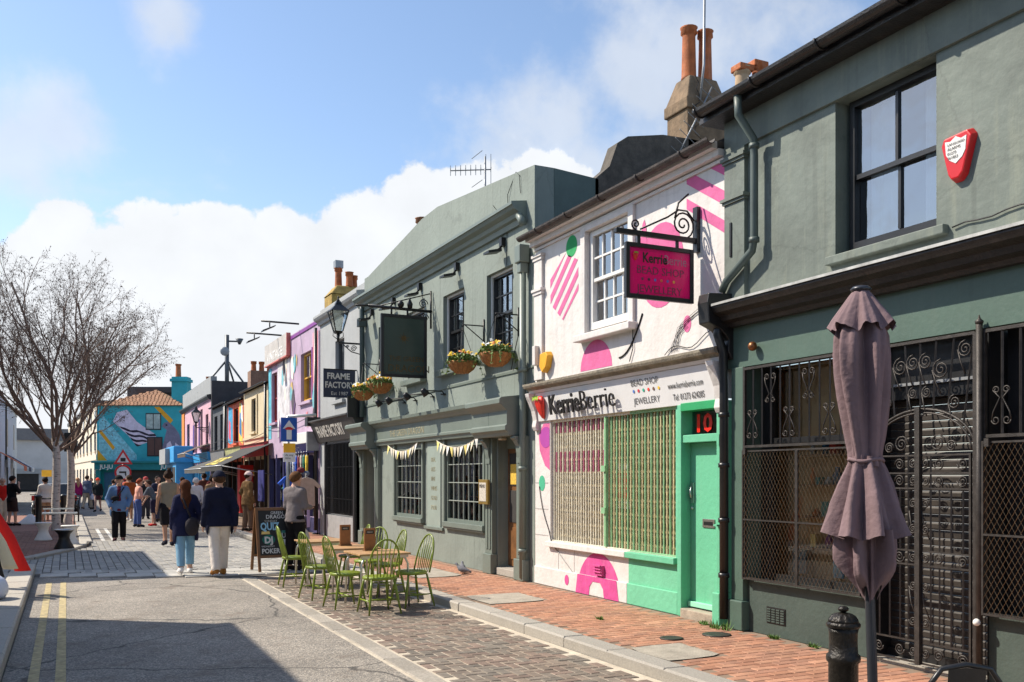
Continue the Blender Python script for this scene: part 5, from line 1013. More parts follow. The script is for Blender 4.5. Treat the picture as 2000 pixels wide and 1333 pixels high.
# awnings
def awning(name, label, y0, y1, z, out, drop, m_, X=F, letter=None):
    a = empty(name, (X, (y0+y1)/2, z), label, 'awning'); t = .02
    MB().add([(X-.02,y0,z),(X-.02,y1,z),(X-out,y1,z-drop),(X-out,y0,z-drop),(X-.02,y0,z-t),(X-.02,y1,z-t),(X-out,y1,z-drop-t),(X-out,y0,z-drop-t)], [(0,3,2,1),(4,5,6,7),(0,1,5,4),(1,2,6,5),(2,3,7,6),(3,0,4,7)]).build('canopy', m_, a)
    B('valance', m_, a, (X-out-.004, X-out+.004, y0, y1, z-drop-.20, z-drop-t-.001)); MB().tube([(X-out,y0,z-drop-.03),(X-.05,y0,z-drop*.9-.4)], .02, 6).build('arm', GALV, a); MB().tube([(X-out,y1,z-drop-.03),(X-.05,y1,z-drop*.9-.4)], .02, 6).build('arm', GALV, a); MB().tube([(X-out,y0,z-drop-.02),(X-out,y1,z-drop-.02)], .025, 6).build('front_bar', GALV, a)
    if letter:
        k = drop/(out-.02); text_mb(letter, .95, lambda p,q_,c: (X-out+.10+q_*.95-0, y1-.5-p, z-drop+.10*k+q_*.95*k+.012+c), .003, sx=1.0, bold=.02).build('lettering', mat('yellow_print', srgb(225,205,100), .7), a)
    return a
AWB = mat('black_canvas', (.028,.027,.025), .8, var=.3); AWD = mat('grey_canvas', (.075,.07,.062), .85, var=.3)
awning('awning', 'black sloping awning with yellow lettering', 33.0, 38.6, 2.85, 1.75, .80, AWB, letter='SHOES')
awning('awning', 'dark grey awning beyond the black lettered one', 39.2, 46.5, 2.55, 1.5, .55, AWD)
awning('awning', 'brown low awning on the pink house', 48.9, 52.5, 3.35, 1.2, .5, mat('brown_canvas', (.09,.06,.04), .85, var=.3))
bk = empty('blue_kiosk', (5.9, 58, 0), 'bright blue shop front box projecting from the pink house', 'shop front'); B('body', MATS['sky_blue_paint'], bk, (5.6,F-.07,55.5,61,0,2.45)); B('fascia_sign', MATS['sky_blue_fascia'], bk, (5.45,F-.07,55.3,61.1,2.45,3.4), bevel=.05); B('grey_side', FG, bk, (5.2,5.449,57.5,61.2,2.4,3.3)); B('window', MATS['room'], bk, (5.585,5.599,55.9,57.6,.5,2.2), (5.585,5.599,58,60.6,.5,2.2))
wr_ = empty('overhead_cable', (F, 40, 5), 'thin cables sagging along the far shop fronts', 'cable')
for i, (a, b, z) in enumerate(((27,34,3.35),(34,43,3.15),(43,56,3.3))): MB().tube([(F-.10-.02*i, a+(b-a)*t/10, z+.1-.16*math.sin(math.pi*t/10)) for t in range(11)], .012, 4).build('cable', IRON, wr_)
# ================================================================== JU-JU corner building (faces down the street)
TEAL = mat('turquoise_mural', srgb(52,165,175), .75, var=.22, vs=1.1); TEALD = mat('teal_shopfront', srgb(15,120,125), .5, var=.15); ROOFT = mat('clay_tile', (.34,.17,.09), .85, var=.4, vs=4, rnd=.15)
ju = empty('corner_shop', (4.7, 71, 0), 'turquoise corner shop with zebra and creature mural and tiled hipped roof', 'shop', math.atan2(69.7-72.3, 7.43-2.0))
def LB(name, m_, par, *bx, bevel=0):
    q = MB()
    for b in bx: q.box(*b)
    return q.build(name, m_, par, local=True, bevel=bevel)
# local frame: x along the front (-3..3), y depth (front at 0), z up
wj = LB('wall', TEAL, ju, (-3.05,3.05,.0,7,2.6,6.75)); LB('lower_wall', TEALD, ju, (-3.05,3.05,.25,7,0,2.599)); LB('shop_fascia', TEALD, ju, (-3.15,3.15,-.2,.249,2.15,2.62)); LB('shop_cornice', TEALD, ju, (-3.3,3.3,-.38,.3,2.621,2.78), bevel=.03)
for x0, x1, z0, z1 in ((.45,1.55,5.0,6.2),(.55,1.65,3.1,4.5)):
    w_ = LB('window', BLACKP, ju, (x0,x1,-.03,-.002,z0,z1)); LB('pane', MATS['pale_pane'] if z0 > 4 else GM[7], w_, (x0+.06,(x0+x1)/2-.03,-.045,-.031,z0+.08,z1-.08), ((x0+x1)/2+.03,x1-.06,-.045,-.031,z0+.08,z1-.08))
w_ = LB('shop_window', MATS['room'], ju, (-1.2,2.8,.20,.249,.6,2.1)); LB('door', GM[1], ju, (-2.6,-1.6,.2,.249,0,1.95)); LB('pier', TEALD, ju, (-3.1,-2.75,-.1,.2,0,2.14), (-1.5,-1.25,-.1,.2,0,2.14), (2.85,3.1,-.1,.2,0,2.14))
text_mb('JU-JU', .42, lambda a,b,c: (-2.75+a, -.205-c, 2.22+b), .02, sx=1.0, bold=.01).build('shop_lettering', WHITEP, ju, local=True); text_mb('JU-JU', .42, lambda a,b,c: (1.6+a, -.205-c, 2.22+b), .02, bold=.01).build('shop_lettering', WHITEP, ju, local=True)
def LP(poly, m_, d_, nm='mural_shape'): n_ = len(poly); MB().add([(x,-d_,z) for x,z in poly]+[(x,.0-.001,z) for x,z in poly], [tuple(range(n_))]+[(i,n_+i,n_+(i+1)%n_,(i+1)%n_) for i in range(n_)]).build(nm, m_, ju, local=True)
OCH = mat('ochre_mural', srgb(232,165,40), .8, var=.2); ZW = mat('mural_pale', srgb(215,200,215), .8, var=.2, vs=5); ZB = mat('mural_dark', srgb(45,35,50), .8, var=.3); GRY = mat('mural_grey', srgb(125,120,140), .8, var=.3, vs=3); PALT = mat('pale_turquoise', srgb(135,200,210), .8, var=.5, vs=6)
LP([(-2.9,2.85),(-.2,2.85),(-.2,3.2),(-2.6,6.0),(-2.9,5.6)], PALT, .003)
LP([(-2.95,4.9),(-2.75,5.0),(-1.75,3.75),(-1.9,3.55)], OCH, .008); LP([(-3.0,2.8),(-2.3,2.8),(-3.0,3.6)], OCH, .008); LP([(1.05,6.65),(1.45,6.65),(2.4,5.7),(2.2,5.45)], OCH, .008)
zeb = [(-1.6,6.25),(-.9,6.45),(-.2,5.6),(.2,5.3),(1.05,4.75),(1.2,4.5),(.7,4.15),(-.2,3.85),(-.8,4.6),(-1.9,5.6)]
LP(zeb, ZW, .012)
for i in range(9):
    o0 = -2.2+i*.30; ln = lambda p: (p[1]-5.0)+.22*(p[0])-.0
    p = clip_poly(zeb, lambda p: ln(p)-o0+.45); p = clip_poly(p, lambda p: o0-.45+.15-ln(p)) if len(p) > 2 else []
    if len(p) > 2:
        pw_ = []
        for j in range(len(p)):
            a, b = p[j], p[(j+1) % len(p)]
            for t in range(6): tt = t/6; x = a[0]+(b[0]-a[0])*tt; z = a[1]+(b[1]-a[1])*tt; pw_.append((x, z+.07*math.sin(x*5+i)))
        LP(pw_, ZB, .016, 'mural_stripe')
cr = [(1.75,2.85),(2.95,2.85),(3.0,4.0),(2.85,4.7),(2.5,5.2),(2.05,5.6),(1.75,5.5),(1.6,5.25),(1.95,5.0),(1.8,4.4),(1.6,3.6)]
LP(cr, GRY, .012); LP([(1.85,3.1),(2.2,2.95),(2.4,3.7),(2.2,4.2),(1.95,4.0)], ZW, .016); LP([(2.55,3.0),(2.85,3.1),(2.8,3.9),(2.55,4.1)], ZW, .016); LP([(2.25,2.9),(2.5,2.9),(2.45,3.4),(2.38,3.7)], ZB, .018); LP([(1.85,5.35),(1.95,5.42),(2.02,5.33),(1.92,5.27)], ZB, .018)
q = MB(); q.add([(-3.2,-.15,6.75),(3.2,-.15,6.75),(3.2,7.1,6.75),(-3.2,7.1,6.75),(.4,2.2,8.05),(.4,5,8.05)], [(0,1,4),(1,2,5,4),(2,3,5),(3,0,4,5),(0,3,2,1)]); rf = q.build('roof', ROOFT, ju, local=True)
t_ = MB(); v_, f_ = chip(.24, .30, .05, .02); tm = MB().add(v_, f_).mesh('roof_tile', ROOFT)
for j in range(9):                                   # courses on the street slope
    fr_ = (j+.3)/9; x0 = -3.15+(3.55)*fr_; x1 = 3.15-(2.75)*fr_; n_ = int((x1-x0)/.26)
    for i in range(n_):
        o = bpy.data.objects.new('roof_tile', tm); COL.objects.link(o); o.parent = rf; o.location = (x0+(i+.5)*(x1-x0)/n_, -.15+2.35*fr_, 6.80+1.30*fr_); o.rotation_euler = (math.atan2(1.3,2.35)+.05, 0, 0)
LB('gable_board', mat('dark_ridge', (.06,.05,.05), .8), rf, (-1.2,1.9,2.5,2.6,7.9,8.25)); LB('back_roof', MATS['slate'], ju, (-2.0,2.2,2.7,6.8,6.9,8.35)); sk = LB('chimney', TEAL, ju, (2.0,3.1,.8,1.7,6.4,8.9), (1.9,3.2,.7,1.8,8.55,8.75)); pot(sk, 0, 0, 0, .95, .2); pt_ = sk.children[0]; pt_.location = (2.35, 1.2, 8.9) if False else (0,0,0)
for v in pt_.data.vertices: v.co = (v.co.x+root_loc(sk).x+2.35, v.co.y+root_loc(sk).y+1.2, v.co.z+8.9)
# cream terrace running back from the corner, far cross building, left houses
CT = mat('cream_terrace', (.66,.58,.46), .8, var=.12, vs=1.2)
ct = empty('cream_terrace', (1.1, 92, 0), 'cream three bay terrace running back beside the turquoise corner shop', 'building', math.atan2(2, 37.5))
LB('wall', CT, ct, (0,6,-17.5,17.5,0,7.0)); LB('band', CT, ct, (-.08,0,-17.5,17.5,2.9,3.3)); LB('roof', MATS['slate'], ct, (-.1,6.1,-17.6,17.6,7.0,7.3))
for i in range(9):
    for z0, z1 in ((.6,2.3),(3.6,5.0),(5.5,6.6)): w_ = LB('window', BLACKP, ct, (-.03,-.002,-16.6+i*3.8,-15.4+i*3.8,z0,z1)); LB('pane', G1, w_, (-.05,-.031,-16.5+i*3.8,-15.5+i*3.8,z0+.1,z1-.1)); LB('window_sill', CT, w_, (-.12,-.031,-16.7+i*3.8,-15.3+i*3.8,z0-.12,z0))
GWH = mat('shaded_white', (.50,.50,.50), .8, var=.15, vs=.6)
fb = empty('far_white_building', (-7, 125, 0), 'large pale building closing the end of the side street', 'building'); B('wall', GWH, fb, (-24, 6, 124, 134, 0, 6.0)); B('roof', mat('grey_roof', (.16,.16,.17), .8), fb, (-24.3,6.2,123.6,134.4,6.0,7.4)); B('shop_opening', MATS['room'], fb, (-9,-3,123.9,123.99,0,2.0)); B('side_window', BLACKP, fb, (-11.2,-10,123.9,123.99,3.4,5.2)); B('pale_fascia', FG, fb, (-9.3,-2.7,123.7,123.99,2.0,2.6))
def left_house(name, label, y0, y1, top, m_, X=-3.05, depth=8, det=True, bay=2.2, plain=False):
    h_ = empty(name, (X, (y0+y1)/2, 0), label, 'building'); B('wall', m_, h_, (X-depth, X, y0, y1, 0, top)); MB().add([(X+.15,y0-.05,top),(X+.15,y1+.05,top),(X-depth/2,y1+.05,top+.35),(X-depth/2,y0-.05,top+.35),(X-depth-.15,y0-.05,top),(X-depth-.15,y1+.05,top)], [(0,1,2,3),(2,5,4,3),(0,3,4),(1,5,2),(0,4,5,1)]).build('roof', MATS['slate'], h_)
    n_ = max(1, int((y1-y0)/bay))
    for i in range(n_):
        yc = y0+(i+.5)*(y1-y0)/n_
        if plain:
            w_ = B('window', BLACKP, h_, (X+.001, X+.012, yc-.45, yc+.45, 3.4, 5.0)); B('shop_window', MATS['room'], h_, (X+.001, X+.012, yc-.7, yc+.7, .5, 2.2)); continue
        w_ = B('window', BLACKP, h_, (X+.001, X+.05, yc-.5, yc+.5, 3.4, 5.0)); B('pane', G1, w_, (X+.051, X+.06, yc-.43, yc-.02, 3.5, 4.9), (X+.051, X+.06, yc+.02, yc+.43, 3.5, 4.9)); B('window_sill', m_, w_, (X+.051, X+.14, yc-.6, yc+.6, 3.28, 3.39))
        w_ = B('shop_window', MATS['room'], h_, (X+.001, X+.04, yc-.8, yc+.8, .6, 2.3)); B('fascia_sign', TEALD if i % 2 else FDK, w_, (X+.041, X+.12, yc-.9, yc+.9, 2.4, 2.9))
    return h_
left_house('left_terrace', 'white terrace across the street left of the camera', -9, 14.9, 5.98, WR)
left_house('left_terrace', 'pale house beyond the gap on the left side', 20.4, 26.3, 5.75, CRM)
left_house('left_terrace', 'cream terrace beside the brick plaza on the left', 27.3, 41, 6.3, CT, X=-5.0)
lh = left_house('white_house', 'white house with black trim at the left edge behind the tree', 50, 72, 5.9, mat('white_house_render', (.62,.62,.64), .8, var=.15), X=-3.1, plain=True, bay=7)
for y in (59,): B('black_pipe', BLACKP, lh, (-3.099,-3.02,y,y+.2,2.6,5.9))
B('lower_paint', mat('navy_shopfront', (.04,.05,.10), .5), lh, (-3.099,-2.93,50.1,71.9,0,2.35)) if False else None
for i, (y, m_, lab) in enumerate(((53.5,mat('orange_canvas', srgb(215,110,60), .8, var=.2),'orange awning on the white house at the left edge'),(60,mat('navy_canvas', (.03,.03,.08), .8),'navy awning on the white house'),(66,WHITEP,'white awning on the white house'))):
    a = empty('awning', (-3.0,y,2.6), lab, 'awning'); MB().add([(-3.0,y-1.8,2.9),(-3.0,y+1.8,2.9),(-1.9,y+1.8,2.2),(-1.9,y-1.8,2.2),(-3.0,y-1.8,2.87),(-3.0,y+1.8,2.87),(-1.9,y+1.8,2.17),(-1.9,y-1.8,2.17)], [(0,1,2,3),(4,7,6,5),(0,4,5,1),(1,5,6,2),(2,6,7,3),(3,7,4,0)]).build('canopy', m_, a); B('valance', m_, a, (-1.9,-1.89,y-1.8,y+1.8,1.95,2.169))
# ================================================================== SIGNS, LAMP, BASKETS
def hang_sign(name, label, Y, x0, x1, z0, z1, fm, pm, t=.05, fr=.05):
    s_ = empty(name, (x1, Y, z0), label, 'sign')
    B('frame', fm, s_, (x0,x0+fr,Y-t/2,Y+t/2,z0,z1), (x1-fr,x1,Y-t/2,Y+t/2,z0,z1), (x0+fr,x1-fr,Y-t/2,Y+t/2,z1-fr,z1), (x0+fr,x1-fr,Y-t/2,Y+t/2,z0,z0+fr), bevel=.005)
    B('panel', pm, s_, (x0+fr,x1-fr,Y-t*.2,Y+t*.2,z0+fr,z1-fr)); return s_
MAG = mat('magenta_sign', srgb(205,8,125), .22, var=.05, coat=.4)
def translucent(mt, col, f):
    N = mt.node_tree.nodes; L = mt.node_tree.links; p = N['Principled BSDF']; o = N['Material Output']; t = N.new('ShaderNodeBsdfTranslucent'); t.inputs[0].default_value = (*col, 1); x = N.new('ShaderNodeMixShader'); x.inputs[0].default_value = f; L.new(p.outputs[0], x.inputs[1]); L.new(t.outputs[0], x.inputs[2]); L.new(x.outputs[0], o.inputs['Surface'])
translucent(MAG, srgb(205,12,135), .55)
ks = hang_sign('hanging_sign', 'magenta bead shop sign in a black frame hanging from a scrolled bracket', 8.66, 5.58, 6.50, 3.64, 4.26, BLACKP, MAG)
kx = lambda x, z: (lambda a, b, c: (x+a, 8.66-.013-c, z+b))
OUT = mat('outlined_letter', (.42,.20,.28), .4)
text_mb('Kerrie', .155, kx(5.80,4.055), .003, bold=.004, sx=.82).build('lettering', TEXT_K, ks); text_mb('Berrie', .155, kx(6.09,4.055), .003, sx=.80).build('lettering', OUT, ks)
text_mb('BEAD SHOP', .125, kx(5.72,3.925), .003, sx=.98).build('lettering', mat('dark_outline', (.16,.03,.08), .4), ks); text_mb('JEWELLERY', .125, kx(5.73,3.715), .003, sx=.98).build('lettering', MATS['dark_outline'], ks)
for i, c in enumerate(((110,50,90),(60,30,60),(90,120,210),(220,110,70),(120,100,200),(230,180,70))): f_ = kx(5.80+i*.085,3.865); MB().add([f_(.017*math.cos(a),.017*math.sin(a),.002) for a in [k*math.pi/5 for k in range(10)]], [tuple(range(10))]).build('bead_dot', mat('signbead_%d' % i, srgb(*c), .4), ks)
berry(ks, kx(5.70,4.11), .17)
B('bracket_arm', BLACKP, ks, (5.45,6.56,8.635,8.685,4.34,4.40), bevel=.008); B('wall_plate', BLACKP, ks, (6.53,6.575,8.62,8.70,4.24,4.76)); 
for x in (5.76,6.28): B('hanger', BLACKP, ks, (x-.02,x+.02,8.65,8.67,4.261,4.339), bevel=.004)
MB().tube(spiral((6.36,8.66,4.54), .16, -1.2, 2.2, 'b', 30), .011, 5).tube([(5.78,8.66,4.42),(6.15,8.66,4.60),(6.30,8.66,4.70),(6.42,8.66,4.70),(6.52,8.66,4.60)], .011, 5).tube(spiral((5.72,8.66,4.47), .06, -1.5, -1.6, 'b', 20), .010, 5).build('scroll', IRON, ks)
MB().tube([(6.25,8.66,4.60),(6.30,8.66,4.78),(6.44,8.66,4.90)], .012, 5).build('scroll', IRON, ks)
PSG = mat('pub_sign_green', (.028,.050,.038), .35, var=.15, coat=.3)
ps = hang_sign('hanging_sign', 'dark green pub sign with faint gold dragon lettering on an iron beam', 17.25, 5.50, 6.45, 3.60, 4.83, BLACKP, PSG, .06, .06)
px_ = lambda x, z: (lambda a, b, c: (x+a, 17.25-.014-c, z+b)); FGD = mat('dull_gold', (.10,.06,.014), .5, .3)
text_mb('THE GREEN', .14, px_(5.66,3.92), .003).build('lettering', FGD, ps); text_mb('DRAGON', .20, px_(5.64,3.71), .003).build('lettering', FGD, ps)
q = MB(); f_ = px_(5.97,4.37); rs = random.Random(2)
for k in range(9): a = k*2*math.pi/9; q.add([f_(.03*math.cos(a-.4),.03*math.sin(a-.4),.001), f_(.03*math.cos(a+.4),.03*math.sin(a+.4),.001), f_(.13*math.cos(a+.25)*rs.uniform(.7,1.1),.13*math.sin(a+.25)*rs.uniform(.7,1.1),.001)], [(0,1,2)])
q.add([f_(.05*math.cos(a),.05*math.sin(a),.002) for a in [k*math.pi/6 for k in range(12)]], [tuple(range(12))]); q.build('emblem', FGD, ps)
q = MB().tube([(5.25,17.25,4.96),(6.56,17.25,4.94)], .03, 8).tube([(6.54,17.25,4.6),(6.54,17.25,5.35)], .02, 6).tube([(5.0,17.25,4.95),(5.3,17.25,4.96)], .018, 6).tube([(5.5,17.25,4.98),(6.54,17.25,5.3)], .012, 5)
for x in (5.72,6.05): q.tube([(x,17.25,4.95),(x,17.25,4.82)], .02, 6)
q.tube(spiral((6.38,17.25,5.08), .10, 0, 2, 'b'), .01, 5).tube(spiral((6.42,17.25,4.80), .08, 0, 2, 'b'), .01, 5); q.ball((5.9,17.22,5.03), .07, 10).lathe([(.05,0),(.06,.08),(.02,.16),(.005,.22)], (6.1,17.25,4.98), 8); q.build('bracket_arm', IRON, ps)
NAV = mat('navy_sign', (.02,.027,.055), .5, var=.15); CRL = mat('cream_letter2', (.62,.60,.54), .6)
fs = empty('hanging_sign', (6.5,22.55,3.64), 'navy projecting sign of the frame shop with white letters', 'sign'); B('panel', NAV, fs, (5.72,6.52,22.53,22.57,3.62,4.30)); B('bracket_arm', IRON, fs, (5.72,6.57,22.535,22.565,4.301,4.33)); fxs = lambda x, z: (lambda a, b, c: (x+a, 22.526-c, z+b))
text_mb('FRAME', .21, fxs(5.80,4.08), .004, bold=.006, sx=.92).build('lettering', CRL, fs); text_mb('FACTORY', .21, fxs(5.75,3.86), .004, bold=.006, sx=.80).build('lettering', CRL, fs); text_mb('Est 1987', .125, fxs(5.90,3.68), .004).build('lettering', CRL, fs)
# street lantern on its bracket
la = empty('street_lamp', (F, 22.1, 4.9), 'black four sided street lantern on a scrolled wall bracket', 'lamp'); lx, ly = 5.97, 22.1
def frust(q, r0, z0, r1, z1, c, n=4, a0=math.pi/4): q.add([(c[0]+r*math.cos(a0+k*2*math.pi/n), c[1]+r*math.sin(a0+k*2*math.pi/n), z) for r, z in ((r0,z0),(r1,z1)) for k in range(n)], [(k,(k+1)%n,n+(k+1)%n,n+k) for k in range(n)]+[tuple(range(n-1,-1,-1)),tuple(range(n,2*n))])
q = MB(); frust(q,.32,5.68,.09,5.86,(lx,ly)); frust(q,.11,5.86,.07,5.93,(lx,ly)); q.lathe([(.03,0),(.045,.03),(.015,.06),(.025,.09),(.004,.14)], (lx,ly,5.93), 8); q.build('hood', BLACKP, la)
q = MB()
for k in range(4): a = math.pi/4+k*math.pi/2; q.bar((lx+.13*math.cos(a),ly+.13*math.sin(a),5.20),(lx+.29*math.cos(a),ly+.29*math.sin(a),5.68), .022)
frust(q,.10,5.14,.14,5.20,(lx,ly)); q.tube([(lx,ly,4.94),(lx,ly,5.15)], .035, 8)
for s_ in (-1,1): q.tube([(lx,ly+s_*.02,5.0),(lx,ly+s_*.13,5.08),(lx,ly+s_*.12,5.18)], .01, 5); q.tube([(lx+s_*.02,ly,5.0),(lx+s_*.13,ly,5.08),(lx+s_*.12,ly,5.18)], .01, 5)
q.build('cage', BLACKP, la)
for k in range(4):
    a, b = math.pi/4+k*math.pi/2, math.pi/4+(k+1)*math.pi/2; MB().add([(lx+.125*math.cos(a),ly+.125*math.sin(a),5.21),(lx+.125*math.cos(b),ly+.125*math.sin(b),5.21),(lx+.28*math.cos(b),ly+.28*math.sin(b),5.67),(lx+.28*math.cos(a),ly+.28*math.sin(a),5.67)], [(0,1,2,3)]).build('pane', G1, la)
B('bracket_arm', BLACKP, la, (lx,F-.02,ly-.02,ly+.02,4.90,4.94)); B('wall_plate', BLACKP, la, (F-.03,F-.001,ly-.06,ly+.06,4.62,5.02)); MB().tube([(F-.03,ly,4.66),(6.3,ly,4.72),(6.1,ly,4.88)], .014, 5).tube(spiral((6.36,ly,4.80), .08, 0, 2, 'b'), .010, 5).tube(spiral((6.2,ly,4.84), .04, 0, 2, 'b'), .008, 5).build('scroll', BLACKP, la)
l2 = dup(la, (F, 49.5, 4.15), label='distant black lantern on a bracket of the pink house')
# hanging baskets
WICK = mat('wicker', (.34,.15,.045), .8, var=.5, vs=25, bump=.6, bs=60); LEAF = mat('basket_leaf', (.13,.20,.035), .65, var=.5, vs=25); PET = [mat('petal_%d' % i, srgb(*c), .6, var=.1) for i, c in enumerate(((240,200,40),(245,245,240),(235,140,50)))]
def basket(x, y, z, r, label, fl):
    b = empty('hanging_basket', (x, y, z), label, 'hanging basket'); rs = random.Random(int(y*100))
    MB().lathe([(.02,-r*.78),(r*.4,-r*.72),(r*.75,-r*.45),(r*.95,-.12*r),(r,.0),(r*.96,.02),(r*.9,-.02)], (x,y,z), 20, fn=lambda a, q_: 1+.025*math.cos(20*a)).build('bowl', WICK, b)
    for k in range(16):
        a = k*math.pi/8; MB().tube([(x+r*1.01*t_*math.cos(a), y+r*1.01*t_*math.sin(a), z+zz) for t_, zz in ((.4,-.72*r),(.76,-.45*r),(.96,-.12*r),(1.01,.01))], .012, 4).build('wicker_rib', WICK, b)
    lf = MB(); ft = [MB() for _ in PET]
    for k in range(560):
        a = rs.uniform(0,6.283); d_ = r*math.sqrt(rs.random())*1.05; zz = z+.02+rs.uniform(0,.62)*r*(1.1-d_/r*.6)+(-.25*r*rs.random() if d_ > r*.95 else 0); c = Vector((x+d_*math.cos(a), y+d_*math.sin(a), zz)); u = Vector((rs.gauss(0,1),rs.gauss(0,1),rs.gauss(0,.7))).normalized(); w = u.cross(Vector((rs.gauss(0,1),rs.gauss(0,1),rs.gauss(0,1)))).normalized(); s_ = r*rs.uniform(.09,.17)
        lf.add([c-u*s_, c+w*s_*.5, c+u*s_, c-w*s_*.5], [(0,1,2,3)])
    for k in range(fl):
        a = rs.uniform(0,6.283); d_ = r*math.sqrt(rs.random()); zz = z+.08+rs.uniform(.2,.6)*r*(1.2-d_/r*.7); c = Vector((x+d_*math.cos(a), y+d_*math.sin(a), zz)); m_ = ft[min(2, int(rs.random()**1.5*3))]; s_ = r*.165; nrm = Vector((rs.gauss(-.5,.5),rs.gauss(-.6,.5),.7)).normalized(); t1 = nrm.orthogonal().normalized(); t2 = nrm.cross(t1)
        m_.add([c+nrm*.012]+[c+(t1*math.cos(j*math.pi/5)+t2*math.sin(j*math.pi/5))*s_*(1 if j % 2 == 0 else .55) for j in range(10)], [(0,j+1,(j+1)%10+1) for j in range(10)])
    for k in range(7): a = rs.uniform(0,6.283); p = [Vector((x+r*(.9+.12*j)*math.cos(a), y+r*(.9+.12*j)*math.sin(a), z+.05-.007*j*j*(1+k*.2))) for j in range(5)]; lf.tube(p, .004, 3); [lf.add([q_, q_+Vector((rs.gauss(0,.02),rs.gauss(0,.02),-.015)), q_+Vector((rs.gauss(0,.02),rs.gauss(0,.02),-.045)), q_+Vector((rs.gauss(0,.02),rs.gauss(0,.02),-.02))], [(0,1,2,3)]) for q_ in p for _ in range(2)]
    lf.build('foliage', LEAF, b, kind='stuff')
    for m_, p in zip(ft, PET):
        if m_.v: m_.build('flowers', p, b, kind='stuff')
    for k in range(3): a = k*2.09; MB().tube([(x+r*math.cos(a),y+r*math.sin(a),z),(x,y,z+.62)], .005, 4).build('chain', IRON, b)
    MB().tube([(x,y,z+.62),(x,y,z+.66),(F-.02,y,z+.66)], .012, 5).tube([(x+.05,y,z+.655),(F-.02,y,z+.40)], .010, 5).tube([(F-.015,y,z+.78),(F-.015,y,z+.32)], .016, 5).build('bracket', IRON, b)
basket(6.16,13.35,3.60,.26,'wicker hanging basket with orange and white flowers nearest the bead shop',26); basket(6.16,14.72,3.62,.25,'wicker hanging basket trailing leaves, second from the bead shop',24)
basket(6.16,19.35,3.66,.26,'wicker hanging basket full of yellow flowers beside the pub sign',60); basket(6.16,20.65,3.60,.25,'wicker hanging basket with yellow flowers at the left end of the pub',46)
# road signs
POST = mat('grey_post', (.32,.33,.34), .45, .5, var=.2)
def disc(mb, c, r, y, n=20, mi=0): mb.add([(c[0]+r*math.cos(k*2*math.pi/n), y, c[1]+r*math.sin(k*2*math.pi/n)) for k in range(n)], [tuple(range(n-1,-1,-1)) if False else tuple(range(n))], mi)
ow = empty('road_sign', (4.78,22,0), 'blue one way sign with white arrow over a yellow notice on a grey post', 'sign'); MB().tube([(4.74,22.04,0),(4.74,22.04,3.1)], .038, 10).build('post', POST, ow); MB().tube([(4.74,22.04,3.08),(5.35,21.8,3.12)], .04, 6).build('top_arm', mat('pale_arm', (.55,.57,.56), .4), ow)
BLU = mat('sign_blue', srgb(20,80,170), .35, var=.05); p = B('blue_plate', BLU, ow, (4.56,4.94,21.97,21.995,2.48,3.05), bevel=.004); MB().add([(4.75,21.966,2.99),(4.60,21.966,2.78),(4.69,21.966,2.80),(4.69,21.966,2.53),(4.81,21.966,2.53),(4.81,21.966,2.80),(4.90,21.966,2.78)], [(0,1,2,3,4,5,6)]).build('arrow', mat('sign_white', (.72,.72,.72), .4), p); MB().add([(4.66,21.964,2.76),(4.84,21.964,2.76),(4.84,21.964,2.80),(4.78,21.964,2.83),(4.72,21.964,2.83),(4.66,21.964,2.80)], [tuple(range(6))]).build('red_bar', mat('sign_red', srgb(205,30,35), .4), p)
p = B('notice_plate', mat('sign_yellow', srgb(240,180,40), .4), ow, (4.62,4.90,21.97,21.99,2.22,2.44)); B('notice_plate', MATS['sign_white'], ow, (4.62,4.90,21.97,21.99,2.0,2.219)); text_mb('At any\ntime', .07, lambda a,b,c: (4.66+a,21.966-c,2.14+b), .001).build('notice_text', TEXT_K, ow)
ts = empty('road_sign', (2.85,56,0), 'red triangle and no turn roundel on one post in the crowd', 'sign'); MB().tube([(2.85,56.1,-.1),(2.85,56.1,2.9)], .05, 8).build('post', POST, ts); q = MB(); q.add([(2.35,56,2.35),(3.35,56,2.35),(2.85,56,3.2)], [(0,1,2)]); q.add([(2.53,55.99,2.45),(3.17,55.99,2.45),(2.85,55.99,3.0)], [(0,1,2)], 1); q.add([(2.72,55.98,2.5),(2.98,55.98,2.5),(2.98,55.98,2.7),(2.72,55.98,2.7)], [(0,1,2,3)], 2); q.build('warning_plate', [MATS['sign_red'],MATS['sign_white'],TEXT_K], ts)
q = MB(); disc(q,(2.85,1.88),.44,56); disc(q,(2.85,1.88),.34,55.99,20,1); q.add([(2.65,55.98,1.95),(2.65,55.98,1.85),(2.95,55.98,1.85),(2.95,55.98,1.7),(3.02,55.98,1.7),(3.02,55.98,1.95)], [tuple(range(6))], 2); q.build('roundel', [MATS['sign_red'],MATS['sign_white'],TEXT_K], ts)
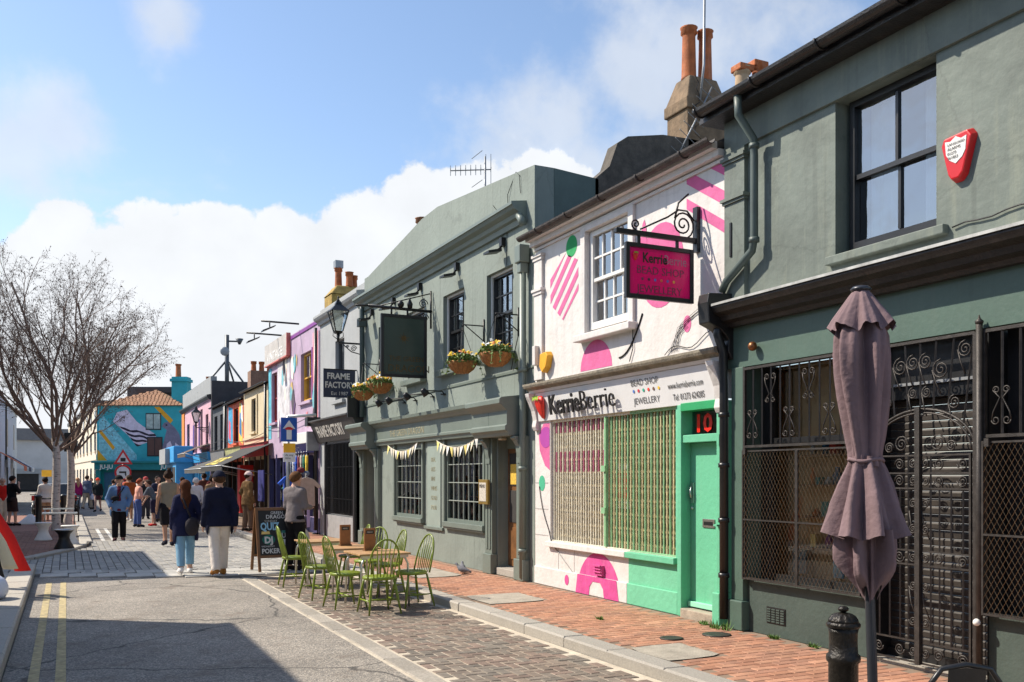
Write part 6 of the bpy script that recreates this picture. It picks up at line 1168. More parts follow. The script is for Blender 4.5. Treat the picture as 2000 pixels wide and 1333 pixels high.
# ================================================================== STREET FURNITURE
GREENC = mat('lime_chair_paint', (.19,.25,.022), .35, var=.25, vs=14, rnd=.12); TOPW = mat('table_wood', (.46,.27,.12), .5, var=.35, vs=5); ALU = mat('aluminium', (.62,.60,.56), .3, .85, var=.15)
def chair():
    c = empty('windsor_chair', (0,0,0)); n_ = 26
    st = []
    for z_, k in ((.43,.93),(.445,1.0),(.462,1.0),(.472,.95)): st.append([(.225*k*math.cos(t)*(1+.06*math.cos(t)), .215*k*math.sin(t)*(1.04 if math.sin(t) > 0 else .94), z_) for t in [i*2*math.pi/n_ for i in range(n_)]])
    q = MB(); q.add(sum(st,[])+[(0,-.02,.458)], [(i*n_+j, i*n_+(j+1)%n_, (i+1)*n_+(j+1)%n_, (i+1)*n_+j) for i in range(3) for j in range(n_)]+[tuple(range(n_-1,-1,-1))]+[(3*n_+j,3*n_+(j+1)%n_,4*n_) for j in range(n_)], 0, True); q.build('seat', GREENC, c, local=True)
    feet = {}
    for sx in (-1,1):
        for sy in (-1,1):
            a = Vector((sx*.15,sy*.14,.44)); b = Vector((sx*.215,sy*.225,0)); feet[sx,sy] = (a,b); MB().tube([a, a.lerp(b,.3), a.lerp(b,.5), a.lerp(b,.62), b], [.013,.018,.020,.016,.011], 8).build('leg', GREENC, c, local=True)
    for sx in (-1,1): p, r_ = feet[sx,-1], feet[sx,1]; MB().tube([p[0].lerp(p[1],.62), (p[0].lerp(p[1],.62)+r_[0].lerp(r_[1],.62))/2, r_[0].lerp(r_[1],.62)], [.008,.013,.008], 6).build('stretcher', GREENC, c, local=True)
    MB().tube([(-.178,0,.165),(0,0,.165),(.178,0,.165)], [.008,.013,.008], 6).build('stretcher', GREENC, c, local=True)
    # hoop back stands at y<0 and leans back
    def bp(t): return Vector((.205*math.cos(t)*(1+.10*math.sin(t)), -.15-.13*max(0,math.sin(t))**.8, .455+.50*math.sin(t)**.75 if math.sin(t) > 0 else .455))
    MB().tube([bp(i*math.pi/24) for i in range(25)], .0125, 7).build('back_hoop', GREENC, c, local=True)
    for i in range(7):
        x = -.145+i*.0483; t = math.acos(max(-1,min(1,x*1.30/.235))); e = bp(t); MB().tube([(x*.9,-.165,.46), ((x*.9+e.x)/2,-.165+(e.y+.165)*.5,(.46+e.z)/2), e], [.0065,.0085,.005], 6).build('spindle', GREENC, c, local=True)
    return c
c0 = chair(); spots = [(3.62,11.42,.05,'green hoop back chair with its back to the camera, nearest of all'),(4.22,11.85,1.75,'green hoop back chair nearest the kerb, facing the road'),(3.36,12.10,-1.45,'green hoop back chair on the road side of the nearest table'),(3.28,13.15,-1.35,'green hoop back chair on the road side of the middle table'),(4.25,13.05,1.6,'green hoop back chair on the kerb side of the middle table'),(4.22,14.75,1.5,'green hoop back chair on the kerb side of the farthest table'),(3.30,14.85,-1.6,'green hoop back chair on the road side of the farthest table'),(4.2,13.75,2.2,'green hoop back chair between middle and farthest table, kerb side')]
for i, (x, y, r_, lab) in enumerate(spots):
    c = c0 if i == 0 else dup(c0); c.location = (x, y, -.098); c.rotation_euler = (0,0,r_); tag(c, lab, 'chair', 'green chairs outside the pub')
def table():
    t = empty('cafe_table', (0,0,0))
    for i in range(7): LB('table_plank', TOPW, t, (-.36,.36,-.36+i*.103,-.36+i*.103+.0985,.70,.725), bevel=.004)
    LB('apron', ALU, t, (-.33,.33,-.33,-.31,.66,.699), (-.33,.33,.31,.33,.66,.699))
    for sx in (-1,1):
        for sy in (-1,1): MB().tube([(sx*.22,sy*.31,.68),(sx*.29,sy*.31,.66),(sx*.325,sy*.325,.58),(sx*.34,sy*.335,.0)], .016, 8).build('leg', ALU, t, local=True)
    return t
t0 = table()
for i, (x, y, r_, lab) in enumerate(((3.82,12.15,.03,'wooden topped cafe table with metal legs, nearest of three'),(3.75,13.2,-.04,'wooden topped cafe table with metal legs, middle of three'),(3.72,14.75,.05,'wooden topped cafe table with metal legs, farthest of three'))):
    t = t0 if i == 0 else dup(t0); t.location = (x,y,-.098); t.rotation_euler = (0,0,r_); tag(t, lab, 'table', 'cafe tables outside the pub')
CARD = mat('menu_card_brown', (.28,.12,.04), .6, var=.25, vs=12)
for i, (x, y, lab) in enumerate(((3.78,12.35,'brown menu card stand on the nearest cafe table'),(3.72,13.38,'brown menu card stand on the middle cafe table'))):
    m_ = empty('menu_card', (x,y,.628), lab, 'menu card', .15); LB('card', CARD, m_, (-.085,.085,-.012,.012,.02,.31), bevel=.003); LB('header', TEXT_K, m_, (-.06,.06,-.0135,-.0125,.23,.28)); LB('foot', WD, m_, (-.09,.09,-.04,.04,0,.019)); text_mb('MENU', .03, lambda a,b,c: (-.045+a,-.0138-c,.245+b), .001).build('print', CRL, m_, local=True)
# chalk board
ab = empty('a_board', (3.45,17.25,-.07), 'black pub a-board chalked with quiz and poker nights', 'sign board', .10); CHK = mat('chalkboard', (.018,.02,.02), .7, var=.3)
def lean(y0, s_): return lambda p: (p[0], y0+s_*(p[2])*.20*1.0, p[2])
for s_, y0 in ((1,-.26),(-1,.26)):
    q = MB(); q.box(-.36,-.31,-.015,.015,0,1.15); q.box(.31,.36,-.015,.015,0,1.15); q.box(-.31,.31,-.015,.015,1.10,1.15); q.box(-.31,.31,-.015,.015,.24,.29); q.v = [(x, y+y0+s_*z*.215, z) for x,y,z in q.v]; fr_ = q.build('frame', WD, ab, local=True)
    q = MB().box(-.31,.31,-.008,.008,.29,1.10); q.v = [(x, y+y0+s_*z*.215, z) for x,y,z in q.v]; q.build('board', CHK, fr_, local=True)
bt = lambda x, z: (lambda a, b, c: (x+a, -.26+(z+b)*.215-.012-c, z+b))
CHW = mat('chalk_white', (.68,.68,.66), .8); CHB = mat('chalk_blue', srgb(150,200,225), .8); CHT = mat('chalk_teal', srgb(20,110,95), .8)
text_mb('GREEN', .075, bt(-.08,1.03), .002).build('chalk_lettering', CHW, ab, local=True); text_mb('DRAGON', .10, bt(-.17,.95), .002, bold=.001).build('chalk_lettering', CHW, ab, local=True); text_mb('SUNDAY', .06, bt(-.2,.885), .002).build('chalk_lettering', MATS['goods_2'], ab, local=True); text_mb('QUIZ', .19, bt(-.28,.745), .002, bold=.006, sx=.75).build('chalk_lettering', CHB, ab, local=True)
q = MB(); f_ = bt(-.14,.57); q.add([f_(.12*math.cos(a),.09*math.sin(a),-.002) for a in [k*math.pi/8 for k in range(16)]], [tuple(range(16))]); q.build('chalk_patch', CHT, ab, local=True); text_mb('DJ', .16, bt(-.22,.51), .002, bold=.008).build('chalk_lettering', CHW, ab, local=True); text_mb('PUB', .12, bt(.04,.60), .002, bold=.003).build('chalk_lettering', CHW, ab, local=True); text_mb('WEDNESDAY', .04, bt(-.28,.435), .002).build('chalk_lettering', CHW, ab, local=True); text_mb('POKER', .12, bt(-.28,.325), .002, bold=.003, sx=.9).build('chalk_lettering', CHW, ab, local=True)
for x0, z0, c in ((-.27,.67,6),(.10,.68,3),(.12,.40,1)): q = MB(); f_ = bt(x0,z0); q.add([f_(0,0,0),f_(.16,0,0),f_(.15,.05,0),f_(.01,.05,0)], [(0,1,2,3)]); q.build('chalk_patch', GM[c], ab, local=True)
q = MB(); f_ = bt(.06,.40); q.add([f_(0,0,0),f_(.09,0,0),f_(.11,.17,0),f_(-.02,.17,0)], [(0,1,2,3)]); q.build('chalk_glass', CHW, ab, local=True)
# closed parasol
pa = empty('parasol', (3.53,3.29,-.1), 'closed mauve parasol tied round the middle on a grey pole', 'parasol')
MAUVE = mat('mauve_canvas', (.205,.140,.148), .9, var=.2, vs=5, bump=.35, bs=28, stain=.25, scol=(.17,.11,.115), spec=.2); DKP = mat('parasol_pole', (.05,.052,.06), .35, .4)
def shear(z): t = (z-1.1)/1.5; return (-.045*t*math.cos(YAW), .045*t*math.sin(YAW))
def cloth(rows, n, folds, name, m_, ph=0):
    vs = []; 
    for z, r, amp, dz in rows:
        sx, sy = shear(z)
        for k in range(n):
            a = 2*math.pi*k/n; nn = noise.noise(Vector((1.6*math.cos(a)+ph*3, 1.6*math.sin(a), z*1.3))); n2_ = noise.noise(Vector((5*math.cos(a), 5*math.sin(a)+ph, z*2.5))); f = math.cos(folds*a+ph+1.5*nn+.8*z); f = math.copysign(abs(f)**.6, f)*.72+.2*math.sin(3*a+z*5)+.22*math.cos((2*folds+1)*a+4*z)+.5*n2_; q_ = r*(1+amp*f); vs.append((sx+q_*math.cos(a), sy+q_*math.sin(a), z+.1+dz*f))
    m2 = len(rows); q = MB(); q.add(vs, [(i*n+k, i*n+(k+1)%n, (i+1)*n+(k+1)%n, (i+1)*n+k) for i in range(m2-1) for k in range(n)], 0, True); return q.build(name, m_, pa, local=True)
cloth([(1.70,.068,.26,0),(1.77,.070,.28,0),(1.85,.080,.34,0),(1.95,.091,.38,0),(2.05,.102,.38,0),(2.15,.111,.36,0),(2.25,.117,.34,0),(2.34,.117,.28,0),(2.42,.09,.18,0),(2.5,.05,.1,0)], 128, 5, 'canopy_upper', MAUVE)
cloth([(1.36,.166,.30,.016),(1.42,.152,.32,0),(1.52,.128,.36,0),(1.62,.100,.36,0),(1.69,.080,.28,0),(1.725,.070,.20,0),(1.75,.072,.18,0)], 96, 7, 'canopy_skirt', MAUVE, 1.0)
cloth([(1.08,.045,.5,.05),(1.13,.080,.6,.05),(1.17,.092,.6,.04),(1.22,.098,.6,.02),(1.30,.104,.5,0),(1.40,.105,.4,0)], 140, 5, 'canopy_gathers', MAUVE, .4)
cloth([(2.37,.150,.13,.022),(2.42,.125,.13,.008),(2.48,.088,.12,0),(2.53,.055,.1,0),(2.555,.038,.05,0),(2.56,.02,0,0)], 96, 7, 'vent_cap', MAUVE, .8)
sx, sy = shear(2.56); MB().lathe([(.045,0),(.05,.01),(.038,.022),(.01,.028)], (sx,sy,2.655), 16).build('finial', DKP, pa, local=True); MB().tube([(shear(z)[0],shear(z)[1],z+.1) for z in (-.1,.5,1.1,1.8,2.5)], .024, 14).build('pole', DKP, pa, local=True)
sx, sy = shear(1.73); MB().tube([(sx+.078*math.cos(a), sy+.078*math.sin(a), 1.83+.006*math.sin(3*a)) for a in [k*math.pi/12 for k in range(25)]], .010, 6).build('tie_strap', MAUVE, pa, local=True); MB().lathe([(.28,0),(.28,.05),(.05,.07),(.05,.3),(.03,.3)], (0,0,0), 20).build('base', DKP, pa, local=True)
# foreground bollard: fluted cap, collar rings
BOL = mat('chipped_bollard', (.022,.018,.014), .38, .35, var=.8, vs=18, bump=.4, bs=70, stain=.55, scol=(.085,.05,.028))
bo = empty('bollard', (3.57,3.5,-.1), 'black cast iron bollard with fluted dome beside the parasol', 'bollard'); MB().lathe([(.11,0),(.11,.12),(.085,.15),(.078,.2),(.073,.55),(.073,.80),(.083,.81),(.085,.825),(.083,.84),(.072,.85),(.069,.90),(.070,.955),(.076,.98)], (0,0,0), 24).build('shaft', BOL, bo, local=True); MB().lathe([(.076,.98),(.083,.985),(.085,1.0),(.076,1.01)], (0,0,0), 24).build('rim', BOL, bo, local=True)
MB().lathe([(.076,1.008),(.070,1.022),(.058,1.04),(.038,1.052),(.016,1.057)], (0,0,0), 48, fn=lambda a, z: 1+.07*math.cos(12*a)*(1 if z > 1.01 else 0)).build('fluted_dome', BOL, bo, local=True); MB().lathe([(.012,1.053),(.014,1.06),(.026,1.068),(.027,1.078),(.018,1.088),(.003,1.091)], (0,0,0), 16).build('knob', BOL, bo, local=True)
bc = empty('bistro_chair', (3.72,3.03,-.075), 'black metal bistro chair back at the bottom right corner', 'chair', -.45); q = MB()
q.tube([(-.17,-.17,0),(-.17,-.19,.45),(-.17,-.21,.70),(-.155,-.22,.80),(-.11,-.225,.865),(0,-.228,.885),(.11,-.225,.865),(.155,-.22,.80),(.17,-.21,.70),(.17,-.19,.45),(.17,-.17,0)], .013, 10).build('back_hoop', BLACKP, bc, local=True)
for sx in (-1,1): MB().tube([(sx*.17,.18,0),(sx*.16,.16,.45)], .013, 8).build('leg', BLACKP, bc, local=True)
LB('seat', BLACKP, bc, (-.19,.19,-.19,.19,.44,.46), bevel=.008); q = MB(); vs = []
for i in range(9): x = -.085+i*.02125; vs += [(x,-.195-.012*math.cos(x*14),.47),(x,-.232-.012*math.cos(x*14),.872-(x*2.2)**2*.3)]
q.add(vs, [(2*i,2*i+2,2*i+3,2*i+1) for i in range(8)], 0, True).build('back_panel', BLACKP, bc, local=True)
# clothes shop display on the pavement
def garment(x, y, z, w, hgt, m_, rz, label, slv=.16, cat='shirt', grp='clothes hung outside the lilac shop'):
    g_ = empty('hung_shirt', (x,y,z), label, cat, rz, grp); o_ = [(-.06,0),(-w*.42,-.05),(-w*.5-slv,-.24),(-w*.5-slv*.5,-.30),(-w*.45,-.22),(-w*.46,-hgt),(w*.46,-hgt),(w*.45,-.22),(w*.5+slv*.5,-.30),(w*.5+slv,-.24),(w*.42,-.05),(.06,0)]; n_ = len(o_); v = [(a,-.03+.02*math.sin(a*9+b*4),b) for a,b in o_]+[(a,.03+.02*math.sin(a*9+b*4),b) for a,b in o_]
    MB().add(v, [tuple(range(n_)),tuple(range(2*n_-1,n_-1,-1))]+[(i,n_+i,n_+(i+1)%n_,(i+1)%n_) for i in range(n_)]).build('cloth', m_, g_, local=True, bevel=.01); MB().tube([(-.18,0,-.04),(0,0,.03),(.18,0,-.04)], .008, 4).tube([(0,0,.03),(0,0,.10),(.02,0,.12)], .005, 4).build('hanger', STEEL, g_, local=True); return g_
CLR = [(40,90,200),(190,170,155),(225,190,60),(60,60,70),(230,230,230),(110,40,50),(30,110,90),(60,60,130),(120,130,150)]; CM = [mat('shirt_%d' % i, srgb(*c), .85, var=.45 if i in (0,6,8) else .15, vs=9) for i, c in enumerate(CLR)]
rack = empty('clothes_rack', (6.0,26.0,0), 'black clothes rail on the pavement outside the lilac shop', 'clothes rail'); MB().tube([(5.55,26.1,0),(5.55,26.1,1.55),(6.45,26.1,1.55),(6.45,26.1,0)], .018, 6).tube([(6.08,25.95,0),(6.08,25.95,1.75)], .018, 6).build('rail', IRON, rack); MB().tube([(5.4,26.1,.03),(5.7,26.1,.03)], .02, 5).tube([(6.3,26.1,.03),(6.5,26.1,.03)], .02, 5).build('foot_bar', IRON, rack)
garment(6.08,25.9,1.62,.52,.80,CM[1],.0,'sand coloured shirt hung in front on the clothes rail'); garment(5.75,26.4,1.70,.5,.75,CM[0],.35,'blue patterned shirt hung on the clothes rail'); garment(5.9,26.7,1.55,.46,.8,CM[6],.4,'green patterned shirt behind the blue one'); B('trousers', mat('lilac_cloth', srgb(180,165,205), .85), None, (5.95,6.03,25.92,25.98,.22,.80), (6.11,6.19,25.92,25.98,.22,.80), label='lilac trousers hanging below the sand shirt', cat='trousers', bevel=.01)
for i in range(9): garment(F-.28, 26.8+i*.34, 2.28, .26, .55, CM[(i*4+2) % 9], 1.35, 'shirt %s hung high under the lilac shop canopy, %s' % ({0:'blue',1:'sand',2:'yellow',3:'charcoal',4:'white',5:'maroon',6:'green',7:'indigo',8:'grey'}[(i*4+2) % 9], 'nearer half' if i < 5 else 'farther half'), .07)
B('banner', mat('indigo_banner', srgb(35,35,110), .8, var=.4, vs=8), None, (5.35,5.38,28.3,29.2,.9,1.85), label='indigo cloth with pale emblem displayed by the clothes shop', cat='banner'); cb = empty('cap_stack', (6.1,26.55,1.6), 'dark red and grey hats piled over the clothes rail', 'hats'); 
for k, (dx, dz, m_) in enumerate(((-.15,0,5),(.12,.02,8),(-.02,.12,5))): MB().ball((6.1+dx,26.55,1.72+dz), .12, 10, sc=(1,1,.7)).build('hat', CM[m_], cb)
# plaza furniture
def stool(x, y, m_, lab, hgt=.44): s_ = empty('hourglass_stool', (x,y,-.022), lab, 'stool'); MB().lathe([(.22,0),(.21,.03),(.14,.16),(.115,.24),(.13,.33),(.19,hgt-.02),(.20,hgt)], (0,0,0), 20).build('body', m_, s_, local=True); MB().lathe([(.205,hgt),(.215,hgt+.012),(.205,hgt+.03),(.05,hgt+.032)], (0,0,0), 20).build('seat', m_ if m_ is not IRON else STEEL, s_, local=True)
stool(-.55,27.2,WHITEP,'white hourglass stool standing alone by the tree'); stool(-.05,23.9,IRON,'black hourglass stool with steel seat at the plaza edge',.42); stool(.08,25.3,WHITEP,'white hourglass stool behind the black one')
tb = empty('steel_table', (-.1,29,-.022), 'low steel bench table beside the birch', 'table'); B('table_top', ALU, tb, (-.62,.28,28.7,29.3,.60,.64), bevel=.006); B('back_rail', ALU, tb, (-.6,.2,29.2,29.26,.72,.76))
for x in (-.55,.2): MB().tube([(x,28.75,-.02),(x,29.25,.6)], .02, 6).tube([(x,29.25,-.02),(x,28.75,.6)], .02, 6).build('leg', ALU, tb)
for i, (x, y, lab) in enumerate(((-.88,36.1,'black post at the plaza edge left of the birch'),(-.1,37,'black post behind the birch trunks'))): p = empty('bollard', (x,y,-.03), lab, 'bollard'); MB().lathe([(.12,0),(.10,.05),(.10,.92),(.12,.95),(.12,1.0),(.05,1.05)], (0,0,0), 12).build('shaft', BLACKP, p, local=True)
rl_ = empty('railing', (-.4,38,0), 'black rail between the posts by the scooter', 'railing'); MB().tube([(-.9,37.6,.85),(.4,37.8,.85)], .03, 6).tube([(-.9,37.6,.55),(.4,37.8,.55)], .025, 6).tube([(.4,37.8,-.03),(.4,37.8,.9)], .03, 6).build('rail', BLACKP, rl_)
cone = MB().lathe([(.45,0),(.40,.04),(.05,.35)], (-1.15,36.9,-.03), 14); cone.build('planter_cover', WHITEP, label='white cone shaped cover on the plaza by the black post', cat='cover')
sc = empty('scooter', (-.9,39.5,-.1), 'dark red motor scooter parked by the railing', 'scooter'); DRED = mat('dark_red_gloss', (.16,.012,.015), .25, coat=.5); q = MB()
for yy in (39.0,40.1): MB().tube([(-.9,yy+.22*math.cos(a),.15+.22*math.sin(a)) for a in [k*math.pi/8 for k in range(17)]], .05, 6).build('wheel', IRON, sc)
MB().ball((-.9,39.95,.55), .28, 10, sc=(.6,1.2,.7)).build('body', DRED, sc); B('seat', BLACKP, sc, (-1.02,-.78,39.7,40.2,.70,.80), bevel=.03); MB().tube([(-.9,39.05,.2),(-.9,39.2,.95)], .04, 6).tube([(-1.25,39.22,.98),(-.55,39.22,.98)], .025, 6).build('handlebar', IRON, sc); MB().ball((-.9,39.15,.85), .14, 8).build('headlamp_cowl', DRED, sc); B('footboard', BLACKP, sc, (-1.05,-.75,39.2,39.8,.22,.28))
# parked car, rear towards us
car = empty('parked_car', (-.45,47.2,-.1), 'dark grey hatchback parked with its rear towards the plaza', 'car'); BODY = mat('car_paint', (.03,.035,.045), .25, .4, coat=.8, var=.05); secs = [(-1.95,.45,.75,.80,.74),(-1.9,.35,.95,.86,.80),(-1.6,.30,1.0,.88,.84),(-.6,.28,.98,.88,.86),(.9,.28,.92,.88,.86),(1.6,.30,.82,.86,.8),(1.95,.38,.66,.78,.7)]; q = MB(); vs = []
for yy, zb, zt, w, wt in secs: vs += [(-w,yy,zb),(-w*1.0,yy,(zb+zt)/2),(-wt,yy,zt),(wt,yy,zt),(w,yy,(zb+zt)/2),(w,yy,zb)]
q.add(vs, [(i*6+k, i*6+(k+1)%6, (i+1)*6+(k+1)%6, (i+1)*6+k) for i in range(len(secs)-1) for k in range(6)]+[tuple(range(5,-1,-1)),tuple(range((len(secs)-1)*6,len(secs)*6))], 0, True); bd = q.build('body', BODY, car, local=True, bevel=.03)
q = MB(); q.add([(-.80,-1.75,.96),(.80,-1.75,.96),(.83,.85,.92),(-.83,.85,.92),(-.58,-1.35,1.42),(.58,-1.35,1.42),(.60,.15,1.44),(-.60,.15,1.44)], [(4,5,6,7)]); q.build('roof', BODY, car, local=True); q = MB(); q.add([(-.80,-1.75,.96),(.80,-1.75,.96),(.83,.85,.92),(-.83,.85,.92),(-.58,-1.35,1.42),(.58,-1.35,1.42),(.60,.15,1.44),(-.60,.15,1.44)], [(0,1,5,4),(1,2,6,5),(2,3,7,6),(3,0,4,7)]); q.build('glasshouse', mat('car_glass', (.02,.025,.03), .06, var=.02), car, local=True)
for sx in (-1,1):
    LB('tail_light', mat('tail_red', (.35,.01,.012), .25), car, (sx*.84-.09,sx*.84+.02*1,-1.93,-1.84,.70,.92))
    for yy in (-1.25,1.25): w_ = MB().tube([(sx*.78,yy,.31),(sx*.93,yy,.31)], .31, 18).build('wheel', IRON, car, local=True); MB().tube([(sx*.93,yy,.31),(sx*.94,yy,.31)], .19, 14).build('rim', STEEL, w_, local=True)
LB('bumper', BLACKP, car, (-.86,.86,-2.02,-1.93,.36,.55), bevel=.03); LB('number_plate', MATS['sign_yellow'], car, (-.25,.25,-1.972,-1.955,.62,.73))
tl = empty('traffic_signal', (.15,43,0), 'dark signal post with red disc beside the birch', 'signal'); MB().tube([(.15,43,-.1),(.15,43,3.6)], .07, 8).build('post', IRON, tl); B('head', IRON, tl, (-.1,.4,42.8,43.0,2.7,3.5), bevel=.03); q = MB(); disc(q,(.25,3.25),.09,42.79); q.build('red_disc', MATS['sign_red'], tl)
ysn = empty('yellow_sign', (-1.5,85,0), 'small yellow sign on a black post down the side street', 'sign'); B('plate', MATS['sign_yellow'], ysn, (-1.85,-1.1,84.9,85,1.65,2.2)); B('post', IRON, ysn, (-1.55,-1.4,85.01,85.1,-.1,1.7))
# market clothes at the left edge
st_ = empty('clothes_stand', (-1.2,15.6,0), 'rail of jackets at the left edge behind the kerb', 'clothes rail'); MB().tube([(-1.5,15.7,0),(-1.5,15.7,1.3),(-.95,15.6,1.3)], .02, 6).build('rail', IRON, st_)
def coat(x, y, z, w, hgt, m_, lean_, lab, dy=.05):
    v = []; n_ = 10
    for i in range(n_):
        t = i/(n_-1); ww = w*(.45+.55*min(1,t*2.2)); xx = x+lean_*t*hgt
        for a in range(12): an = 2*math.pi*a/12; v.append((xx+ww*.5*math.cos(an)*(1+.05*math.sin(an*5+t*6)), y+dy*math.sin(an)*(.6+.4*t), z-hgt*t))
    q = MB(); q.add(v, [(i*12+a,i*12+(a+1)%12,(i+1)*12+(a+1)%12,(i+1)*12+a) for i in range(n_-1) for a in range(12)]+[tuple(range(11,-1,-1)),tuple(range((n_-1)*12,n_*12))], 0, True); q.build('jacket', m_, label=lab, cat='jacket')
coat(-.98,15.5,1.2,.22,.95,mat('scarlet_cloth', srgb(215,25,20), .8, var=.08),.42,'scarlet jacket hanging at an angle from the left edge rail'); coat(-1.02,15.32,1.02,.20,.72,mat('cream_cloth', srgb(215,205,175), .8, var=.1),.40,'cream jacket in front of the scarlet one'); coat(-1.08,15.2,.95,.22,.75,mat('black_cloth', (.012,.012,.014), .85),.22,'black jacket nearest the left edge'); coat(-.98,15.22,.55,.14,.36,mat('royal_cloth', srgb(45,45,150), .8),.15,'royal blue cloth under the black jacket')
bg_ = MB(); bg_.ball((-.93,13.9,.16), .24, 16, sc=(1,1,.9)); bg_.v = [(x+.02*math.sin(y*40), y+.02*math.sin(z*37), max(.045, z+.02*math.sin(x*31+y*23))) for x,y,z in bg_.v]; bg_.build('plastic_bag', mat('thin_plastic', (.62,.66,.78), .35, var=.12, vs=8), label='pale plastic bag lying behind the broad kerb', cat='bag')
wb = empty('road_works_bag', (4.15,18.4,-.07), 'white sack standing behind the man in grey', 'sack'); MB().lathe([(.16,0),(.24,.06),(.25,.4),(.20,.62),(.12,.72),(.16,.78)], (0,0,0), 16, fn=lambda a,z: 1+.08*math.sin(5*a+z*7)).build('sack', mat('white_sack', (.55,.53,.5), .8, var=.15), wb, local=True)
# ================================================================== PEOPLE
def nets(Fv, lo, h):
    """surface nets on a sampled distance field -> verts, quads"""
    ins = Fv < 0; nx, ny, nz = Fv.shape; C = np.zeros((nx-1,ny-1,nz-1,3)); cnt = np.zeros((nx-1,ny-1,nz-1)); I = np.indices((nx-1,ny-1,nz-1)).transpose(1,2,3,0).astype(float)
    cor = [(i,j,k) for i in (0,1) for j in (0,1) for k in (0,1)]
    for a in cor:
        for ax in range(3):
            if a[ax]: continue
            b = list(a); b[ax] = 1
            fa = Fv[a[0]:nx-1+a[0],a[1]:ny-1+a[1],a[2]:nz-1+a[2]]; fb_ = Fv[b[0]:nx-1+b[0],b[1]:ny-1+b[1],b[2]:nz-1+b[2]]; m_ = (fa < 0) != (fb_ < 0)
            t = np.where(m_, fa/np.where(fa-fb_ == 0, 1, fa-fb_), 0)
            for d in range(3): C[...,d] += np.where(m_, a[d]+(t if d == ax else 0), 0)
            cnt += m_
    act = cnt > 0; idx = -np.ones(act.shape, int); idx[act] = np.arange(act.sum()); V = (I[act]+C[act]/cnt[act][:,None])*h+np.array(lo)
    Q = []
    for ax in range(3):
        u, v = (ax+1)%3, (ax+2)%3; sl = [slice(None)]*3; sl[ax] = slice(0,-1); s2 = [slice(None)]*3; s2[ax] = slice(1,None)
        m_ = ins[tuple(sl)] != ins[tuple(s2)]; w = np.argwhere(m_)
        for p in w:
            if p[u] < 1 or p[v] < 1 or p[u] >= act.shape[u] or p[v] >= act.shape[v]: continue
            c = []
            for du, dv in ((-1,-1),(0,-1),(0,0),(-1,0)): q = p.copy(); q[u] += du; q[v] += dv; c.append(idx[tuple(q)])
            if min(c) < 0: continue
            Q.append(tuple(c) if ins[tuple(p)] else tuple(c[::-1]))
    return V, Q
def field(prims, P, k=.03):
    out = None
    for a, b, ra, rb, fl in prims:
        a = np.array(a, float); b = np.array(b, float); ba = b-a; L2 = max(1e-9, ba@ba); pa = P-a
        if fl != 1:
            pa = pa.copy(); t0 = np.clip((pa@ba)/L2, 0, 1); pa[...,1] = t0*ba[1]+(pa[...,1]-t0*ba[1])/fl
        t = np.clip((pa@ba)/L2, 0, 1); d = np.linalg.norm(pa-t[...,None]*ba, axis=-1)-(ra+(rb-ra)*t)
        if out is None: out = d
        else: hh = np.clip(.5+.5*(out-d)/k, 0, 1); out = out*(1-hh)+d*hh-k*hh*(1-hh)
    return out
def blob_mesh(prims, h, k=.03, cut=None):
    pts = np.array([p[0] for p in prims]+[p[1] for p in prims]); r = max(max(p[2],p[3]) for p in prims)+3*h+.02; lo = pts.min(0)-r; hi = pts.max(0)+r; n = np.ceil((hi-lo)/h).astype(int)+1
    G = np.stack(np.meshgrid(*[lo[d]+h*np.arange(n[d]) for d in range(3)], indexing='ij'), -1); Fv = field(prims, G, k)
    if cut is not None: Fv = np.maximum(Fv, cut(G))
    return nets(Fv, lo, h)
SKINS = {n_: mat('skin_'+n_, c, .6, var=.08, vs=12) for n_, c in (('fair',(.56,.33,.24)),('tan',(.45,.24,.15)),('dark',(.22,.11,.07)))}
def cloth_mat(c, tex=0): return mat('cloth_%d_%d_%d_%d' % (*c, tex*100), srgb(*c), .85, var=.45 if tex else .12, vs=14 if tex else 5, bump=.8, bs=13, spec=.2)
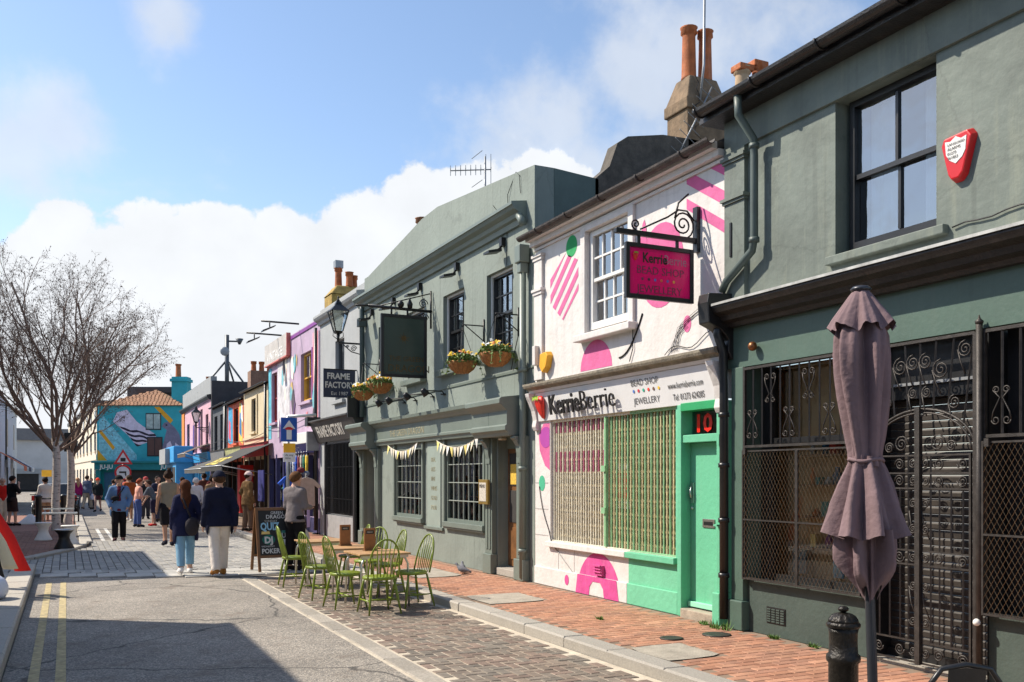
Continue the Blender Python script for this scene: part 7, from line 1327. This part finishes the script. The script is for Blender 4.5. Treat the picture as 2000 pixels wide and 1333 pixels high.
def person(label, x, y, z, rz, hgt=1.75, top=(40,40,50), sleeve=2, hem=.86, coat=0, bot=(40,40,60), leg='long', shoe=(40,35,35), hair=(60,40,25), style='short', cap=None, stride=.16, arms=None, skin='fair', fine=.024, bend=0, w=1.0, tex=0, strap=None, bag=None, fem=0):
    p = empty('person', (x,y,z), label, 'person', rz); s = hgt/1.75; V3 = lambda *a: np.array(a, float)
    st = stride; hipw = .085+.01*fem; shw = (.165-.02*fem)*w
    hipR, hipL = V3(hipw,0,.93), V3(-hipw,0,.93); kneeR, kneeL = V3(.095,st*.62+.02,.52), V3(-.095,-st*.35+.02,.52); ankR, ankL = V3(.10,st,.09), V3(-.10,-st,.09+.05*(st > .1)); toeR, toeL = ankR+V3(.02,.16,-.055), ankL+V3(-.02,.15,-.06-.02*(st > .1))
    bv = V3(0,bend,0); chest = V3(0,.02,1.28)+bv*.6; shR, shL = V3(shw,0,1.405)+bv, V3(-shw,0,1.405)+bv; neck = V3(0,-.005,1.47)+bv; head = V3(0,.035,1.625)+bv*1.15
    A = {'hang':((.212,-.02,1.14),(.225,.07,.88)),'back':((.212,-.10,1.14),(.215,-.10,.88)),'fwd':((.212,.07,1.14),(.205,.20,.91)),'hold':((.20,.03,1.14),(.12,.26,1.12)),'pocket':((.26,-.06,1.15),(.20,.08,.95)),'hip':((.30,-.08,1.17),(.20,.04,1.0)),'face':((.23,.10,1.2),(.06,.22,1.45)),'down':((.22,.16,1.15),(.16,.30,.90))}
    aR, aL = arms or ('back','fwd')
    def arm(nm, sg): e, wr = A[nm]; return V3(sg*e[0]*w,e[1],e[2])+bv*.8, V3(sg*wr[0]*w,wr[1],wr[2])+bv*.8
    elR, wrR = arm(aR,1); elL, wrL = arm(aL,-1)
    torso = [(V3(0,0,.96),V3(0,.01,1.1),.145*w,.128*w,.72),(V3(0,.01,1.1),chest,.128*w,.155*w,.70),(shR*.55+V3(0,.01,.60),shL*.55+V3(0,.01,.60),.12,.12,.75) if not bend else (chest,chest+V3(0,0,.01),.15,.15,.75),(shR-V3(.02,0,.0),shL+V3(.02,0,0),.058,.058,.9)]
    torso += [(shR-V3(.03,0,-.005),neck-V3(0,0,.01),.05,.062,.9),(shL+V3(.03,0,.005),neck-V3(0,0,.01),.05,.062,.9)]
    torso[2] = (V3(shw*.5,.01,1.33)+bv*.8, V3(-shw*.5,.01,1.33)+bv*.8, .115, .115, .8)
    legs = [(hipR,kneeR,.092,.060,1),(kneeR,ankR,.060,.042,1),(hipL,kneeL,.092,.060,1),(kneeL,ankL,.060,.042,1)]
    armp = [(shR,elR,.053,.041,1),(elR,wrR,.041,.029,1),(shL,elL,.053,.041,1),(elL,wrL,.041,.029,1)]; hnd = []
    for wr, el in ((wrR,elR),(wrL,elL)): d = (wr-el)/np.linalg.norm(wr-el); hnd.append((wr,wr+d*.085,.028,.030,.7))
    feet = [(ankR,toeR,.040,.034,1),(ankR,ankR+V3(0,-.045,-.045),.04,.036,1),(ankL,toeL,.040,.034,1),(ankL,ankL+V3(0,-.045,-.045),.04,.036,1)]
    hd = [(head+V3(0,-.01,.02),head+V3(0,.0,.04),.096,.094,1.08),(head+V3(0,.035,-.07),head+V3(0,.05,-.085),.055,.045,1),(neck-V3(0,0,.02),head-V3(0,.02,.06),.056,.054,1)]
    face = [(head+V3(0,.098,.02),head+V3(0,.118,-.018),.008,.015,1),(head+V3(-.03,.092,.036),head+V3(.03,.092,.036),.014,.014,1),(head+V3(-.016,.10,-.052),head+V3(.016,.10,-.052),.011,.011,1)]+[(head+V3(sg*.094,.0,.02),head+V3(sg*.098,-.012,-.02),.016,.012,1.4) for sg in (-1,1)]
    body = MB(); sk = SKINS[skin]
    def put(mb, VQ, mi=0): V, Q = VQ; mb.add([tuple(v*s) for v in V], Q, mi, True)
    put(body, blob_mesh(torso+legs+armp+hnd+feet+[(neck-V3(0,0,.05),neck+V3(0,.01,.06),.06,.055,1)], fine, .035)); put(body, blob_mesh(hd+face, min(fine,.014), .018))
    for wr, el, sg in ((wrR,elR,1),(wrL,elL,-1)):
        d = (wr-el)/np.linalg.norm(wr-el); side = np.cross(d, V3(0,1,0)); side = side/(np.linalg.norm(side)+1e-6); c = wr+d*.085
        for f_ in range(4):
            o = c+V3(0,1,0)*(f_-1.5)*.017; ln = (.062,.075,.07,.055)[f_]; m1 = o+d*ln*.55; m2 = m1+(d*.6-V3(sg,0,0)*.45+V3(0,.1,0))*ln*.5; body.tube([tuple(q*s) for q in (o-d*.02,m1,m2)], [.0095*s,.009*s,.006*s], 5)
        o = wr+d*.035+V3(0,.025,0); body.tube([tuple(q*s) for q in (o,o+d*.035+V3(0,.022,0),o+d*.065+V3(0,.022,0))], [.011*s,.010*s,.007*s], 5)
    for sg in (-1,1): body.ball(tuple((head+V3(sg*.034,.090,.018))*s), .011*s, 6, 1)
    bm_ = body.build('body', [sk, TEXT_K], p, local=True)
    grow = lambda pr, g: [(a,b,ra+g,rb+g,fl) for a,b,ra,rb,fl in pr]
    # top garment
    g = .022 if coat else .015; sl = []
    for a_, e_, w_ in ((shR,elR,wrR),(shL,elL,wrL)):
        if sleeve > 0: f = min(1,sleeve); sl.append((a_,a_+(e_-a_)*f,.055+g,.045+g+(.012 if sleeve < 1.2 else 0),1))
        if sleeve > 1: f = sleeve-1; sl.append((e_,e_+(w_-e_)*f,.044+g,.033+g,1))
    tp = grow(torso, g)+sl
    if coat: tp += [(V3(0,0,1.14),V3(0,0,.97),.15*w,max(.20*w,.222),.66),(V3(0,0,.97),V3(0,-.01,hem-.02),max(.20*w,.222),max(.21*w,.235),.66)]
    else: tp += [(V3(0,0,1.08),V3(0,0,hem),.15*w,.195*w if hem < .9 else .155*w,.70)]
    cutz = lambda G: np.maximum(hem-G[...,2], np.where(np.abs(G[...,0]) < .5, G[...,2]-(1.50+bend*0), -1))
    def topcut(G):
        armish = np.minimum(np.linalg.norm(G-wrR,axis=-1), np.linalg.norm(G-wrL,axis=-1)) < .34
        c = np.where(armish & (np.abs(G[...,0]) > .17*w), G[...,2]*0-1, hem-G[...,2]); nk = np.linalg.norm((G-(neck+V3(0,.012,.035)))*np.array((1,1,1)),axis=-1); c = np.maximum(c, .075-nk)
        if sleeve == 0: c = np.maximum(c, np.abs(G[...,0])-.165*w)
        return c
    tpm = MB(); put(tpm, blob_mesh(tp, fine, .035, topcut)); tpm.build('jacket' if coat else 'shirt', cloth_mat(top, tex), p, local=True)
    if strap:
        fm_ = MB(); put(fm_, blob_mesh(grow(torso, g+.006)+[(V3(0,0,1.14),V3(0,0,hem-.02),.16*w,max(.22*w,.245),.66)], fine, .035, lambda G: np.maximum(np.maximum(np.maximum(np.abs(G[...,0])-.055, .02-G[...,1]), hem+.02-G[...,2]), .07-np.linalg.norm(G-(neck+V3(0,.012,.035)),axis=-1)))); fm_.build('shirt', cloth_mat((95,28,45)), p, local=True)
    # legwear
    lm = MB(); end = {'long':.10,'crop':.17,'short':.50,'skirt':.62}[leg]; gg = .018 if leg != 'long' else .022
    if leg == 'skirt': lp = [(V3(0,0,.98),V3(0,0,.62),.13,.19,.8)]
    else:
        lp = grow([(hipR,kneeR,.092,.066,1),(kneeR,ankR,.066,.055,1),(hipL,kneeL,.092,.066,1),(kneeL,ankL,.066,.055,1)], gg if leg != 'short' else .03)+[(V3(hipw*.6,0,.97),V3(-hipw*.6,0,.97),.115,.115,.85)]
    put(lm, blob_mesh(lp, fine, .025, lambda G: np.maximum(end-G[...,2], G[...,2]-1.03))); lm.build('skirt' if leg == 'skirt' else ('shorts' if leg == 'short' else 'trousers'), cloth_mat(bot), p, local=True)
    for ank, toe in ((ankR,toeR),(ankL,toeL)):
        f = MB(); put(f, blob_mesh([(ank+V3(0,.0,-.02),toe,.048,.042,1),(ank,ank+V3(0,-.045,-.045),.05,.046,1)], .016, .02)); f.build('shoe', cloth_mat(shoe), p, local=True)
    # hair
    hm = MB(); hp = [(head+V3(0,-.022,.03),head+V3(0,-.01,.045),.108,.104,1.06)]
    def hcut(G): q = G-head; return np.maximum(-(-q[...,1]*1.0+q[...,2]*1.25-.015), -.09-q[...,2]-(0 if style == 'short' else .3)) if style != 'long' else np.minimum(-(-q[...,1]*2.5+q[...,2]*.9+.05), .07-q[...,2])
    if style == 'long': hp += [(head+V3(0,-.06,0),head+V3(0,-.10,-.22),.085,.095,.75),(head+V3(0,-.10,-.22),head+V3(0,-.13,-.36),.095,.05,.6)]
    if style == 'bun': hp += [(head+V3(0,-.07,.13),head+V3(0,-.08,.15),.05,.045,1)]
    put(hm, blob_mesh(hp, min(fine,.016), .03, hcut)); hm.build('hair', cloth_mat(hair, 1), p, local=True)
    if cap:
        cm = MB(); put(cm, blob_mesh([(head+V3(0,-.012,.045),head+V3(0,-.005,.06),.114,.108,1.06)], .015, .03, lambda G: (head[2]+.045)-G[...,2])); cm.add([tuple(q*s) for q in [head+V3(-.085,.075,.052),head+V3(-.07,.16,.04),head+V3(0,.185,.038),head+V3(.07,.16,.04),head+V3(.085,.075,.052),head+V3(-.085,.075,.060),head+V3(-.07,.16,.048),head+V3(0,.185,.046),head+V3(.07,.16,.048),head+V3(.085,.075,.060)]], [(0,1,2,3,4),(9,8,7,6,5),(0,5,6,1),(1,6,7,2),(2,7,8,3),(3,8,9,4)]); cm.build('cap', cloth_mat(cap), p, local=True)
    if strap: MB().tube([tuple(q*s) for q in (V3(-.15,.0,1.50),V3(-.08,.155,1.38),V3(.03,.175,1.22),V3(.15,.14,1.06),V3(.19,.02,1.02),V3(.08,-.16,1.2),V3(-.10,-.15,1.42),V3(-.15,.0,1.50))], .016, 5).ball(tuple(V3(.09,.20,1.16)*s), .10*s, 8, 0, (1.1,.5,.7)).build('sling_bag', cloth_mat(strap), p, local=True)
    if coat and style == 'long' and fem and leg == 'crop': MB().tube([tuple(q*s) for q in (V3(-.10,-.02,1.49),V3(-.05,-.13,1.40),V3(.02,-.175,1.2),V3(.07,-.19,1.06))], .018, 5).ball(tuple(V3(.09,-.225,.90)*s), .17*s, 10, 0, (.75,.35,1.05)).build('shoulder_bag', cloth_mat((52,48,52)), p, local=True)
    if bag: hb = MB(); c = wrR+V3(.04,.02,-.38); hb.lathe([(.10,0),(.13,.03),(.125,.22),(.07,.30),(.02,.36)], tuple(c*s), 12, fn=lambda a, q_: 1+.12*math.sin(4*a)); hb.build('carrier_bag', cloth_mat(bag), p, local=True)
    return p
BK = 0; FR = math.pi                                  # seen from behind, facing us
person('man in navy jacket, navy cap and white trousers walking away', 2.41,16.75,-.08,.10,1.80,(22,26,48),2,.84,1,(218,208,198),'long',(150,100,45),(70,50,35),'short',(25,30,50),.17,('back','hang'),'fair',.020,w=1.1)
person('woman in dark blue coat with long brown hair and pale jeans walking away', 1.90,17.25,-.08,.0,1.66,(30,32,62),2,.72,1,(125,165,190),'crop',(235,230,225),(85,48,28),'long',None,.20,('pocket','hang'),'fair',.020,fem=1)
person('tall man in khaki sleeveless top and black shorts with tied up hair', 2.28,24.3,-.075,.08,1.86,(140,128,110),0,.90,0,(28,26,30),'short',(30,30,45),(50,34,24),'bun',None,.15,('hang','hang'),'tan',.022,w=1.1)
person('man in open blue denim jacket, black cap and black trousers facing us', 1.28,27.15,-.10,FR-.05,1.76,(95,125,165),2,.80,1,(22,20,24),'long',(60,20,30),(40,30,25),'short',(20,22,26),.10,('pocket','pocket'),'fair',.022,strap=(25,25,30),w=1.08)
person('woman in pink top with jacket tied over blue jeans looking down', 2.22,34.6,-.10,-1.3,1.66,(225,165,150),1,.95,0,(75,95,150),'long',(40,45,60),(150,70,45),'short',None,.03,('hold','hold'),'fair',.026,bend=.05,fem=1)
person('person in grey top and navy shorts bending forward in the crowd', 2.80,35.1,-.10,1.2,1.62,(95,105,115),1,.88,0,(50,45,70),'short',(190,50,50),(70,55,45),'short',None,.06,('down','down'),'fair',.026,bend=.16)
person('man in rust orange top seen between blue jacket and pink top', 2.20,38.7,-.10,.2,1.80,(165,85,45),2,.9,0,(150,120,95),'short',(220,215,205),(60,45,30),'short',None,.12,('hang','back'),'tan',.028)
person('person in black shirt and reddish cap in the crowd', 2.95,41,-.10,FR,1.72,(40,42,45),1,.9,0,(60,60,70),'long',(50,40,40),(60,40,30),'short',(180,80,80),.05,None,'fair',.03)
person('person in dark navy patterned shirt behind the bending one', 3.20,38.5,-.10,FR+.4,1.76,(45,50,75),1,.9,0,(90,90,110),'long',(60,55,50),(45,35,28),'short',None,.08,('hold','hang'),'fair',.03,tex=1)
person('dark haired woman partly hidden behind the khaki top', 3.25,34.2,-.10,0,1.66,(60,45,40),2,.85,1,(45,45,60),'long',(40,40,40),(40,28,22),'long',None,.10,None,'fair',.03,fem=1)
person('white haired person in white shirt walking beside the blue shop front', 4.00,33.2,-.10,.1,1.70,(220,215,212),2,.88,0,(140,140,150),'long',(70,60,55),(215,212,210),'short',None,.14,None,'fair',.028)
person('woman in tan jacket with dark hair walking under the awnings', 4.15,30.4,0,-.1,1.66,(150,120,90),2,.82,1,(70,60,60),'long',(50,40,40),(45,30,24),'short',None,.14,('hang','back'),'tan',.026,fem=1)
person('person in dark red top walking ahead of the tan jacket', 4.75,34.5,0,0,1.74,(90,25,30),2,.85,0,(40,40,50),'long',(40,40,40),(40,30,25),'short',None,.14,None,'dark',.03)
person('man in camouflage jacket and white cap by the shop door', 4.95,28.7,0,-1.2,1.78,(125,95,60),2,.78,1,(120,95,75),'long',(70,60,50),(60,45,35),'short',(230,205,195),.05,('hang','pocket'),'fair',.024,tex=1)
person('man in grey sweatshirt and black trousers standing by the a-board', 3.78,17.0,-.07,-.95,1.80,(118,110,110),2,.86,0,(24,22,24),'long',(35,32,32),(98,66,40),'short',None,.05,('hold','hold'),'fair',.019,w=1.08)
person('woman in red top and cream trousers at the left edge of the plaza', -2.05,37.2,-.03,FR+.4,1.62,(205,40,35),1,.9,0,(215,200,180),'long',(60,50,45),(200,180,160),'short',None,.04,('hip','hip'),'fair',.028,fem=1)
person('man in black t-shirt and shorts on the plaza beside the red top', -1.68,35.8,-.03,-.9,1.70,(24,24,28),1,.84,0,(58,44,42),'short',(28,26,28),(35,26,22),'short',None,.06,('face','hold'),'fair',.026,w=1.05)
person('man in white shirt seen behind the birch trunk', -.72,38.6,-.1,.2,1.72,(222,215,205),2,.80,1,(170,140,110),'short',(60,50,45),(40,28,22),'short',None,.04,('fwd','fwd'),'tan',.028)
person('woman in black with an orange hat walking past the corner shop', 1.42,50.7,-.1,FR-.3,1.66,(35,38,40),2,.84,0,(85,45,50),'skirt',(25,25,28),(120,60,40),'short',(235,75,45),.14,('pocket','hang'),'fair',.03,fem=1)
person('person in magenta jacket in the sunlit side street', .55,55.5,-.1,.3,1.68,(170,35,100),2,.80,1,(150,150,160),'long',(60,60,60),(200,150,110),'long',None,.10,None,'fair',.032,fem=1)
person('man in grey blue jacket carrying a white bag past the corner shop', .98,54.3,-.1,-.6,1.80,(95,105,130),2,.85,1,(180,165,145),'long',(70,60,50),(60,45,35),'short',None,.22,('hang','fwd'),'fair',.03,bag=(210,212,225))
person('person in dark green coat between the grey jacket and the orange hat', 1.25,57,-.1,FR,1.66,(60,75,70),2,.8,1,(60,60,70),'long',(50,50,50),(40,30,25),'short',None,.1,None,'fair',.034)
for i, (x_, y_, c, b, hr, lab) in enumerate(((3.7,44,(70,70,80),(60,60,80),(45,30,25),'person in slate jacket at the back of the crowd'),(2.55,46,(190,90,80),(60,60,90),(90,60,40),'person in salmon shirt at the back of the crowd'),(4.4,41,(50,60,90),(40,40,50),(40,30,25),'person in blue jacket near the blue shop front'),(3.2,48,(225,220,210),(70,80,120),(120,80,50),'person in white top far down the street'),(1.9,45,(60,80,60),(70,60,50),(50,35,25),'person in olive jacket left of the crowd'),(4.95,38.5,(110,70,60),(50,50,60),(60,45,35),'person in brown coat under the far awning'))):
    person(lab, x_, y_, -.1 if x_ < 4.6 else 0, (.2,3.0,.1,2.8,-.3,.1)[i], 1.62+.05*(i*7 % 4), c, 2 if i % 2 else 1, .84, i % 2, b, 'long', (50,45,45), hr, 'long' if i in (1,3) else 'short', None, .05+.04*(i % 4), (('hang','hold'),('back','fwd'),('pocket','hang'))[i % 3], 'fair', .034)
# ================================================================== BIRCH
BARK = bpy.data.materials.new('birch_bark'); BARK.use_nodes = True
def bark():
    nt = BARK.node_tree; N = nt.nodes; L = nt.links; p = N['Principled BSDF']; p.inputs['Roughness'].default_value = .85; g = N.new('ShaderNodeNewGeometry'); mp = N.new('ShaderNodeMapping'); mp.inputs['Scale'].default_value = (3,3,11); L.new(g.outputs['Position'], mp.inputs['Vector']); nz = N.new('ShaderNodeTexNoise'); nz.inputs['Scale'].default_value = 2.2; nz.inputs['Detail'].default_value = 7; L.new(mp.outputs[0], nz.inputs['Vector']); r_ = N.new('ShaderNodeValToRGB'); L.new(nz.outputs[0], r_.inputs[0]); e = r_.color_ramp.elements; e[0].position = .30; e[0].color = (.07,.055,.045,1); e[1].position = .46; e[1].color = (.52,.45,.40,1); L.new(r_.outputs[0], p.inputs['Base Color'])
bark()
TWIG = mat('twig', (.135,.09,.066), .85, var=.3); BRN_ = mat('branch_bark', (.19,.125,.092), .85, var=.4, vs=6)
def tree(name, label, base, hgt, lean, seed, limbs, spread):
    rs = random.Random(seed); t = empty(name, base, label, 'tree'); tr = MB(); br = MB(); tw = MB(); bx = Vector(base)
    def grow(p, d, ln, r, lvl):
        n = 6 if lvl < 3 else 4; pts = [p.copy()]; rr = [r]; d = d.normalized()
        for i in range(n):
            j = .10 if lvl == 0 else .16; d = (d+Vector((rs.gauss(0,j),rs.gauss(0,j),rs.gauss(0,j*.6)))+Vector((0,0,.10 if lvl < 3 else -.13 if lvl > 3 else .02))).normalized(); p = p+d*(ln/n); pts.append(p.copy()); rr.append(r*(1-.62*(i+1)/n))
        (tr if lvl == 0 else br if lvl < 3 else tw).tube(pts, rr, 10 if lvl == 0 else 6 if lvl < 2 else 4 if lvl == 2 else 3, cap=False)
        if lvl >= 4:
            for q in pts[1:]:
                if rs.random() < .38: u = Vector((rs.gauss(0,1),rs.gauss(0,1),rs.gauss(0,1))).normalized()*.022; w_ = Vector((0,0,-.045)); tw.add([q, q+u+w_*.5, q+w_, q-u*.6+w_*.5], [(0,1,2,3)])
            return
        kids = {1:10,2:9,3:7}[lvl]
        for k in range(kids):
            f = .22+.75*(k+rs.random()*.8)/kids; i = min(n-1, int(f*n)); q = pts[i].lerp(pts[i+1], f*n-i if f*n-i < 1 else .9); ax = (pts[i+1]-pts[i]).normalized(); o = ax.orthogonal().normalized(); o.rotate(Quaternion(ax, rs.uniform(0,6.283))); an = rs.uniform(.45,.85); nd = ax*math.cos(an)+o*math.sin(an)+Vector((0,0,.15 if lvl < 3 else -.05)); grow(q, nd, ln*rs.uniform(.36,.55)*(1.1-.4*f), max(.0032, rr[i]*rs.uniform(.38,.55)), lvl+1)
    H = hgt; top = bx+Vector((lean[0],lean[1],H)); pts = [bx+Vector((0,0,-.05))]+[bx.lerp(top, f)+Vector((rs.gauss(0,.03),rs.gauss(0,.03),0)) for f in (.08,.3,.55,.8,1)]; tr.tube(pts, [.17,.135,.12,.115,.11,.10], 12, cap=False)
    for a, el, ln, r in limbs: r *= .74; grow(top-Vector((0,0,rs.uniform(0,.5))), Vector((math.cos(a)*math.cos(el)*spread*.85, math.sin(a)*math.cos(el)*spread*.85, math.sin(el))), ln*1.06, r, 1)
    tr.build('trunk', BARK, t); br.build('crown', BRN_, t); tw.build('twigs', TWIG, t, kind='stuff')
    return t
tree('birch_tree', 'bare birch with pale trunk and wide forked limbs on the plaza, nearer trunk', (-.28,31.8,-.05), 2.9, (-.05,.1), 4, [(2.75,.62,4.2,.085),(2.9,.95,4.6,.075),(-.3,1.25,4.9,.09),(1.2,1.15,4.6,.07),(-.2,.78,4.3,.075),(-1.8,1.0,4.2,.07),(-2.6,.72,3.9,.065),(.35,.52,4.2,.06),(2.0,.8,4.0,.06),(-1.0,.7,4.0,.06)], 1.0)
tree('birch_tree', 'second thinner birch just behind the forked one', (.05,34.2,-.05), 2.6, (.1,.0), 9, [(.1,.95,4.7,.08),(-.5,.62,4.2,.06),(3.0,1.1,4.8,.07),(.6,1.2,4.9,.08),(-1.6,.9,4.0,.06),(1.7,.8,4.0,.06),(-.1,.45,3.0,.05)], .78)
